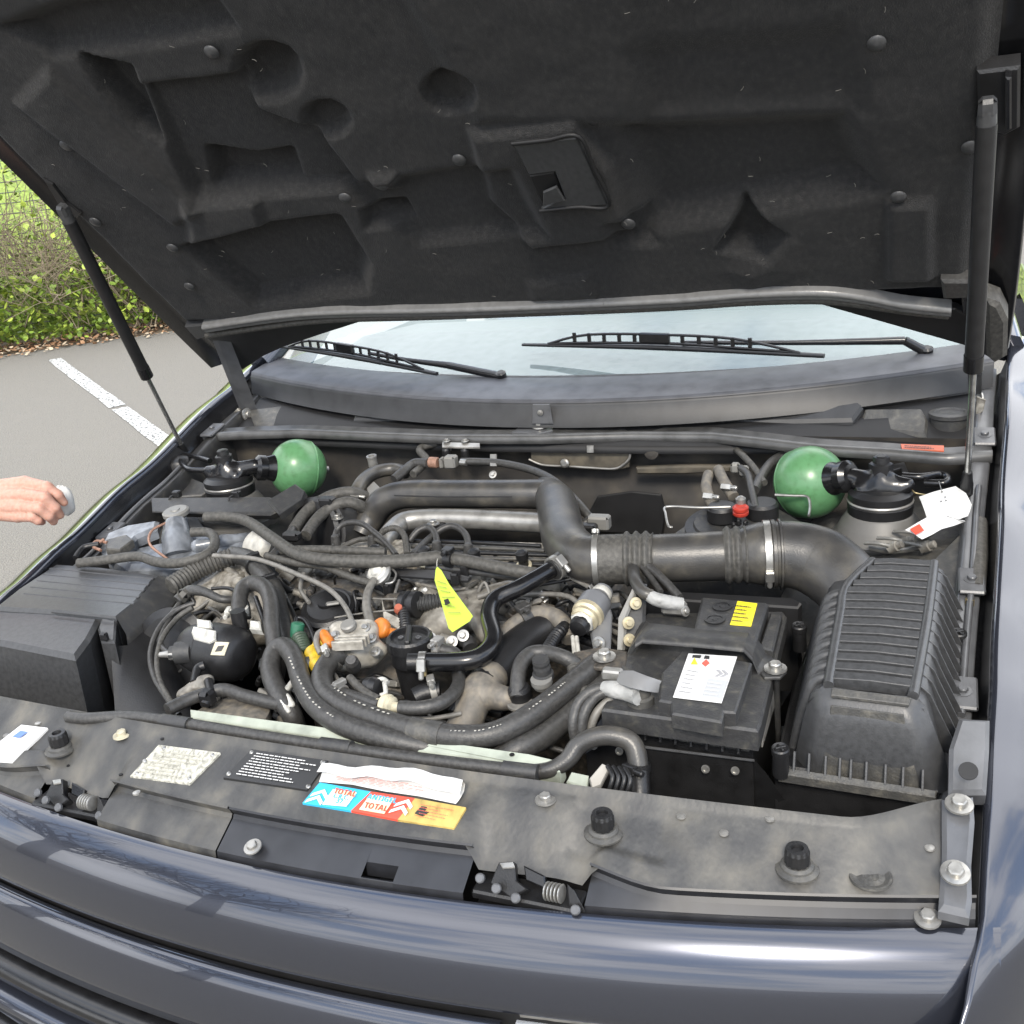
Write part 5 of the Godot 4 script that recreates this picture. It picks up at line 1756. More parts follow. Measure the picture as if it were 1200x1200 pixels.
func suspension_tower(car: Node3D, c: Vector3, sg: float, label: String, sphere: Vector3):
	var t := group_part("suspension_tower", car, label)
	turned("cone", t, "tower_grey", [Vector2(.080, -.09), Vector2(.078, -.066), Vector2(.0635, -.064), Vector2(.0635, -.060), Vector2(.0665, -.058), Vector2(.0665, -.0535), Vector2(.062, -.049), Vector2(.055, -.036), Vector2(.050, -.028), Vector2(.046, -.022), Vector2(.044, -.020)], c, Vector3.UP, 28, false)
	turned("collar", t, "black", [Vector2(.044, -.022), Vector2(.045, -.006), Vector2(.043, -.004), Vector2(.044, .002), Vector2(.044, .010), Vector2(.036, .016), Vector2(.02, .018)], c, Vector3.UP, 28)
	turned("band", t, "alu_smooth", [Vector2(.0445, -.004), Vector2(.0455, -.002), Vector2(.0445, .0)], c, Vector3.UP, 28)
	var s := Shape.new()
	s.blob([[c + Vector3(-.024, .014, .008), c + Vector3(.024, .014, .008), .012, .012], [c + Vector3(0, .012, 0), c + Vector3(0, .040, 0), .020, .015], [c + Vector3(0, .022, 0), c + Vector3(-sg * .055, .028, -.016), .015, .014], [c + Vector3(0, .022, 0), c + Vector3(sg * .036, .024, .006), .014, .010]], .004, .012)
	part("head_casting", s, "satin_black", t)
	turned("head_bolt", t, "black", [Vector2(.0165, .036), Vector2(.0165, .052), Vector2(.0135, .054), Vector2(.0115, .054), Vector2(.0110, .062), Vector2(.008, .064)], c, Vector3.UP, 6)
	var d := (sphere - (c + Vector3(-sg * .05, .026, -.014))).normalized()
	var neck: Vector3 = sphere - d * .047
	turned("neck", t, "satin_black", [Vector2(.017, -.034), Vector2(.0235, -.028), Vector2(.0235, -.016), Vector2(.021, -.014), Vector2(.0225, -.008), Vector2(.025, .0), Vector2(.025, .006)], neck, d, 24)
	s = Shape.new()
	var prof := []
	for k in 25:
		var an := PI * k / 24.0
		prof.append(Vector2(sin(an) * .0545 + (.0012 if absf(k - 15) < 1 else 0.0) + .0003, -cos(an) * .0525))
	s.lathe(prof, sphere, d, 40, true)
	part("sphere", s, "green_sphere", t, "round green suspension sphere")
	s = Shape.new()
	s.ring(sphere + d * .020, d, .0505, .0035, .0016, 40)
	part("weld_seam", s, "green_sphere", t)
	turned("filler_plug", t, "alu_smooth", [Vector2(.007, 0), Vector2(.007, .008), Vector2(.004, .009)], sphere + d * .051, d, 6)
	return t


func build_towers(car: Node3D):
	var l: Vector3 = Vector3(-.555, .842, .036)
	var r: Vector3 = Vector3(.562, .842, .011)
	suspension_tower(car, l, -1.0, "left-hand suspension tower with a green sphere behind the black wiring trough", Vector3(-.456, .846, -.042))
	suspension_tower(car, r, 1.0, "right-hand suspension tower with a green sphere beside the white paper tag", Vector3(.46, .846, -.039))
	# pipe loops and plates on the towers
	hose("hydraulic_pipe", car, "satin_black", .0052, [Vector3(-.627, .868, -.01), Vector3(-.682, .868, -.033), Vector3(-.713, .868, -.037), Vector3(-.694, .866, -.007), Vector3(-.644, .864, .03), Vector3(-.601, .862, .026)], "", 10)
	hose("hydraulic_pipe", car, "satin_black", .006, [Vector3(.59, .866, -.018), Vector3(.615, .866, -.016), Vector3(.638, .864, -.035), Vector3(.649, .862, -.027), Vector3(.645, .86, -.01), Vector3(.62, .858, -.014)], "", 10)
	slab("lever", car, "black", [Vector3(.568, .868, -.061), Vector3(.591, .868, -.079), Vector3(.599, .866, -.026), Vector3(.593, .866, -.018), Vector3(.587, .868, -.051), Vector3(.571, .868, -.034)], Vector3(0, -.004, 0), .001)
	hose("wire", car, "brass", .0012, [Vector3(.6, .858, -.005), Vector3(.607, .856, .021), Vector3(.623, .85, .014)], "", 5)
	turned("strut_cup", car, "black", [Vector2(.026, -.01), Vector2(.024, .012), Vector2(.016, .02), Vector2(.003, .024)], Vector3(-.707, .85, -.018), Vector3.UP, 20, true)
	# inner wing sheets round the towers
	for sg in [-1.0, 1.0]:
		var s := Shape.new()
		var rows := []
		for j in 14:
			var z := lerpf(-.14, .20, j / 13.0)
			var row := PackedVector3Array()
			for i in 11:
				var x := lerpf(.40, .70, i / 10.0)
				row.append(Vector3(sg * x, .765 + .03 * smoothstep(.48, .66, x) - .10 * smoothstep(.47, .40, x) - .14 * smoothstep(.10, .20, z) + .006 * sin(i * 1.9 + j * 1.3), z))
			rows.append(row)
		s.patch(rows)
		part("inner_wing_shelf", s, "trim" if sg < 0 else "box_plastic", car)
	slab("wing_gusset", car, "trim", [Vector3(-.721, .835, .03), Vector3(-.716, .845, -.012), Vector3(-.613, .825, .012), Vector3(-.627, .815, .033), Vector3(-.709, .82, .073)], Vector3(0, -.02, 0), .002)
	slab("wing_gusset", car, "box_plastic", [Vector3(.62, .8, .161), Vector3(.668, .83, .093), Vector3(.687, .845, .061), Vector3(.687, .83, .144), Vector3(.673, .8, .234), Vector3(.64, .79, .193)], Vector3(0, -.02, 0), .003)
	hose("loom", car, "rubber_dusty", [.010, .011, .009], [Vector3(.689, .836, .075), Vector3(.686, .822, .153), Vector3(.683, .808, .225)], "", 8)
	for p in [Vector3(.676, .806, .222), Vector3(.674, .8, .248)]:
		block("fuse_link", car, "brass", p, Vector3(.010, .010, .012), .002)
	for p in [Vector3(.602, .812, .094), Vector3(.627, .81, .103), Vector3(.587, .81, .109), Vector3(.623, .815, .074)]:
		turned("pipe_union", car, "alu", [Vector2(.008, -.010), Vector2(.008, .002), Vector2(.0055, .003), Vector2(.0055, .010), Vector2(.003, .011)], p, Vector3(.8, .5, .35), 6)
		hose("brake_line", car, "alu_dull", .0026, [p + Vector3(-.004, -.002, 0), p + Vector3(-.02, .004, .004), p + Vector3(-.04, -.002, -.01)], "", 6)
	hose("bracket_bar", car, "alu_smooth", .006, [Vector3(.554, .8, .089), Vector3(.581, .8, .098), Vector3(.619, .8, .081)], "", 8)
	# wiring trough in front of the left tower
	var g := group_part("wiring_trough", car, "flat black wiring trough lying in front of the left suspension tower")
	slab("trough", g, "trim", [Vector3(-.662, .842, .124), Vector3(-.424, .842, .097), Vector3(-.393, .842, .12), Vector3(-.38, .833, .144), Vector3(-.392, .828, .148), Vector3(-.634, .828, .158)], Vector3(0, -.012, -.012), .002)
	slab("trough_end", g, "trim", [Vector3(-.411, .846, .124), Vector3(-.392, .856, .063), Vector3(-.36, .852, .085), Vector3(-.359, .842, .1), Vector3(-.37, .834, .153)], Vector3(0, -.014, -.008), .003)
	for p in [Vector3(-.611, .846, .112), Vector3(-.49, .846, .101)]:
		block("trough_clip", g, "black", p, Vector3(.016, .012, .012), .002)
		hose("clip_tail", g, "deep_black", .0016, [p, p + Vector3(-.008, -.004, .012), p + Vector3(-.004, -.022, .018)], "", 6)


func build_left(car: Node3D):
	# relay box
	var g := group_part("relay_box", car, "big black plastic relay box with ridged lid by the left wing")
	slab("lid", g, "box_clean", [Vector3(-.69, .802, .332), Vector3(-.592, .802, .331), Vector3(-.469, .802, .343), Vector3(-.432, .802, .434), Vector3(-.423, .802, .486), Vector3(-.545, .802, .485), Vector3(-.653, .802, .492), Vector3(-.673, .802, .429)], Vector3(0, -.16, 0), .005)
	var s := Shape.new()
	s.patch([PackedVector3Array([Vector3(-.468, .802, .344), Vector3(-.431, .802, .435), Vector3(-.422, .802, .486)]), PackedVector3Array([Vector3(-.431, .788, .341), Vector3(-.413, .786, .395), Vector3(-.399, .784, .498)]), PackedVector3Array([Vector3(-.424, .778, .349), Vector3(-.408, .776, .396), Vector3(-.394, .772, .505)])])
	part("sloping_facet", s, "trim", g)
	s = Shape.new()
	s.patch([PackedVector3Array([Vector3(-.424, .778, .349), Vector3(-.404, .775, .439), Vector3(-.394, .772, .505), Vector3(-.416, .772, .514)]), PackedVector3Array([Vector3(-.413, .7, .372), Vector3(-.342, .7, .46), Vector3(-.266, .7, .551), Vector3(-.374, .7, .575)])])
	part("side_wall", s, "black", g)
	for k in 5:
		var a: Vector3 = (Vector3(-.684, .803, .351)).lerp(Vector3(-.646, .803, .44), k / 4.0)
		var b: Vector3 = (Vector3(-.465, .803, .358)).lerp(Vector3(-.43, .803, .44), k / 4.0)
		s = Shape.new()
		var d := (b - a).normalized()
		var w := d.cross(Vector3.UP) * .0028
		s.plate([a - w, b - w, b + w, a + w], Vector3(0, -.003, 0), .0012)
		part("ridge", s, "box_clean", g)
	slab("front_block", g, "box_clean", [Vector3(-.754, .797, .486), Vector3(-.623, .797, .476), Vector3(-.461, .797, .477), Vector3(-.43, .794, .533), Vector3(-.416, .789, .575), Vector3(-.565, .79, .563), Vector3(-.662, .79, .566)], Vector3(0, -.20, .012), .006)
	slab("corner_post", g, "box_clean", [Vector3(-.454, .8, .481), Vector3(-.431, .8, .477), Vector3(-.394, .788, .525), Vector3(-.42, .785, .524), Vector3(-.446, .792, .501)], Vector3(0, -.10, .004), .003)
	block("latch_clip", g, "black", Vector3(-.413, .793, .523), Vector3(.012, .012, .008), .002)
	slab("hinge_line", g, "deep_black", [Vector3(-.543, .802, .487), Vector3(-.421, .802, .488), Vector3(-.418, .802, .491), Vector3(-.54, .802, .49)], Vector3(0, -.0005, 0), .0001)
	# header tank with grey cap, filmy bag-like plastic over it
	g = group_part("header_tank", car, "grimy translucent header tank with a round grey cap")
	slab("tank_body", g, "tank", [Vector3(-.637, .8, .277), Vector3(-.557, .806, .228), Vector3(-.566, .808, .204), Vector3(-.478, .808, .193), Vector3(-.393, .806, .192), Vector3(-.378, .8, .22), Vector3(-.435, .796, .253), Vector3(-.473, .792, .284), Vector3(-.567, .792, .305)], Vector3(0, -.07, 0), .008)
	slab("crumpled_film", g, "tank", [Vector3(-.64, .815, .283), Vector3(-.661, .822, .243), Vector3(-.636, .828, .215), Vector3(-.585, .832, .196), Vector3(-.567, .828, .223), Vector3(-.589, .822, .249), Vector3(-.583, .816, .278), Vector3(-.618, .81, .298)], Vector3(0, -.02, 0), .006)
	s = Shape.new()
	s.tube([Vector3(-.535, .834, .211), Vector3(-.521, .815, .231), Vector3(-.508, .79, .25)], [.018, .0255, .0265], 18, 5)
	part("tank_neck", s, "tank", g)
	s = Shape.new()
	s.blob([[Vector3(-.474, .806, .24), Vector3(-.438, .808, .218), .012, .010], [Vector3(-.438, .808, .218), Vector3(-.411, .8, .188), .010, .012]], .004, .008)
	part("tank_spout", s, "tank", g)
	turned("cap", g, "alu_dull", [Vector2(.020, -.006), Vector2(.0225, -.004), Vector2(.0225, .002), Vector2(.019, .0045), Vector2(.008, .004), Vector2(.007, .006), Vector2(.0005, .006)], Vector3(-.547, .845, .193), Vector3(0, 1, .1), 28)
	turned("cap_neck", g, "tank", [Vector2(.017, -.03), Vector2(.017, 0)], Vector3(-.54, .838, .202), Vector3.UP, 20)
	slab("connector", g, "box_plastic", [Vector3(-.636, .822, .27), Vector3(-.606, .826, .253), Vector3(-.579, .824, .268), Vector3(-.583, .818, .297), Vector3(-.611, .818, .298)], Vector3(0, -.014, 0), .002)
	hose("loose_wire", g, "copper_pink", .0028, [Vector3(-.625, .82, .279), Vector3(-.651, .82, .275), Vector3(-.646, .818, .291), Vector3(-.622, .815, .299)], "", 6)
	hose("loose_wire", g, "copper_pink", .0028, [Vector3(-.635, .824, .275), Vector3(-.641, .82, .288), Vector3(-.652, .82, .297)], "", 6)
	hose("loose_wire", g, "black", .005, [Vector3(-.635, .82, .287), Vector3(-.657, .818, .3), Vector3(-.654, .81, .324)], "", 8)
	hose("tank_wire", g, "copper_pink", .0022, [Vector3(-.538, .84, .227), Vector3(-.547, .836, .256), Vector3(-.526, .826, .288), Vector3(-.479, .812, .307)], "", 6)
	# hoses crossing from the tank
	hose("overflow_hose", car, "rubber_dusty", .0078, [Vector3(-.626, .812, .345), Vector3(-.577, .816, .334), Vector3(-.529, .818, .318), Vector3(-.48, .818, .332), Vector3(-.437, .82, .337), Vector3(-.405, .824, .325), Vector3(-.395, .828, .299), Vector3(-.417, .83, .262), Vector3(-.446, .832, .241), Vector3(-.473, .834, .249)], "grey hose curling round the header tank")
	hose("coolant_hose", car, "rubber_dusty", [.0085, .0088, .009, .0095, .0098], [Vector3(-.48, .842, .202), Vector3(-.436, .842, .197), Vector3(-.383, .842, .214), Vector3(-.302, .842, .269), Vector3(-.229, .84, .315), Vector3(-.172, .838, .328), Vector3(-.093, .836, .318), Vector3(-.049, .834, .304), Vector3(-.01, .834, .286)], "long grey hose running from the header tank across the engine", 14)
	hose("coolant_hose", car, "rubber_dusty", .009, [Vector3(-.012, .834, .287), Vector3(.026, .833, .288), Vector3(.067, .831, .295), Vector3(.107, .828, .3), Vector3(.147, .824, .302)], "", 14)
	clamp_band(car, "black", Vector3(.008, .834, .29), Vector3(.026, .833, .288) - Vector3(-.012, .834, .287), .0096, .012)
	hose("thin_pipe", car, "rubber_dusty", .0055, [Vector3(-.29, .828, .305), Vector3(-.228, .826, .32), Vector3(-.179, .824, .321), Vector3(-.128, .818, .336), Vector3(-.091, .812, .34)], "", 10)
	hose("vacuum_hose", car, "rubber_dusty", .0068, [Vector3(-.27, .832, .292), Vector3(-.207, .836, .29), Vector3(-.139, .836, .287), Vector3(-.098, .834, .28)], "", 10)
	hose("throttle_cable", car, "wire_grey", .0036, [Vector3(-.363, .836, .334), Vector3(-.284, .836, .336), Vector3(-.197, .832, .366), Vector3(-.128, .826, .393), Vector3(-.085, .818, .423), Vector3(-.056, .808, .453)], "grey control cable arching over the pump", 8)
	var cs := Shape.new()
	cs.tube([Vector3(-.42, .8, .375), Vector3(-.407, .806, .336), Vector3(-.386, .812, .308), Vector3(-.359, .816, .286)], .0150, 14, 20, .16, .0062)
	part("ribbed_sleeve", cs, "rubber_dusty", car, "ribbed grey cable sleeve leaving the relay box")
	hose("fat_conduit", car, "rubber", [.0135, .014, .0145, .013, .012, .011], [Vector3(-.37, .816, .285), Vector3(-.322, .818, .302), Vector3(-.275, .812, .339), Vector3(-.232, .804, .374), Vector3(-.192, .788, .422), Vector3(-.149, .76, .47)], "thick black conduit bending down beside the gearbox", 14)
	for p in [[306, 671, .813], [318, 688, .806]]:
		pass
	clamp_band(car, "black", Vector3(-.302, .816, .318), Vector3(-.275, .812, .339) - Vector3(-.322, .818, .302), .0148, .006)
	clamp_band(car, "black", Vector3(-.245, .806, .363), Vector3(-.232, .804, .374) - Vector3(-.275, .812, .339), .0146, .006)
	# moulded hose bundle between trough and engine
	hose("heater_hose", car, "rubber_dusty", .0105, [Vector3(-.337, .81, .165), Vector3(-.343, .82, .122), Vector3(-.334, .83, .09), Vector3(-.312, .838, .067), Vector3(-.279, .838, .055), Vector3(-.258, .81, .028)], "", 12)
	hose("heater_hose", car, "rubber_dusty", .010, [Vector3(-.305, .808, .179), Vector3(-.31, .818, .136), Vector3(-.303, .826, .109), Vector3(-.283, .834, .095), Vector3(-.261, .832, .088), Vector3(-.243, .8, .058)], "", 12)
	hose("heater_hose", car, "rubber", .0075, [Vector3(-.322, .8, .257), Vector3(-.324, .806, .22), Vector3(-.336, .812, .17), Vector3(-.348, .818, .125), Vector3(-.356, .82, .09)], "", 10)
	block("hose_clip", car, "black", Vector3(-.306, .838, .1), Vector3(.026, .016, .02), .003)
	block("hose_clip", car, "black", Vector3(-.312, .818, .205), Vector3(.03, .014, .018), .003)
	# timing-belt cover arcs
	s = Shape.new()
	s.lathe([Vector2(.062, 0), Vector2(.062, .03), Vector2(.055, .034), Vector2(.02, .034), Vector2(.0005, .034)], Vector3(-.327, .775, .085), Vector3(-.25, .3, .9), 28)
	part("belt_cover", s, "black", car)
	s = Shape.new()
	s.ring(Vector3(-.322, .778, .091), Vector3(-.25, .3, .9), .058, .04, .005, 32)
	part("belt_cover_rim", s, "trim", car)


func build_gearbox_side(car: Node3D):
	var s := Shape.new()
	s.blob([[Vector3(-.401, .755, .315), Vector3(-.366, .775, .264), .030, .026], [Vector3(-.396, .75, .341), Vector3(-.364, .765, .33), .022, .022], [Vector3(-.338, .785, .307), Vector3(-.343, .79, .268), .014, .012], [Vector3(-.381, .785, .301), Vector3(-.328, .79, .329), .012, .010], [Vector3(-.318, .76, .312), Vector3(-.283, .74, .325), .02, .02], [Vector3(-.331, .73, .37), Vector3(-.28, .72, .313), .03, .03]], .006, .012)
	part("gearbox_casing", s, "cream_cover", car, "pale cast gearbox casing behind the black canister")
	s = Shape.new()
	s.lathe([Vector2(.028, 0), Vector2(.027, .010), Vector2(.020, .016), Vector2(.0005, .017)], Vector3(-.375, .8, .212), Vector3(-.2, .7, .7), 24, true)
	part("pale_dome", s, "white_plastic", car)
	for e in [[Vector3(-.382, .8, .296), Vector3(-.338, .795, .317), Vector3(-.31, .785, .334)], [Vector3(-.348, .8, .291), Vector3(-.324, .79, .316), Vector3(-.304, .78, .352)]]:
		hose("casing_rib", car, "alu", .005, e, "", 8)
	# black canister
	var g := group_part("canister", car, "round black canister with a small white diamond sticker")
	var a: Vector3 = Vector3(-.277, .775, .496)
	var d: Vector3 = (Vector3(-.166, .775, .508) - a).normalized()
	var prof := [Vector2(.026, -.018), Vector2(.030, -.012), Vector2(.0345, .004), Vector2(.0345, .018), Vector2(.0355, .019), Vector2(.0355, .022), Vector2(.0375, .023), Vector2(.0378, .050), Vector2(.0365, .064), Vector2(.031, .075), Vector2(.02, .081), Vector2(.0005, .083)]
	turned("body", g, "black", prof, a, d, 32, true)
	var up := Vector3(0, 1, 0)
	var b := Shape.frame(d)
	var o: Vector3 = Vector3(-.169, .792, .519)
	var look := (Vector3(.25, .62, .75) - d * Vector3(.25, .62, .75).dot(d)).normalized()
	var nrm := (look * .88 + d * .47).normalized()
	var mid := a + d * .0700 + look * .0372
	var su := (nrm.cross(look.cross(d)).normalized() * .75 + look.cross(d).normalized() * .65).normalized()
	var sv := nrm.cross(su).normalized()
	slab("sticker", g, "cream_plastic", [mid - su * .011, mid + sv * .014, mid + su * .011, mid - sv * .014], nrm * -.0025, .0002)
	slab("sticker_mark", g, "ink", [mid - su * .004 + nrm * .001, mid + sv * .007 + nrm * .001, mid + su * .004 + nrm * .001, mid - sv * .007 + nrm * .001], nrm * -.002, .0002)
	turned("pressure_switch", g, "trim", [Vector2(.015, 0), Vector2(.015, .022), Vector2(.010, .024), Vector2(.010, .03), Vector2(.006, .03)], Vector3(-.268, .782, .519), Vector3(-1, .0, .35), 18)
	turned("switch_nut", g, "alu_smooth", [Vector2(.0085, 0), Vector2(.0085, .010), Vector2(.005, .012), Vector2(.004, .024), Vector2(.0025, .026)], Vector3(-.286, .782, .528), Vector3(-1, .0, .3), 6)
	slab("plug", g, "white_plastic", [Vector3(-.264, .818, .512), Vector3(-.227, .816, .514), Vector3(-.22, .81, .525), Vector3(-.229, .806, .529), Vector3(-.257, .806, .524), Vector3(-.264, .812, .518)], Vector3(0, -.012, -.004), .002, "white plug")
	slab("plug", g, "white_plastic", [Vector3(-.268, .822, .499), Vector3(-.245, .822, .5), Vector3(-.237, .816, .509), Vector3(-.26, .816, .51)], Vector3(0, -.010, -.004), .002)
	slab("plug", g, "white_plastic", [Vector3(-.204, .812, .472), Vector3(-.188, .812, .472), Vector3(-.18, .804, .482), Vector3(-.2, .804, .481)], Vector3(0, -.010, -.004), .002)
	slab("mount_fin", g, "rail_paint", [Vector3(-.226, .803, .483), Vector3(-.23, .812, .467), Vector3(-.228, .812, .466), Vector3(-.215, .803, .487)], Vector3(.004, 0, -.004), .0006)
	turned("outlet", g, "black", [Vector2(.010, -.01), Vector2(.010, .018)], Vector3(-.22, .806, .473), Vector3.UP, 16)
	# pulley behind, cable loop round it
	turned("pulley", car, "black", [Vector2(.060, 0), Vector2(.062, .008), Vector2(.05, .012), Vector2(.03, .010), Vector2(.0005, .010)], Vector3(-.353, .745, .462), Vector3(.1, .35, .9), 32)
	hose("cable_loop", car, "rubber", .0038, [Vector3(-.322, .81, .438), Vector3(-.342, .805, .456), Vector3(-.346, .795, .489), Vector3(-.332, .78, .528), Vector3(-.303, .765, .56), Vector3(-.271, .75, .58), Vector3(-.235, .74, .601)], "", 8)
	hose("cable_loop", car, "rubber_dusty", .0038, [Vector3(-.315, .81, .451), Vector3(-.332, .8, .466), Vector3(-.327, .79, .507), Vector3(-.313, .775, .539), Vector3(-.288, .76, .566), Vector3(-.249, .745, .592)], "", 8)
	hose("cable_loop", car, "rubber", .004, [Vector3(-.35, .81, .429), Vector3(-.346, .8, .463), Vector3(-.331, .785, .508), Vector3(-.293, .782, .533)], "", 8)
	hose("wire_tube", car, "rubber", [.008, .0085, .006, .005], [Vector3(-.351, .812, .439), Vector3(-.345, .818, .425), Vector3(-.334, .822, .423), Vector3(-.311, .822, .425), Vector3(-.282, .816, .43), Vector3(-.269, .812, .422)], "", 10)
	block("wire_joint", car, "rubber_dusty", Vector3(-.345, .817, .432), Vector3(.018, .02, .016), .005, Basis(Vector3(0, 0, 1), -.7))
	# the n-shaped hose
	hose("bent_hose", car, "rubber", [.0105, .0108, .0108, .011, .0108, .0108, .0105], [Vector3(-.227, .806, .464), Vector3(-.24, .82, .443), Vector3(-.248, .83, .421), Vector3(-.239, .834, .409), Vector3(-.213, .832, .417), Vector3(-.188, .824, .442), Vector3(-.168, .806, .474), Vector3(-.15, .784, .5)], "black hose bent like an n, clamped to the canister outlet", 16)
	clamp_band(car, "white_plastic", Vector3(-.233, .813, .454), Vector3(0, 1, 0), .0112, .009, Vector3(-1, 0, .4))
	# low hose with brackets by the cross member
	hose("low_hose", car, "rubber", .0082, [Vector3(-.224, .765, .628), Vector3(-.216, .765, .606), Vector3(-.201, .766, .588), Vector3(-.179, .768, .575), Vector3(-.145, .764, .577), Vector3(-.094, .758, .577)], "", 12)
	for e in [[Vector3(-.224, .772, .574), Vector3(-.232, .78, .555), Vector3(-.226, .782, .548)], [Vector3(-.203, .776, .572), Vector3(-.189, .77, .588), Vector3(-.188, .762, .603)]]:
		hose("bracket_loop", car, "black", .006, e, "", 8)
	s = Shape.new()
	s.blob([[Vector3(-.239, .758, .583), Vector3(-.227, .765, .575), .008, .008], [Vector3(-.227, .765, .575), Vector3(-.212, .77, .564), .006, .009], [Vector3(-.218, .77, .569), Vector3(-.197, .766, .583), .008, .006]], .003, .006)
	part("bracket_casting", s, "alu", car)
	block("hose_saddle", car, "black", Vector3(-.19, .766, .594), Vector3(.018, .022, .018), .004)
	s = Shape.new()
	s.blob([[Vector3(-.097, .766, .566), Vector3(-.096, .772, .543), .004, .004], [Vector3(-.092, .764, .578), Vector3(-.076, .758, .588), .004, .003], [Vector3(-.099, .768, .558), Vector3(-.108, .766, .565), .003, .003], [Vector3(-.09, .766, .569), Vector3(-.076, .762, .579), .004, .004]], .002, .003)
	part("bright_clip", s, "white_plastic", car)


func build_core(car: Node3D):
	# block, head, cover
	var e := group_part("engine", car, "grimy grey engine with a ribbed cover and cast intake runners")
	var s := Shape.new()
	s.box(Vector3(-.02, .58, .20), Vector3(.46, .28, .26), .01)
	part("engine_block", s, "cast_dirty", e)
	slab("cam_cover", e, "cream_cover", [Vector3(-.258, .8, .211), Vector3(-.241, .803, .18), Vector3(-.144, .803, .154), Vector3(-.014, .803, .144), Vector3(.095, .803, .137), Vector3(.122, .8, .166), Vector3(.003, .796, .186), Vector3(-.154, .796, .221), Vector3(-.233, .796, .232)], Vector3(0, -.035, .004), .006)
	slab("head", e, "alu", [Vector3(-.279, .774, .194), Vector3(.109, .774, .12), Vector3(.16, .77, .227), Vector3(-.057, .768, .303), Vector3(-.227, .768, .284)], Vector3(0, -.09, 0), .004)
	for k in 6:
		hose("cover_rib", e, "box_plastic" if k % 2 else "black", .0034, [(Vector3(-.121, .806, .172)).lerp(Vector3(-.047, .8, .259), k / 5.0), (Vector3(-.004, .806, .167)).lerp(Vector3(.043, .8, .246), k / 5.0) + Vector3(0, .001, 0), (Vector3(.097, .806, .164)).lerp(Vector3(.151, .8, .23), k / 5.0)], "", 6)
	s = Shape.new()
	s.tube([Vector3(-.164, .8, .184), Vector3(-.166, .808, .132), Vector3(-.153, .812, .103), Vector3(-.082, .813, .09), Vector3(.05, .812, .087), Vector3(.091, .812, .09)], [.016, .0165, .0165, .0165, .0165], 16, 5)
	part("inlet_manifold", s, "alu_smooth", e, "bright alloy inlet pipe under the black duct")
	lettering(e, "TBC", Vector3(.016, .829, .12), Vector3(1, 0, .1), Vector3(0, .8, -.5), .006, "alu") if false else null
	# intake runners and ports
	for x in [448, 508, 566, 620]:
		s = Shape.new()
		var p: Vector3 = (Vector3(-.122, .785, .262)).lerp(Vector3(.109, .785, .25), (x - 448) / 172.0)
		s.blob([[p + Vector3(0, .0, -.02), p + Vector3(.01, -.012, .03), .016, .018], [p + Vector3(.01, -.012, .03), p + Vector3(.02, -.04, .075), .018, .021], [p + Vector3(-.016, .002, .01), p + Vector3(.018, .0, .012), .012, .012]], .005, .010)
		part("intake_runner", s, "alu", e)
		turned("injector_ring", e, "cream_plastic", [Vector2(.010, 0), Vector2(.012, .003), Vector2(.012, .006), Vector2(.008, .007), Vector2(.007, .003), Vector2(.0005, .003)], p + Vector3(-.01, .018, -.012), Vector3(0, .9, .4), 18)
		turned("injector", e, "black", [Vector2(.007, 0), Vector2(.007, .014), Vector2(.009, .016), Vector2(.009, .026), Vector2(.005, .028)], p + Vector3(-.01, .019, -.012), Vector3(0, .9, .2), 12)
		bolt(e, "zinc", p + Vector3(.016, .014, .012), Vector3(0, .8, .5), .0045)
	s = Shape.new()
	s.blob([[Vector3(.017, .775, .344), Vector3(.096, .78, .287), .026, .024], [Vector3(.012, .765, .376), Vector3(.062, .772, .33), .022, .022], [Vector3(.098, .775, .292), Vector3(.135, .78, .252), .022, .02], [Vector3(-.029, .768, .343), Vector3(.022, .752, .359), .02, .02], [Vector3(.074, .78, .354), Vector3(.096, .77, .375), .014, .016]], .006, .016)
	part("plenum", s, "alu", e)
	s = Shape.new()
	s.blob([[Vector3(-.292, .74, .266), Vector3(-.141, .735, .29), .04, .05], [Vector3(-.135, .74, .299), Vector3(-.025, .69, .39), .05, .05], [Vector3(-.111, .7, .425), Vector3(.011, .68, .411), .05, .05], [Vector3(.088, .7, .288), Vector3(.144, .7, .225), .05, .05]], .01, .03)
	part("lower_casting", s, "cast_dirty", e)
	# odds and ends that crowd the front of the head
	for i in 120:
		var p: Vector3 = Vector3(rng.randf_range(-.28, .15), rng.randf_range(.760, .792), rng.randf_range(.205, .345))
		var dir := Vector3(rng.randf_range(-1, 1), rng.randf_range(.1, 1), rng.randf_range(-.2, 1)).normalized()
		var m: String = ["alu", "black", "zinc", "cast_dirty", "black", "rubber", "alu", "box_plastic"][i % 8]
		var r := rng.randf_range(.004, .0095)
		if i % 3 == 0:
			s = Shape.new()
			s.blob([[p, p + dir * rng.randf_range(.01, .03), r, r * .8], [p, p + Vector3(rng.randf_range(-.02, .02), rng.randf_range(-.01, .01), rng.randf_range(-.02, .02)), r * .7, r * .6]], .004, .005)
			part("casting_boss", s, m, e)
		elif i % 3 == 1:
			turned("fitting", e, m, [Vector2(r, -.01), Vector2(r, .008), Vector2(r * .75, .009), Vector2(r * .75, .018), Vector2(r * .4, .02)], p, dir, [6, 14][i % 2])
		else:
			block("bracket", e, m, p, Vector3(rng.randf_range(.012, .036), rng.randf_range(.004, .012), rng.randf_range(.010, .026)), .0015, Basis.from_euler(Vector3(rng.randf_range(-.6, .6), rng.randf_range(-1.5, 1.5), rng.randf_range(-.5, .5))))
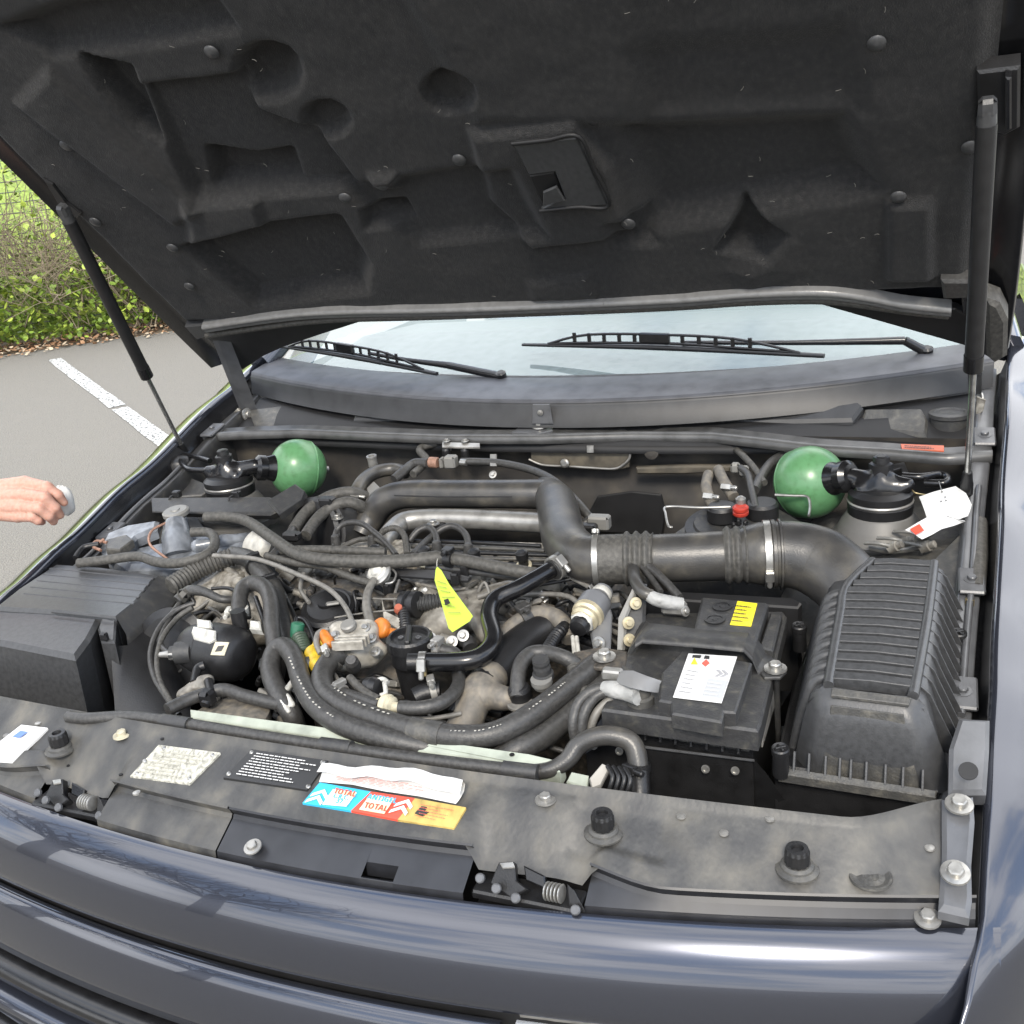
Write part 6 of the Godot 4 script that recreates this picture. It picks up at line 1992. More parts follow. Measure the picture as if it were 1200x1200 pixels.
	for i in 34:
		var p := Vector3(rng.randf_range(-.28, .14), rng.randf_range(.770, .798), rng.randf_range(.18, .34))
		var q := p + Vector3(rng.randf_range(-.09, .09), rng.randf_range(-.01, .01), rng.randf_range(-.03, .06))
		hose("wire", e, ["rubber", "wire_grey", "black", "rubber_dusty"][i % 4], rng.randf_range(.0018, .0042), [p, p.lerp(q, .35) + Vector3(0, rng.randf_range(.0, .02), rng.randf_range(-.02, .02)), p.lerp(q, .7) + Vector3(0, rng.randf_range(-.01, .012), 0), q], "", 6)
	# three more crowded corners: under the glossy pipe, by the gearbox, and low behind the front hoses
	for zone in [[Vector3(.09, .745, .22), Vector3(.26, .785, .36), 56], [Vector3(-.47, .715, .27), Vector3(-.27, .765, .45), 46], [Vector3(-.26, .675, .44), Vector3(.22, .735, .57), 60]]:
		var lo: Vector3 = zone[0]
		var hi: Vector3 = zone[1]
		for i in zone[2]:
			var p := Vector3(rng.randf_range(lo.x, hi.x), rng.randf_range(lo.y, hi.y), rng.randf_range(lo.z, hi.z))
			var dir := Vector3(rng.randf_range(-1, 1), rng.randf_range(.1, 1), rng.randf_range(-.2, 1)).normalized()
			var m: String = ["black", "alu_dull", "trim", "zinc", "cast_dirty", "alu", "black", "box_plastic"][i % 8]
			var r := rng.randf_range(.0035, .009)
			if i % 4 == 0:
				turned("fitting", e, m, [Vector2(r, -.01), Vector2(r, .006), Vector2(r * .75, .007), Vector2(r * .75, .016), Vector2(r * .4, .018)], p, dir, [6, 14][i % 2])
			elif i % 4 == 1:
				block("bracket", e, m, p, Vector3(rng.randf_range(.012, .034), rng.randf_range(.003, .010), rng.randf_range(.010, .026)), .0012, Basis.from_euler(Vector3(rng.randf_range(-.6, .6), rng.randf_range(-1.5, 1.5), rng.randf_range(-.5, .5))))
			else:
				var q := p + Vector3(rng.randf_range(-.10, .10), rng.randf_range(-.015, .015), rng.randf_range(-.05, .06))
				hose("wire", e, ["rubber", "wire_grey", "black", "rubber_dusty", "black"][i % 5], rng.randf_range(.0016, .0042), [p, p.lerp(q, .35) + Vector3(0, rng.randf_range(.0, .02), rng.randf_range(-.02, .02)), p.lerp(q, .7) + Vector3(0, rng.randf_range(-.01, .012), 0), q], "", 6)
	# cables one can follow in the picture of the bay
	for path in [[Vector3(-.216, .806, .206), Vector3(-.166, .8, .225), Vector3(-.079, .796, .28), Vector3(-.003, .79, .296), Vector3(.046, .792, .287)], [Vector3(.104, .8, .3), Vector3(.15, .806, .289), Vector3(.194, .812, .274), Vector3(.238, .818, .258)], [Vector3(.098, .79, .302), Vector3(.149, .796, .301), Vector3(.192, .8, .313), Vector3(.228, .795, .348)], [Vector3(.067, .8, .334), Vector3(.103, .806, .308), Vector3(.148, .812, .281)], [Vector3(.216, .81, .304), Vector3(.223, .82, .287), Vector3(.242, .83, .284), Vector3(.269, .838, .282)], [Vector3(.131, .812, .248), Vector3(.18, .812, .276), Vector3(.219, .808, .299)], [Vector3(-.25, .79, .335), Vector3(-.189, .784, .398), Vector3(-.154, .776, .438), Vector3(-.121, .766, .475)], [Vector3(-.048, .776, .524), Vector3(-.019, .774, .548), Vector3(.022, .77, .568), Vector3(.058, .766, .58), Vector3(.102, .762, .572), Vector3(.135, .76, .55)], [Vector3(.115, .772, .488), Vector3(.121, .766, .517), Vector3(.12, .758, .546)], [Vector3(.103, .782, .29), Vector3(.129, .786, .336), Vector3(.141, .78, .382)], [Vector3(-.071, .8, .299), Vector3(-.055, .796, .345), Vector3(-.029, .79, .387)], [Vector3(-.208, .816, .332), Vector3(-.197, .806, .361), Vector3(-.166, .8, .389)], [Vector3(-.257, .8, .387), Vector3(-.208, .79, .439), Vector3(-.166, .78, .487)], [Vector3(-.346, .8, .372), Vector3(-.316, .8, .367), Vector3(-.271, .796, .392), Vector3(-.225, .8, .447)]]:
		hose("wire", e, "black" if rng.randf() < .6 else "wire_grey", rng.randf_range(.0022, .004), path, "", 8)
	# ignition leads
	hose("ignition_lead", car, "rubber", .0045, [Vector3(-.233, .806, .208), Vector3(-.241, .822, .184), Vector3(-.226, .832, .174), Vector3(-.195, .834, .179), Vector3(-.156, .828, .203), Vector3(-.126, .818, .222), Vector3(-.106, .812, .239)], "", 8)
	hose("ignition_lead", car, "rubber_dusty", .0042, [Vector3(-.215, .808, .217), Vector3(-.197, .814, .198), Vector3(-.162, .818, .2), Vector3(-.14, .814, .208)], "", 8)
	var cs := Shape.new()
	cs.tube([Vector3(-.167, .812, .193), Vector3(-.16, .822, .174), Vector3(-.14, .826, .171), Vector3(-.116, .822, .19), Vector3(-.091, .81, .232)], .0052, 10, 14, .16, .004)
	part("ignition_lead", cs, "rubber_dusty", car)
	hose("ignition_lead", car, "rubber", .0052, [Vector3(-.111, .812, .185), Vector3(-.101, .824, .172), Vector3(-.086, .828, .166), Vector3(-.069, .822, .177), Vector3(-.054, .812, .205)], "", 8)
	hose("ignition_lead", car, "rubber", .0052, [Vector3(-.08, .812, .235), Vector3(-.076, .818, .182), Vector3(-.058, .828, .162), Vector3(-.039, .828, .16), Vector3(-.017, .822, .177), Vector3(.001, .812, .211)], "", 8)
	for p in [Vector3(-.052, .815, .209), Vector3(.001, .815, .212), Vector3(-.234, .812, .201), Vector3(-.168, .815, .2)]:
		turned("lead_boot", car, "rubber", [Vector2(.0065, -.012), Vector2(.008, -.008), Vector2(.0068, .008), Vector2(.005, .010)], p, Vector3(0, .9, -.1), 12)
	bolt(car, "zinc", Vector3(-.282, .815, .114), Vector3.UP, .006)
	bolt(car, "zinc", Vector3(-.1, .816, .122), Vector3.UP, .006)
	slab("coil_bracket", car, "black", [Vector3(-.115, .812, .129), Vector3(-.103, .814, .103), Vector3(-.085, .814, .108), Vector3(-.094, .81, .136)], Vector3(0, -.006, 0), .001)
	slab("bracket_flag", car, "alu_dull", [Vector3(-.274, .836, .023), Vector3(-.27, .842, .004), Vector3(-.245, .838, .026), Vector3(-.257, .83, .048)], Vector3(0, -.002, -.002), .0006)
	# rear heater pipe with its steel end and clamp
	hose("heater_pipe", car, "duct", [.0125, .0125, .0120, .0115], [Vector3(-.284, .82, .058), Vector3(-.287, .834, .036), Vector3(-.289, .844, .002), Vector3(-.28, .848, -.029), Vector3(-.254, .848, -.045), Vector3(-.225, .846, -.034)], "black heater hose rising behind the engine", 14)
	turned("hose_stub", car, "alu_smooth", [Vector2(.0085, 0), Vector2(.0085, .016), Vector2(.0095, .017), Vector2(.0095, .020), Vector2(.006, .020), Vector2(.006, .016), Vector2(.0004, .016)], Vector3(-.298, .852, -.049), Vector3(0, 1, .1), 18)
	clamp_band(car, "zinc", Vector3(-.284, .823, .053), Vector3(-.287, .834, .036) - Vector3(-.284, .82, .058), .013, .008, Vector3(.3, -.2, 1))
	# valve cluster on the bulkhead
	var g := group_part("purge_valve", car, "small valve block with two posts and a pinkish connector at the bulkhead")
	block("valve_block", g, "alu_dull", Vector3(-.144, .862, -.053), Vector3(.022, .022, .020), .003)
	for p in [Vector3(-.168, .868, -.087), Vector3(-.132, .868, -.088)]:
		turned("post", g, "black", [Vector2(.007, -.012), Vector2(.0075, .004), Vector2(.006, .008)], p, Vector3.UP, 14)
	slab("mount_bar", g, "alu_smooth", [Vector3(-.178, .884, -.096), Vector3(-.104, .884, -.094), Vector3(-.099, .88, -.082), Vector3(-.173, .88, -.083)], Vector3(0, -.003, 0), .0006)
	bolt(g, "zinc", Vector3(-.169, .886, -.095), Vector3.UP, .004)
	bolt(g, "zinc", Vector3(-.133, .886, -.096), Vector3.UP, .004)
	turned("connector", g, "copper_pink", [Vector2(.008, -.009), Vector2(.010, -.007), Vector2(.010, .007), Vector2(.008, .009)], Vector3(-.174, .862, -.046), Vector3(1, 0, .1), 12)
	block("connector_end", g, "wire_grey", Vector3(-.158, .862, -.047), Vector3(.007, .018, .016), .002)
	hose("valve_hose", g, "rubber", .0088, [Vector3(-.182, .862, -.041), Vector3(-.211, .86, -.045), Vector3(-.22, .854, -.02), Vector3(-.229, .846, .003)], "", 12)
	hose("valve_hose", g, "rubber", .0066, [Vector3(-.125, .862, -.054), Vector3(-.094, .862, -.056), Vector3(-.043, .862, -.049), Vector3(.019, .86, -.023), Vector3(.072, .856, .017), Vector3(.119, .846, .065), Vector3(.148, .832, .092), Vector3(.157, .82, .096)], "", 12)
	turned("nut", g, "zinc", [Vector2(.006, -.006), Vector2(.006, .006)], Vector3(-.118, .862, -.05), Vector3(1, 0, .1), 6)
	slab("hose_bracket", g, "alu_dull", [Vector3(-.081, .868, -.081), Vector3(-.07, .868, -.082), Vector3(-.051, .862, -.035), Vector3(-.062, .862, -.034)], Vector3(0, -.002, -.004), .0008)
	bolt(g, "zinc", Vector3(-.046, .856, -.008), Vector3(0, .6, .8), .004)
	hose("bulkhead_loom", car, "rubber_dusty", .007, [Vector3(-.201, .85, -.015), Vector3(-.199, .858, -.067), Vector3(-.229, .868, -.104), Vector3(-.192, .872, -.129), Vector3(-.123, .872, -.127)], "", 10)
	hose("brake_pipe", car, "alu_smooth", .0022, [Vector3(-.027, .845, -.125), Vector3(-.005, .836, -.125), Vector3(.02, .834, -.125), Vector3(.039, .834, -.125), Vector3(.083, .832, -.125), Vector3(.126, .831, -.125), Vector3(.144, .838, -.125), Vector3(.157, .852, -.125), Vector3(.158, .873, -.125)], "thin steel pipe clipped along the bulkhead", 6)
	turned("pipe_clip", car, "zinc", [Vector2(.008, 0), Vector2(.008, .004), Vector2(.005, .006), Vector2(.0005, .006)], Vector3(.042, .841, -.12), Vector3(0, .2, 1), 12)
	slab("bulkhead_pad", car, "bulk_pale", [Vector3(-.022, .867, -.128), Vector3(.157, .869, -.128), Vector3(.154, .833, -.128), Vector3(.127, .826, -.128), Vector3(.019, .83, -.128), Vector3(-.025, .841, -.128)], Vector3(0, 0, -.004), .001)
	slab("bulkhead_bar", car, "bulk_pale", [Vector3(.168, .836, -.118), Vector3(.249, .841, -.118), Vector3(.33, .843, -.118), Vector3(.327, .831, -.118), Vector3(.248, .826, -.118), Vector3(.169, .824, -.118)], Vector3(0, 0, -.01), .003)
	slab("bulkhead_opening", car, "deep_black", [Vector3(.099, .785, -.11), Vector3(.161, .796, -.11), Vector3(.212, .792, -.11), Vector3(.218, .761, -.11), Vector3(.21, .717, -.11), Vector3(.094, .718, -.11), Vector3(.082, .756, -.11)], Vector3(0, 0, -.004), .002)
	for p in [Vector3(.047, .869, -.125), Vector3(.196, .862, -.125)]:
		turned("grommet", car, "bulk", [Vector2(.013, 0), Vector2(.012, .004), Vector2(.006, .005), Vector2(.0005, .005)], p, Vector3(0, .1, 1), 20)
	hose("side_duct", car, "rubber", .006, [Vector3(.115, .84, .056), Vector3(.137, .834, .083), Vector3(.152, .828, .095), Vector3(.15, .824, .107), Vector3(.135, .82, .105)], "", 10)
	block("solenoid", car, "alu_dull", Vector3(.172, .826, .109), Vector3(.034, .022, .02), .003)
	block("solenoid_plug", car, "black", Vector3(.159, .822, .128), Vector3(.03, .016, .018), .003)
	build_pumps(car)
	build_front_hoses(car)


func build_pumps(car: Node3D):
	var s := Shape.new()
	# round black vacuum capsule
	turned("vacuum_capsule", car, "black", [Vector2(.036, -.012), Vector2(.038, -.004), Vector2(.038, .0), Vector2(.033, .004), Vector2(.030, .003), Vector2(.028, .006), Vector2(.012, .009), Vector2(.011, .014), Vector2(.0005, .015)], Vector3(-.143, .79, .38), Vector3(.1, .92, .35), 32, false, "round black vacuum capsule on the pump")
	block("capsule_lever", car, "alu_dull", Vector3(-.128, .801, .387), Vector3(.020, .004, .010), .002, Basis(Vector3.UP, .5))
	# thermostat-like round housing with a wire bail
	turned("round_valve", car, "white_plastic", [Vector2(.014, -.014), Vector2(.0165, -.004), Vector2(.0165, .0), Vector2(.0135, .003), Vector2(.010, .002), Vector2(.008, .005), Vector2(.0005, .006)], Vector3(-.09, .824, .323), Vector3(-.2, .75, .6), 24, false, "cream round valve with a wire bail")
	s = Shape.new()
	s.ring(Vector3(-.087, .822, .324), Vector3(-.2, .75, .6), .018, .004, .002, 28)
	s.tube([Vector3(-.077, .826, .311), Vector3(-.06, .822, .323), Vector3(-.058, .816, .338), Vector3(-.068, .814, .341)], .0016, 6, 4)
	part("wire_bail", s, "zinc", car)
	hose("return_pipe", car, "wire_grey", [.0055, .006, .0062, .0062], [Vector3(-.089, .816, .337), Vector3(-.082, .812, .367), Vector3(-.067, .808, .399), Vector3(-.048, .8, .426), Vector3(-.027, .79, .451)], "grey pipe dropping from the round valve", 12)
	# pump body
	s = Shape.new()
	s.blob([[Vector3(-.071, .8, .464), Vector3(-.037, .8, .453), .016, .016], [Vector3(-.087, .785, .472), Vector3(-.041, .79, .472), .018, .02], [Vector3(-.052, .775, .479), Vector3(-.032, .775, .466), .018, .018], [Vector3(-.034, .79, .462), Vector3(-.015, .78, .463), .010, .010], [Vector3(-.074, .78, .483), Vector3(-.054, .775, .497), .011, .010]], .004, .008)
	part("injection_pump", s, "alu_pale", car, "pale alloy injection pump crowded with pipes")
	turned("pump_cap", car, "alu_dull", [Vector2(.010, 0), Vector2(.010, .005), Vector2(.008, .007), Vector2(.0005, .007)], Vector3(-.051, .814, .471), Vector3(0, .9, .3), 18)
	for p in [Vector3(-.067, .806, .482), Vector3(-.033, .81, .462), Vector3(-.021, .8, .469), Vector3(-.052, .8, .496), Vector3(-.029, .804, .488), Vector3(-.011, .788, .481)]:
		bolt(car, "zinc", p, Vector3(0, .8, .5), .0042)
	for k in 3:
		slab("pump_rib", car, "alu_pale", [Vector3(-.054, .814, .493) + Vector3(0, 0, .008 * k), Vector3(-.016, .814, .481) + Vector3(0, 0, .008 * k), Vector3(-.014, .814, .486) + Vector3(0, 0, .008 * k), Vector3(-.052, .814, .497) + Vector3(0, 0, .008 * k)], Vector3(0, -.012, 0), .0006)
	# yellow, orange and green fittings
	s = Shape.new()
	s.blob([[Vector3(-.092, .79, .501), Vector3(-.074, .783, .52), .009, .011], [Vector3(-.094, .788, .506), Vector3(-.076, .786, .504), .006, .007], [Vector3(-.088, .8, .491), Vector3(-.075, .797, .492), .006, .006]], .003, .005)
	part("yellow_connector", s, "yellow", car, "bright yellow plug on the injection pump")
	s = Shape.new()
	s.blob([[Vector3(-.084, .808, .482), Vector3(-.067, .802, .496), .007, .008]], .003, .004)
	part("orange_connector", s, "orange", car, "small orange plug above the yellow one")
	hose("pump_wire", car, "wire_grey", .004, [Vector3(-.079, .812, .477), Vector3(-.087, .81, .487), Vector3(-.082, .804, .502), Vector3(-.071, .796, .512)], "", 8)
	turned("rubber_boot", car, "rubber", [Vector2(.012, -.008), Vector2(.011, .004), Vector2(.007, .010)], Vector3(-.088, .782, .521), Vector3(.6, .5, -.3), 16)
	turned("green_plug", car, "green_plug", [Vector2(.008, -.010), Vector2(.009, -.004), Vector2(.009, .008), Vector2(.0065, .010)], Vector3(-.135, .8, .466), Vector3(.1, 1, -.4), 12, false, "dark green sensor plug")
	s = Shape.new()
	s.tube([Vector3(-.128, .795, .475), Vector3(-.116, .79, .487), Vector3(-.104, .785, .503)], .011, 12, 14, .14, .005)
	part("green_sleeve", s, "green_dark", car)
	hose("sensor_wire", car, "black", .003, [Vector3(-.141, .806, .459), Vector3(-.145, .808, .449), Vector3(-.135, .806, .448), Vector3(-.116, .8, .463), Vector3(-.105, .79, .475)], "", 6)
	turned("orange_cap", car, "orange", [Vector2(.0125, -.006), Vector2(.0135, -.003), Vector2(.0135, .002), Vector2(.011, .005), Vector2(.0005, .0055)], Vector3(-.024, .8, .441), Vector3(-.25, .6, .75), 22, true, "round orange rubber cap")
	turned("cap_stub", car, "orange", [Vector2(.006, -.014), Vector2(.008, .0)], Vector3(-.013, .794, .442), Vector3(-.6, .3, .5), 12)
	turned("red_joint", car, "red_brown", [Vector2(.006, -.006), Vector2(.007, .0), Vector2(.005, .006)], Vector3(-.026, .8, .386), Vector3(.2, .8, .4), 12)
	s = Shape.new()
	s.tube([Vector3(-.038, .8, .351), Vector3(-.021, .796, .382), Vector3(-.003, .786, .415)], .0085, 12, 14, .16, .005)
	part("bellows_boot", s, "black", car)
	# accelerator spring, pulley and lever
	turned("throttle_drum", car, "black", [Vector2(.018, -.012), Vector2(.018, -.004), Vector2(.014, -.002), Vector2(.014, .002), Vector2(.018, .004), Vector2(.018, .012), Vector2(.008, .014)], Vector3(-.016, .8, .369), Vector3(1, .1, .1), 24)
	s = Shape.new()
	s.tube([Vector3(-.009, .8, .368), Vector3(.025, .8, .351)], .0115, 14, 18, .2, .0045)
	part("throttle_spring", s, "trim", car)
	slab("forked_lever", car, "alu_pale", [Vector3(-.062, .806, .367), Vector3(-.042, .8, .394), Vector3(-.017, .796, .402), Vector3(-.005, .79, .413), Vector3(-.012, .79, .419), Vector3(-.031, .794, .411), Vector3(-.036, .794, .412)], Vector3(0, -.006, 0), .001)
	hose("linkage_rod", car, "wire_grey", .0016, [Vector3(-.097, .805, .374), Vector3(-.057, .805, .37), Vector3(-.032, .805, .366)], "", 6)
	hose("linkage_rod", car, "wire_grey", .0014, [Vector3(-.103, .8, .425), Vector3(-.065, .8, .403), Vector3(-.031, .8, .39)], "", 6)
	# fuel-rail like rods under the hose
	hose("fuel_rail", car, "trim", .0055, [Vector3(-.031, .818, .286), Vector3(.022, .816, .285), Vector3(.075, .814, .288), Vector3(.15, .81, .287)], "", 10)
	slab("loom_tray", car, "black", [Vector3(-.118, .82, .303), Vector3(.002, .82, .297), Vector3(.047, .816, .305), Vector3(.04, .81, .304), Vector3(-.101, .814, .311)], Vector3(0, -.004, 0), .001)
	for p in [Vector3(.031, .818, .289), Vector3(.023, .812, .305), Vector3(-.073, .8, .329)]:
		block("injector_plug", car, "black", p, Vector3(.012, .018, .012), .002)
	# ribbed-cap pot
	var g := group_part("ribbed_pot", car, "black pot with a ribbed screw cap at the middle of the engine")
	var top: Vector3 = Vector3(.036, .812, .473)
	s = Shape.new()
	var rows := []
	for lv in [[.0285, -.016], [.0285, -.003], [.0265, .0], [.0235, .0], [.0228, -.004], [.0004, -.004]]:
		var row := PackedVector3Array()
		for k in 72:
			var r: float = lv[0] * (1.0 + (.03 if k % 3 == 0 and lv[1] < -.002 and lv[0] > .024 else 0.0))
			row.append(top + Vector3(cos(TAU * k / 72) * r, lv[1], sin(TAU * k / 72) * r))
		rows.append(row)
	s.strips(rows, true)
	part("screw_cap", s, "black", g)
	block("grip_bar", g, "black", top + Vector3(-.001, -.001, 0), Vector3(.007, .008, .047), .0015, Basis(Vector3.UP, .42))
	for dx in [-.011, .011]:
		turned("cap_hole", g, "rail_paint", [Vector2(.0035, 0), Vector2(.0035, .0014), Vector2(.002, .0014), Vector2(.002, -.001), Vector2(.0003, -.001)], top + Vector3(dx, -.0038, -dx * .2), Vector3.UP, 14)
	turned("pot_body", g, "black", [Vector2(.019, -.105), Vector2(.0215, -.06), Vector2(.0235, -.042), Vector2(.0240, -.040), Vector2(.0262, -.036), Vector2(.0268, -.014)], top, Vector3.UP, 28)
	s = Shape.new()
	s.tube([Vector3(.055, .8, .517), Vector3(.069, .799, .512), Vector3(.08, .798, .508)], .0105, 14, 3)
	part("upper_spout", s, "black", g)
	s = Shape.new()
	s.tube([Vector3(.07, .765, .538), Vector3(.081, .768, .529), Vector3(.096, .768, .522)], .0125, 14, 3)
	part("lower_spout", s, "black", g)
	clamp_band(g, "zinc", Vector3(.072, .799, .512), Vector3(.08, .798, .508) - Vector3(.055, .8, .517), .0118, .009, Vector3(-.1, .3, 1))
	block("clamp_tag", g, "brass", Vector3(.077, .793, .523), Vector3(.009, .012, .006), .0015)
	clamp_band(g, "alu_dull", Vector3(.089, .768, .525), Vector3(.096, .768, .522) - Vector3(.07, .765, .538), .013, .008)
	hose("pot_hose", car, "rubber", .0085, [Vector3(.074, .795, .472), Vector3(.092, .792, .471), Vector3(.105, .785, .477), Vector3(.118, .775, .489)], "", 12)
	clamp_band(car, "alu_smooth", Vector3(.074, .795, .472), Vector3(1, 0, .2), .0085, .01)
	# spigots right of the card
	for e in [[[Vector3(.058, .79, .435), Vector3(.071, .786, .435)], .007, "alu"], [[Vector3(.08, .79, .431), Vector3(.095, .788, .434), Vector3(.103, .784, .443)], .0095, "trim"], [[Vector3(.039, .785, .439), Vector3(.052, .78, .436)], .006, "zinc"]]:
		hose("spigot", car, e[2], e[1], e[0], "", 12)
	for p in [Vector3(.082, .795, .45), Vector3(.094, .8, .441), Vector3(.046, .79, .438), Vector3(.078, .785, .45), Vector3(.096, .8, .313), Vector3(.111, .8, .299)]:
		bolt(car, "zinc", p, Vector3(.1, .6, .7), .0045)


func build_front_hoses(car: Node3D):
	# printed hoses swinging along the front of the engine
	hose("radiator_hose", car, "rubber", .0125, [Vector3(-.086, .715, .568), Vector3(-.079, .748, .58), Vector3(-.108, .764, .561), Vector3(-.134, .778, .536), Vector3(-.143, .79, .51), Vector3(-.13, .796, .505), Vector3(-.103, .792, .524), Vector3(-.068, .784, .563), Vector3(-.027, .778, .599), Vector3(.015, .772, .617), Vector3(.06, .768, .624), Vector3(.104, .76, .621), Vector3(.158, .745, .606)], "black hose with white print that loops up at the left", 16)
	hose("radiator_hose", car, "rubber", .0132, [Vector3(-.051, .79, .502), Vector3(-.055, .79, .52), Vector3(-.05, .786, .546), Vector3(-.028, .782, .575), Vector3(.008, .778, .592), Vector3(.058, .774, .602), Vector3(.106, .77, .608), Vector3(.151, .768, .607), Vector3(.188, .768, .597), Vector3(.214, .772, .576), Vector3(.237, .778, .539), Vector3(.256, .784, .497), Vector3(.272, .788, .456)], "long black hose with white print sweeping along the front of the engine", 16)
	var s := Shape.new()
	s.tube([Vector3(.101, .77, .608), Vector3(.139, .768, .608)], .0148, 16, 4)
	part("hose_sleeve", s, "box_plastic", car)
	# print on the hoses
	for path in [[Vector3(-.095, .806, .544), Vector3(-.06, .798, .578), Vector3(-.022, .792, .61), Vector3(.015, .787, .627)], [Vector3(-.007, .797, .585), Vector3(.034, .793, .602), Vector3(.083, .789, .612)], [Vector3(.156, .783, .618), Vector3(.186, .783, .611), Vector3(.21, .786, .597)], [Vector3(.231, .792, .573), Vector3(.247, .797, .544), Vector3(.256, .799, .519)]]:
		s = Shape.new()
		var q := Shape.smooth_path(path, 14)
		for k in q.size() - 1:
			if (k * 7 + k / 5) % 5 < 2:
				var side := (q[k + 1] - q[k]).cross(Vector3.UP).normalized() * .0010
				s.quad(q[k] - side, q[k + 1] - side, q[k + 1] + side, q[k] + side, Vector3.UP)
		tag(part("hose_print", s, "wire_white", car), "", "", "stuff")
	hose("lower_belt_hose", car, "rubber", .014, [Vector3(.159, .7, .574), Vector3(.21, .745, .594), Vector3(.241, .752, .557), Vector3(.264, .762, .503), Vector3(.287, .772, .453)], "", 14)
	hose("lower_hose", car, "rubber", .010, [Vector3(.224, .762, .508), Vector3(.25, .772, .457), Vector3(.275, .78, .425)], "", 12)
	# heater duct: pale tube rising into a black one
	var g := group_part("heater_tube", car, "dull grey-brown branched tube rising into a black pipe")
	s = Shape.new()
	s.tube([Vector3(.129, .722, .564), Vector3(.134, .742, .539), Vector3(.137, .758, .516), Vector3(.142, .766, .489)], [.0205, .0205, .021, .021], 18, 6)
	part("lower_tube", s, "heater_duct", g)
	s = Shape.new()
	s.blob([[Vector3(.133, .756, .517), Vector3(.144, .768, .483), .0215, .0225], [Vector3(.14, .762, .506), Vector3(.174, .764, .514), .018, .012], [Vector3(.172, .764, .515), Vector3(.181, .764, .516), .012, .011]], .005, .012)
	part("branch", s, "heater_duct", g)
	s = Shape.new()
	s.tube([Vector3(.141, .764, .497), Vector3(.145, .768, .441), Vector3(.156, .772, .392), Vector3(.174, .776, .363), Vector3(.196, .778, .344)], [.0235, .0245, .0245, .024, .023], 18, 6)
	part("upper_tube", s, "black", g)
	hose("brown_hose", car, "heater_duct", [.0095, .010, .0115, .0115, .011], [Vector3(.128, .78, .408), Vector3(.138, .79, .383), Vector3(.157, .796, .362), Vector3(.185, .796, .362), Vector3(.207, .788, .376), Vector3(.216, .78, .391)], "brown cloth-bound hose arching beside the alloy sensor", 12)
	clamp_band(car, "rubber", Vector3(.15, .795, .369), Vector3(.157, .796, .362) - Vector3(.138, .79, .383), .0112, .014)
	s = Shape.new()
	s.tube([Vector3(.204, .79, .444), Vector3(.204, .792, .412), Vector3(.207, .794, .393), Vector3(.206, .785, .346)], .0085, 12, 18, .16, .005)
	part("ribbed_sleeve", s, "black", car)
	# elbow hose with its quick connector
	hose("elbow_hose", car, "rubber", .0092, [Vector3(.196, .772, .523), Vector3(.191, .786, .505), Vector3(.189, .796, .487), Vector3(.195, .8, .469), Vector3(.212, .8, .463), Vector3(.239, .797, .467), Vector3(.262, .775, .46)], "", 14)
	turned("quick_connector", car, "black", [Vector2(.0105, -.042), Vector2(.0115, -.024), Vector2(.0125, -.022), Vector2(.0135, -.012), Vector2(.0135, .0), Vector2(.0115, .004), Vector2(.0095, .005)], Vector3(.195, .778, .514), Vector3(0, 1, .1), 20, false, "black quick connector on the elbow hose")
	s = Shape.new()
	s.ring(Vector3(.197, .764, .521), Vector3(0, 1, .1), .0128, .004, .002, 24)
	part("connector_ring", s, "wire_grey", car)
	turned("bleed_cap", car, "trim", [Vector2(.0125, -.014), Vector2(.0125, -.008), Vector2(.010, -.007), Vector2(.0105, .0), Vector2(.0095, .004), Vector2(.0102, .008), Vector2(.0095, .012), Vector2(.0005, .0125)], Vector3(.219, .8, .497), Vector3(0, 1, .15), 20, false, "dark grey bleed cap")
	turned("bleed_base", car, "alu_dull", [Vector2(.010, -.012), Vector2(.0125, -.006), Vector2(.0125, .0)], Vector3(.22, .79, .505), Vector3(0, 1, .15), 20)
	# pale check valve between small hoses
	turned("check_valve", car, "cream_plastic", [Vector2(.006, -.018), Vector2(.006, -.010), Vector2(.012, -.009), Vector2(.013, -.007), Vector2(.013, -.001), Vector2(.011, .0), Vector2(.011, .004), Vector2(.006, .006), Vector2(.006, .018)], Vector3(.064, .782, .585), Vector3(1, 0, .12), 22, false, "cream check valve joining two small hoses")
	hose("small_hose", car, "rubber", .0078, [Vector3(-.015, .776, .562), Vector3(.01, .778, .572), Vector3(.044, .78, .584), Vector3(.052, .781, .586)], "", 12)
	hose("small_hose", car, "rubber", .0082, [Vector3(.077, .782, .586), Vector3(.101, .782, .582), Vector3(.12, .782, .567), Vector3(.124, .78, .54), Vector3(.117, .778, .511), Vector3(.101, .776, .481)], "", 12)
	hose("small_hose", car, "rubber_dusty", .0052, [Vector3(-.011, .788, .546), Vector3(.006, .784, .556), Vector3(.027, .782, .568), Vector3(.043, .78, .573)], "", 10)
	turned("hose_boot", car, "rubber", [Vector2(.008, -.014), Vector2(.0095, -.008), Vector2(.0085, .008), Vector2(.006, .014)], Vector3(-.017, .795, .526), Vector3(-.3, -.8, -.6) * -1.0, 14)
	clamp_band(car, "alu_smooth", Vector3(-.015, .777, .562), Vector3(1, 0, .4), .0084, .007)
	clamp_band(car, "zinc", Vector3(-.054, .79, .511), Vector3(.6, .4, -.5), .0136, .008)
	for e in [[Vector3(.021, .786, .548), Vector3(.031, .788, .541), Vector3(.04, .786, .544)], [Vector3(.036, .786, .545), Vector3(.043, .78, .557), Vector3(.038, .778, .561)]]:
		hose("clip_wire", car, "white_plastic", .003, e, "", 8)
	turned("side_plug", car, "black", [Vector2(.012, -.01), Vector2(.013, .0), Vector2(.010, .008)], Vector3(.023, .78, .549), Vector3(1, .2, .2), 16)
	# alloy sensor can with cream collar and two white wires
	g = group_part("sensor_can", car, "grey metal sensor can with a brass collar and white wires")
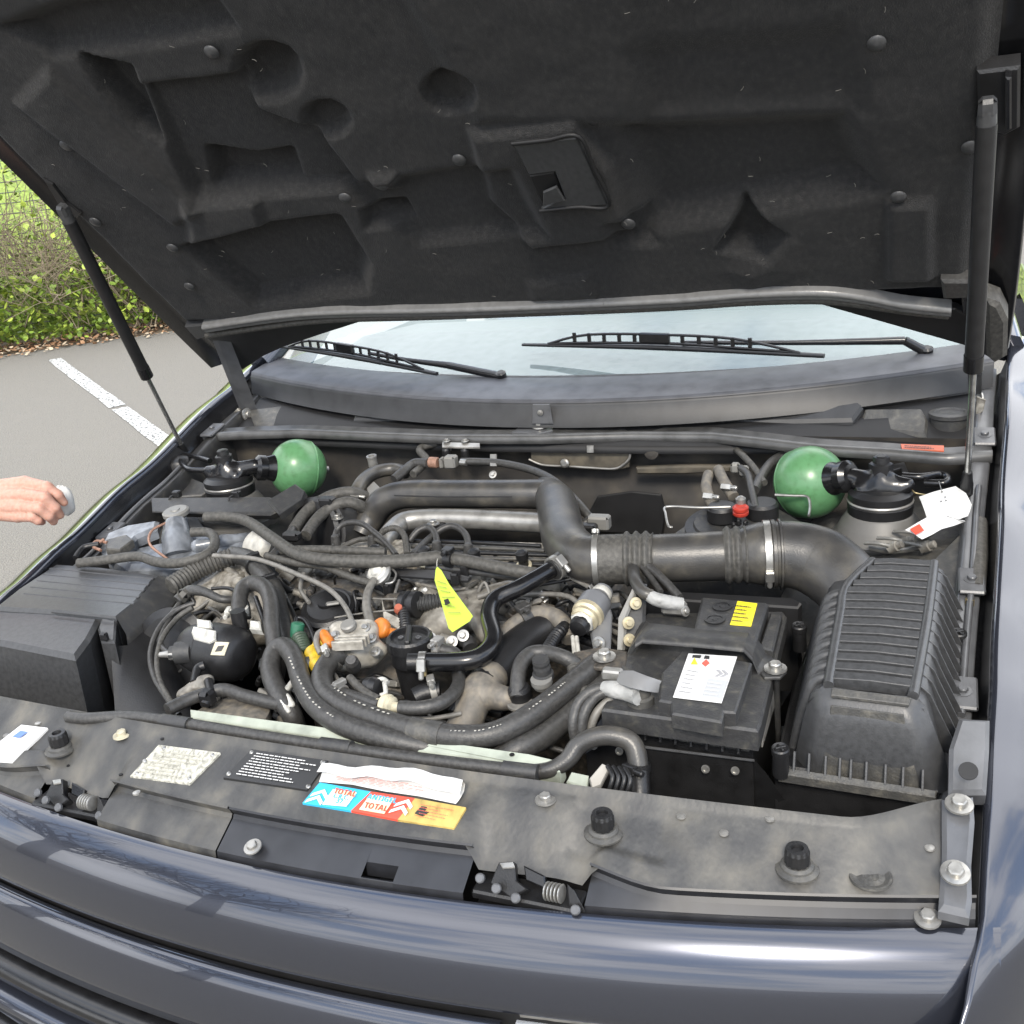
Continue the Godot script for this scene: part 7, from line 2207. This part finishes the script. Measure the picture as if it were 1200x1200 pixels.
	var a: Vector3 = Vector3(.241, .815, .332)
	var b: Vector3 = Vector3(.23, .8, .414)
	var d := (b - a).normalized()
	turned("can", g, "rail_grey", [Vector2(.010, -.012), Vector2(.013, -.010), Vector2(.013, .004), Vector2(.018, .010), Vector2(.021, .016), Vector2(.0215, .038)], a, d, 26)
	turned("collar", g, "brass_pale", [Vector2(.021, .036), Vector2(.0205, .044), Vector2(.018, .047), Vector2(.018, .052), Vector2(.0155, .056)], a, d, 24)
	turned("hex_nut", g, "white_plastic", [Vector2(.0155, .050), Vector2(.0155, .060), Vector2(.012, .064)], a, d, 6)
	turned("end_cap", g, "black", [Vector2(.0125, .058), Vector2(.013, .066), Vector2(.011, .072), Vector2(.0005, .074)], a, d, 20)
	turned("top_ring", g, "white_plastic", [Vector2(.0135, -.006), Vector2(.0142, -.003), Vector2(.0142, .001), Vector2(.0135, .003)], a, d, 22)
	slab("saddle", g, "rail_grey", [Vector3(.233, .81, .358), Vector3(.251, .815, .335), Vector3(.265, .805, .362), Vector3(.278, .785, .42), Vector3(.257, .785, .42), Vector3(.241, .79, .383)], Vector3(-.002, -.004, -.003), .002)
	bolt(g, "zinc", Vector3(.261, .79, .411), Vector3(-.2, .4, .9), .005)
	slab("wire_clip", g, "zinc", [Vector3(.224, .826, .327), Vector3(.228, .828, .325), Vector3(.239, .82, .338), Vector3(.236, .82, .343)], Vector3(0, -.002, 0), .0005)
	for k in [0.0, .005]:
		hose("wire", g, "wire_white", .0026, [Vector3(.229, .798, .415) + Vector3(k, 0, 0), Vector3(.238, .795, .438) + Vector3(k, 0, 0), Vector3(.247, .788, .462) + Vector3(k, 0, 0)], "", 8)
	s = Shape.new()
	s.tube([Vector3(.245, .79, .461), Vector3(.253, .786, .481), Vector3(.263, .778, .496), Vector3(.274, .77, .499)], .0088, 12, 16, .14, .0045)
	part("wire_sleeve", s, "rubber_dusty", g)
	# coil plate standing beside the battery
	g = group_part("coil_plate", car, "upright black plate edged in bright metal, with two small bolts")
	slab("plate", g, "trim", [Vector3(.288, .836, .344), Vector3(.299, .838, .336), Vector3(.303, .8, .368), Vector3(.295, .78, .399), Vector3(.284, .78, .406), Vector3(.28, .81, .369)], Vector3(.004, -.002, -.004), .0015)
	slab("metal_edge", g, "alu_dull", [Vector3(.288, .837, .35), Vector3(.293, .838, .347), Vector3(.286, .814, .381), Vector3(.289, .784, .412), Vector3(.283, .784, .413), Vector3(.278, .812, .383)], Vector3(.003, -.002, -.004), .001)
	for p in [Vector3(.296, .824, .364), Vector3(.293, .81, .39), Vector3(.298, .796, .407)]:
		bolt(g, "brass_pale", p, Vector3(.6, .3, .7), .0045)
	# black cables round the battery's left end
	hose("battery_cable", car, "rubber", .0062, [Vector3(.312, .812, .543), Vector3(.297, .81, .552), Vector3(.285, .8, .562), Vector3(.282, .785, .576), Vector3(.285, .76, .58)], "", 10)
	hose("battery_cable", car, "rubber", .0058, [Vector3(.314, .81, .548), Vector3(.302, .806, .555), Vector3(.294, .796, .568), Vector3(.291, .78, .576), Vector3(.295, .76, .581)], "", 10)
	hose("battery_cable", car, "wire_grey", .0048, [Vector3(.316, .8, .545), Vector3(.304, .79, .559), Vector3(.298, .775, .567), Vector3(.296, .76, .571)], "", 10)
	hose("battery_cable", car, "duct", .0078, [Vector3(.274, .84, .291), Vector3(.289, .842, .336), Vector3(.304, .836, .356), Vector3(.315, .832, .356)], "", 10)
	hose("battery_cable", car, "rubber", .0055, [Vector3(.276, .842, .29), Vector3(.295, .842, .293), Vector3(.323, .834, .318), Vector3(.345, .824, .339)], "", 10)
	hose("battery_cable", car, "rubber", .004, [Vector3(.287, .842, .294), Vector3(.302, .836, .311), Vector3(.321, .828, .336)], "", 8)
	# bypass hose over the front edge
	hose("bypass_hose", car, "duct", [.0082, .0085, .0098, .0102, .0105, .0105, .0108], [Vector3(.232, .752, .632), Vector3(.267, .756, .627), Vector3(.286, .764, .617), Vector3(.296, .776, .605), Vector3(.312, .784, .598), Vector3(.329, .786, .594), Vector3(.347, .782, .593), Vector3(.356, .772, .598), Vector3(.361, .75, .61)], "brown-black hose arching over the front edge by the battery", 14)
	clamp_band(car, "black", Vector3(.359, .76, .604), Vector3(.05, 1, -.3), .0112, .008, Vector3(-.4, 0, 1))
	hose("hose_tail", car, "black", .0105, [Vector3(.361, .756, .609), Vector3(.365, .742, .624), Vector3(.365, .73, .63)], "", 12)
	g = group_part("front_bracket", car, "bent steel bracket with a twist of wire beside the bypass hose")
	slab("plate", g, "alu_dull", [Vector3(.317, .762, .637), Vector3(.327, .772, .623), Vector3(.335, .768, .621), Vector3(.329, .756, .638), Vector3(.32, .752, .64)], Vector3(0, -.004, 0), .001)
	slab("plate", g, "crossmember", [Vector3(.294, .758, .625), Vector3(.313, .758, .627), Vector3(.314, .75, .638), Vector3(.29, .75, .632)], Vector3(0, -.008, 0), .001)
	for k in 4:
		hose("wire_twist", g, "black", .0026, [Vector3(.333, .77, .624) + Vector3(.006 * k, 0, 0), Vector3(.342, .766, .637) + Vector3(.006 * k, .002, 0), Vector3(.34, .756, .644) + Vector3(.006 * k, 0, 0), Vector3(.34, .742, .644) + Vector3(.005 * k, 0, 0)], "", 6)
	# front cross member, pale green, and the thin black hose lying on it
	g = group_part("front_cross_member", car, "pale green painted cross member edge behind the nose panel")
	slab("rail", g, "crossmember", [Vector3(-.195, .766, .621), Vector3(-.075, .766, .62), Vector3(.039, .766, .619), Vector3(.145, .766, .616), Vector3(.244, .766, .616), Vector3(.285, .764, .619), Vector3(.283, .76, .631), Vector3(.229, .76, .628), Vector3(.13, .76, .63), Vector3(.023, .76, .63), Vector3(-.094, .76, .63), Vector3(-.188, .76, .63)], Vector3(0, -.02, 0), .001)
	for p in [Vector3(.051, .765, .625), Vector3(.07, .765, .624), Vector3(.094, .765, .624), Vector3(.227, .765, .621)]:
		turned("hole", g, "deep_black", [Vector2(.0028, 0), Vector2(.0028, .0008)], p, Vector3.UP, 12)
	slab("dark_gap", car, "deep_black", [Vector3(-.202, .752, .637), Vector3(.048, .752, .638), Vector3(.249, .752, .633), Vector3(.253, .749, .643), Vector3(.055, .749, .652), Vector3(-.193, .749, .649)], Vector3(0, -.02, 0), .001)
	hose("front_pipe", car, "rubber", .0074, [Vector3(-.344, .764, .668), Vector3(-.311, .766, .668), Vector3(-.261, .767, .655), Vector3(-.199, .766, .651), Vector3(-.078, .764, .651), Vector3(.035, .763, .65), Vector3(.139, .762, .647), Vector3(.244, .761, .641)], "black pipe lying along the rear edge of the nose panel", 12)
	for e in [[Vector3(-.211, .766, .652), Vector3(-.171, .766, .652)], [Vector3(.008, .763, .649), Vector3(.047, .763, .648)], [Vector3(.225, .761, .642), Vector3(.262, .76, .639)]]:
		s = Shape.new()
		s.tube(e, .0092, 14, 3)
		part("pipe_sleeve", s, "trim", car)
	s = Shape.new()
	s.lathe([Vector2(.05, 0), Vector2(.05, .012), Vector2(.04, .016), Vector2(.0005, .016)], Vector3(-.158, .735, .6), Vector3(0, 1, 0), 30)
	part("pump_dome", s, "heater_duct", car)


func build_reservoir(car: Node3D):
	var g := group_part("hydraulic_reservoir", car, "black hydraulic reservoir with brown hoses, a red clip and a wire handle")
	slab("tank", g, "trim", [Vector3(.273, .805, .092), Vector3(.305, .815, .023), Vector3(.405, .815, -.032), Vector3(.462, .805, .022), Vector3(.473, .795, .056), Vector3(.367, .79, .09)], Vector3(0, -.12, 0), .006)
	turned("round_lid", g, "trim", [Vector2(.075, -.012), Vector2(.072, .0), Vector2(.06, .002), Vector2(.058, .006), Vector2(.045, .006)], Vector3(.362, .81, .053), Vector3(0, 1, .1), 36)
	for e in [[Vector3(.345, .818, .055), .022], [Vector3(.4, .818, .035), .024]]:
		turned("turret", g, "black", [Vector2(e[1], 0), Vector2(e[1], .018), Vector2(e[1] * .85, .022), Vector2(.0005, .022)], e[0], Vector3(0, 1, .05), 24)
	turned("red_clip", g, "red", [Vector2(.0105, -.004), Vector2(.0115, -.002), Vector2(.0115, .001), Vector2(.010, .002), Vector2(.0115, .004), Vector2(.0115, .008), Vector2(.009, .010)], Vector3(.376, .838, .076), Vector3(0, 1, .1), 16, false, "bright red plastic clip")
	turned("clip_top", g, "alu_smooth", [Vector2(.007, 0), Vector2(.0075, .008), Vector2(.004, .011), Vector2(.0005, .012)], Vector3(.375, .848, .067), Vector3(0, 1, .1), 12)
	for e in [[Vector3(.333, .83, .045), Vector3(.321, .838, .024), Vector3(.31, .846, -.007), Vector3(.306, .852, -.046)], [Vector3(.355, .838, .013), Vector3(.344, .846, -.002), Vector3(.33, .852, -.031), Vector3(.319, .856, -.06)]]:
		hose("brown_hose", g, "heater_duct", .0085, e, "", 12)
	for p in [Vector3(.323, .838, .023), Vector3(.346, .846, .002)]:
		clamp_band(g, "zinc", p, Vector3(.1, .8, -.5), .009, .007)
	hose("black_hose", g, "rubber", .0055, [Vector3(.394, .835, .052), Vector3(.38, .85, .006), Vector3(.369, .858, -.033), Vector3(.354, .86, -.059)], "", 10)
	hose("black_hose", g, "rubber_dusty", .0055, [Vector3(.305, .868, -.167), Vector3(.334, .868, -.13), Vector3(.368, .862, -.071), Vector3(.396, .85, -.018)], "", 10)
	hose("black_hose", g, "rubber", .008, [Vector3(.384, .846, .002), Vector3(.391, .856, -.057), Vector3(.403, .862, -.099), Vector3(.426, .864, -.129)], "", 10)
	hose("wire_handle", g, "zinc", .0021, [Vector3(.359, .84, .062), Vector3(.315, .84, .07), Vector3(.267, .84, .071), Vector3(.269, .836, .089), Vector3(.279, .828, .116), Vector3(.285, .826, .117)], "", 6)
	hose("wire_handle", g, "zinc", .0021, [Vector3(.417, .846, .022), Vector3(.444, .846, .023), Vector3(.463, .846, .025), Vector3(.469, .84, .044), Vector3(.47, .834, .069)], "", 6)
	for p in [Vector3(.345, .858, -.064), Vector3(.36, .856, -.055)]:
		block("valve", g, "alu_dull", p, Vector3(.014, .016, .014), .003)
	for p in [Vector3(.375, .826, .086), Vector3(.385, .825, .089), Vector3(.369, .823, .092)]:
		block("latch", g, "black", p, Vector3(.007, .010, .008), .002)


func build_loose_things():
	# lime card hanging from the coolant hose
	var c := thing("tag_card", "lime yellow paper tag hanging from the long hose over the engine", "tag", Vector3(.017, .846, .343))
	var o := c.position
	var pts := []
	for p in [Vector3(.012, .842, .334), Vector3(.022, .841, .342), Vector3(.043, .833, .365), Vector3(.095, .812, .41), Vector3(.094, .809, .419), Vector3(.079, .803, .44), Vector3(.072, .806, .436), Vector3(.036, .829, .384), Vector3(.022, .836, .364), Vector3(.014, .841, .343)]:
		pts.append(p - o)
	var s := Shape.new()
	s.plate(pts, Vector3(0, -.0004, -.0006), .0001)
	part("card", s, "lime_card", c)
	var f := Vector3(.0, .0012, .0022)
	for e in [[Vector3(.029, .837, .368), Vector3(.042, .834, .368)], [Vector3(.034, .834, .377), Vector3(.045, .831, .374)], [Vector3(.04, .831, .383), Vector3(.053, .828, .38)], [Vector3(.047, .827, .394), Vector3(.062, .825, .387)], [Vector3(.053, .823, .405), Vector3(.07, .821, .406)], [Vector3(.066, .818, .418), Vector3(.081, .817, .413)]]:
		hose("writing_line", c, "dim_ink", .0007, [e[0] - o + f, e[1] - o + f], "", 4)
	s = Shape.new()
	var sq := [Vector3(.054, .828, .403), Vector3(.058, .828, .398), Vector3(.065, .826, .407), Vector3(.06, .825, .412)]
	s.quad(sq[0] - o + f, sq[1] - o + f, sq[2] - o + f, sq[3] - o + f)
	part("printed_square", s, "ink", c)
	hose("string", c, "wire_white", .0007, [Vector3(.012, .842, .334) - o, Vector3(.01, .846, .329) - o, Vector3(.006, .846, .318) - o], "", 5)
	# folded white tag on the right tower
	c = thing("paper_tag", "folded white paper tag with a small red mark, lying beside the right suspension tower", "tag", Vector3(.638, .845, .066))
	o = c.position
	s = Shape.new()
	var rows := []
	var a := [Vector3(.613, .858, .044), Vector3(.633, .862, .036), Vector3(.659, .866, .024), Vector3(.672, .862, .036), Vector3(.679, .855, .056)]
	var b := [Vector3(.624, .846, .093), Vector3(.636, .85, .086), Vector3(.648, .852, .093), Vector3(.661, .848, .1), Vector3(.674, .846, .084)]
	for i in a.size():
		var row := PackedVector3Array()
		for k in 5:
			row.append((a[i] as Vector3).lerp(b[i], k / 4.0) - o + Vector3(0, .002 * sin(k * .8 + i), 0))
		rows.append(row)
	s.patch(rows)
	part("upper_leaf", s, "paper", c)
	rows = []
	a = [Vector3(.598, .846, .139), Vector3(.617, .852, .118), Vector3(.636, .856, .095), Vector3(.65, .853, .105), Vector3(.669, .848, .105)]
	b = [Vector3(.619, .838, .149), Vector3(.63, .841, .14), Vector3(.642, .845, .128), Vector3(.657, .845, .114), Vector3(.671, .846, .1)]
	for i in a.size():
		rows.append(PackedVector3Array([a[i] - o, (a[i] as Vector3).lerp(b[i], .5) - o + Vector3(0, .001, 0), b[i] - o]))
	s = Shape.new()
	s.patch(rows)
	part("lower_leaf", s, "paper", c)
	pts = []
	for p in [Vector3(.604, .848, .142), Vector3(.615, .851, .13), Vector3(.621, .847, .142), Vector3(.611, .844, .15)]:
		pts.append(p - o + Vector3(0, .0012, .0006))
	s = Shape.new()
	s.plate(pts, Vector3(0, -.0005, 0), .0001)
	part("red_mark", s, "label_red", c)
	for e in [[1108, 585], [1104, 588], [1112, 592], [1106, 592]]:
		pass
	for p in [Vector3(.642, .863, .041), Vector3(.646, .86, .053), Vector3(.641, .857, .062), Vector3(.647, .858, .061)]:
		block("punched_dot", c, "ink", p - o + Vector3(0, .0022, 0), Vector3(.002, .0006, .002), .0001)
	hose("string", c, "zinc", .0006, [Vector3(.642, .864, .04) - o, Vector3(.64, .866, .022) - o, Vector3(.638, .868, .006) - o], "", 4)
	# fallen leaves in the bay corner would be guesses; only the hand and what it holds remain
	build_person()


func build_person():
	var at := Vector3(-1.62, 0, .42)
	var who := thing("person", "person beside the far wing, a bent hand reaching in and holding something white", "person", at)
	var bones := [
		[Vector3(-.781, .928, .33), Vector3(-.728, .935, .316), 0.0147, 0.0113], [Vector3(-.776, .918, .338), Vector3(-.722, .92, .331), 0.0162, 0.0113],
		[Vector3(-.776, .905, .343), Vector3(-.719, .903, .342), 0.0157, 0.0108], [Vector3(-.78, .893, .344), Vector3(-.728, .888, .346), 0.0142, 0.0099],
		[Vector3(-.728, .935, .316), Vector3(-.679, .93, .319), 0.0108, 0.0092], [Vector3(-.679, .93, .319), Vector3(-.666, .915, .314), 0.0092, 0.0081], [Vector3(-.666, .915, .314), Vector3(-.664, .9, .308), 0.0081, 0.0065],
		[Vector3(-.722, .92, .331), Vector3(-.669, .919, .337), 0.0110, 0.0094], [Vector3(-.669, .919, .337), Vector3(-.66, .9, .331), 0.0094, 0.0081], [Vector3(-.66, .9, .331), Vector3(-.663, .884, .323), 0.0081, 0.0067],
		[Vector3(-.719, .903, .342), Vector3(-.673, .905, .349), 0.0104, 0.0090], [Vector3(-.673, .905, .349), Vector3(-.665, .89, .342), 0.0090, 0.0079], [Vector3(-.665, .89, .342), Vector3(-.669, .877, .333), 0.0079, 0.0067],
		[Vector3(-.728, .888, .346), Vector3(-.688, .891, .353), 0.0090, 0.0077], [Vector3(-.688, .891, .353), Vector3(-.683, .884, .349), 0.0077, 0.0068], [Vector3(-.683, .884, .349), Vector3(-.686, .878, .34), 0.0068, 0.0058],
		[Vector3(-.798, .902, .314), Vector3(-.758, .893, .293), 0.0152, 0.0108], [Vector3(-.758, .893, .293), Vector3(-.707, .892, .295), 0.0108, 0.0086],
		[Vector3(-.875, .882, .373), Vector3(-.785, .907, .335), .030, .026],
	]
	var local := []
	for b in bones:
		local.append([b[0] - at, b[1] - at, b[2], b[3]])
	var s := Shape.new()
	s.blob(local, .0026, .0034)
	# forearm and head are meshed on their own grids into the same body surface
	var wrist: Vector3 = Vector3(-.87, .882, .37) - at
	var elbow := Vector3(.30, 1.02, .02)
	var shoulder := Vector3(.03, 1.38, .17)
	var head := Vector3(.04, 1.62, 0)
	s.blob([[wrist, elbow, .030, .042], [elbow, shoulder, .044, .052], [shoulder, Vector3(-.02, 1.38, 0), .055, .07], [Vector3(-.02, 1.38, 0), Vector3(-.02, 1.38, -.17), .07, .052], [Vector3(-.02, 1.38, -.17), Vector3(-.16, 1.10, -.25), .05, .042], [Vector3(-.16, 1.10, -.25), Vector3(-.15, .90, -.24), .04, .028],
		[Vector3(-.02, 1.36, 0), Vector3(-.03, .98, 0), .11, .11], [Vector3(-.02, .94, -.08), Vector3(-.01, .50, -.10), .075, .05], [Vector3(-.01, .50, -.10), Vector3(-.03, .09, -.10), .05, .036], [Vector3(-.02, .94, .08), Vector3(.01, .50, .10), .075, .05], [Vector3(.01, .50, .10), Vector3(-.01, .09, .10), .05, .036],
		[head + Vector3(-.01, .03, 0), head + Vector3(.01, .02, 0), .092, .088], [head + Vector3(.02, -.05, 0), head + Vector3(.04, -.075, 0), .062, .045], [head + Vector3(-.02, -.08, 0), Vector3(-.02, 1.38, 0), .055, .06], [head + Vector3(.092, -.005, 0), head + Vector3(.108, -.025, 0), .010, .013], [head + Vector3(0, -.01, .088), head + Vector3(-.005, -.03, .09), .018, .012], [head + Vector3(0, -.01, -.088), head + Vector3(-.005, -.03, -.09), .018, .012], [head + Vector3(.086, -.062, -.015), head + Vector3(.086, -.062, .015), .008, .008],
		[Vector3(-.15, .90, -.24), Vector3(-.10, .84, -.22), .030, .03], [Vector3(-.10, .84, -.22), Vector3(-.07, .76, -.20), .014, .010], [Vector3(-.11, .84, -.24), Vector3(-.08, .75, -.245), .013, .009], [Vector3(-.10, .86, -.20), Vector3(-.06, .81, -.17), .012, .010]], .009, .012)
	part("body", s, "skin", who)
	s = Shape.new()
	s.blob([[Vector3(-.02, .98, 0), Vector3(0, 1.30, 0), .15, .16], [Vector3(0, 1.30, -.12), Vector3(0, 1.30, .12), .13, .13], [Vector3(.0, 1.40, -.14), Vector3(.0, 1.40, .14), .075, .075], [shoulder, elbow, .072, .056], [elbow, elbow.lerp(wrist, .55), .056, .046], [Vector3(-.02, 1.38, -.18), Vector3(-.16, 1.10, -.25), .07, .055], [Vector3(-.16, 1.10, -.25), Vector3(-.15, .90, -.24), .053, .042]], .014, .04)
	part("jacket", s, "jacket", who)
	s = Shape.new()
	s.blob([[Vector3(-.02, .96, -.06), Vector3(-.02, .96, .06), .13, .13], [Vector3(-.02, .90, -.09), Vector3(0, .50, -.10), .095, .068], [Vector3(0, .50, -.10), Vector3(-.02, .10, -.10), .066, .05], [Vector3(-.02, .90, .09), Vector3(.02, .50, .10), .095, .068], [Vector3(.02, .50, .10), Vector3(0, .10, .10), .066, .05]], .016, .04)
	part("trousers", s, "trousers", who)
	for z in [-.10, .10]:
		s = Shape.new()
		s.blob([[Vector3(-.06, .05, z), Vector3(.02, .055, z), .042, .05], [Vector3(.02, .045, z), Vector3(.16, .035, z * 1.1), .045, .032]], .01, .03)
		part("shoe", s, "black", who)
	s = Shape.new()
	s.blob([[head + Vector3(-.03, .06, 0), head + Vector3(.02, .075, 0), .094, .075], [head + Vector3(-.06, 0, -.03), head + Vector3(-.06, 0, .03), .06, .06]], .008, .02)
	part("hair", s, "hair", who)
	for z in [-.034, .034]:
		s = Shape.new()
		s.lathe([Vector2(.0005, -.006), Vector2(.010, 0), Vector2(.0005, .006)], head + Vector3(.088, .008, z), Vector3(1, 0, 0), 14, true)
		part("eye", s, "eye", who)
	# fingernails on the visible tips
	# crumpled white thing in the fingers
	var w := thing("white_wad", "crumpled white wad held between the fingers over the wing", "wad", Vector3(-.71, .887, .266))
	s = Shape.new()
	var rows := []
	for j in 13:
		var an := PI * j / 12.0
		var row := PackedVector3Array()
		for i in 22:
			var t := TAU * i / 22
			var r := .026 * (1.0 + .06 * sin(t * 3 + j) + .04 * sin(t * 7 + j * 2.1))
			row.append(Vector3(sin(an) * cos(t) * r * .75, cos(an) * r, sin(an) * sin(t) * r * .45))
		rows.append(row)
	s.patch(rows, true)
	part("wad_body", s, "paper", w)


func _ready():
	rng.seed = 20
	# camera, sky, light
	var cam := Camera3D.new()
	cam.name = "camera"
	cam.transform = Transform3D(Basis(Vector3(0.92514, -0.10123, -0.36587), Vector3(-0.03795, 0.93430, -0.35447), Vector3(0.37771, 0.34182, 0.86052)), Vector3(.614, 1.363, 1.434))
	cam.fov = 54.369
	cam.near = .02
	cam.far = 900.0
	add_child(cam)
	var env := Environment.new()
	env.background_mode = Environment.BG_SKY
	var sky := Sky.new()
	var pan := PanoramaSkyMaterial.new()
	pan.panorama = make_sky()
	sky.sky_material = pan
	env.sky = sky
	env.background_energy_multiplier = 1.0
	env.tonemap_mode = Environment.TONE_MAPPER_LINEAR
	env.tonemap_exposure = 2.75
	env.sdfgi_enabled = true
	env.ssao_enabled = true
	env.ssil_enabled = true
	var we := WorldEnvironment.new()
	we.name = "world_environment"
	we.environment = env
	add_child(we)
	var sun := DirectionalLight3D.new()
	sun.name = "sun"
	sun.light_color = Color(1.0, .96, .90)
	sun.light_energy = .42
	sun.light_angular_distance = 12.0
	sun.shadow_enabled = true
	sun.look_at_from_position(Vector3(1.6, 5.0, 5.5), Vector3.ZERO)
	add_child(sun)
	make_materials()
	mat("bulk", Color.WHITE, .6, 0, noise_tex(.008, [0.0, .4, .6, .8, 1.0], [lin(.012, .0115, .011), lin(.021, .019, .0175), lin(.036, .032, .027), lin(.058, .050, .039), lin(.09, .078, .058)], 512, 5, 91), 2.2)
	mat("bulk_pale", Color.WHITE, .6, 0, noise_tex(.012, [0.0, .5, 1.0], [lin(.045, .04, .032), lin(.085, .074, .056), lin(.13, .112, .082)], 512, 5, 92), 4)
	mat("worn_print", lin(.34, .33, .28), .7)
	mat("ink_blue", lin(.10, .18, .48), .5)
	mat("worn_alu_field", lin(.17, .165, .14), .6, 0, null, 4)
	mat("tape_grey", lin(.30, .30, .29), .55, 0, null, 4, bump_tex(.05, 256, 93, 6.0), .6)
	mat("strap_grey", lin(.17, .17, .17), .45)
	mat("tower_grey", lin(.125, .122, .115), .5, .1, null, 4)
	mat("alu_dull", lin(.22, .215, .20), .5, .3)
	mat("alu_pale", Color.WHITE, .5, .2, noise_tex(.015, [0.0, .4, .7, 1.0], [lin(.16, .15, .13), lin(.32, .30, .26), lin(.45, .43, .38), lin(.56, .54, .50)], 512, 5, 94), 8, bump_tex(.02, 256, 95, 6.0), .4)
	mat("green_dark", lin(.035, .055, .035), .5)
	mat("red_brown", lin(.35, .10, .06), .5)
	mat("rail_grey", lin(.20, .205, .215), .38, .35)
	mat("brass_pale", lin(.50, .44, .30), .4, .5)
	# the place
	build_setting()
	bare_tree(Vector3(-6.6, 0, 4.9), 9.0, "tall bare tree across the car park from the car's nose")
	bare_tree(Vector3(-5.2, 0, 7.4), 8.0, "shorter bare tree beside the tall one across the car park")
	# the car
	var car := thing("car", "dark blue car with its bonnet up, the whole engine bay open to view", "car")
	build_body(car)
	build_bonnet(car)
	build_towers(car)
	build_intake(car)
	build_air_box(car)
	build_battery_tray(car)
	build_left(car)
	build_gearbox_side(car)
	build_core(car)
	build_reservoir(car)
	build_battery()
	build_loose_things()
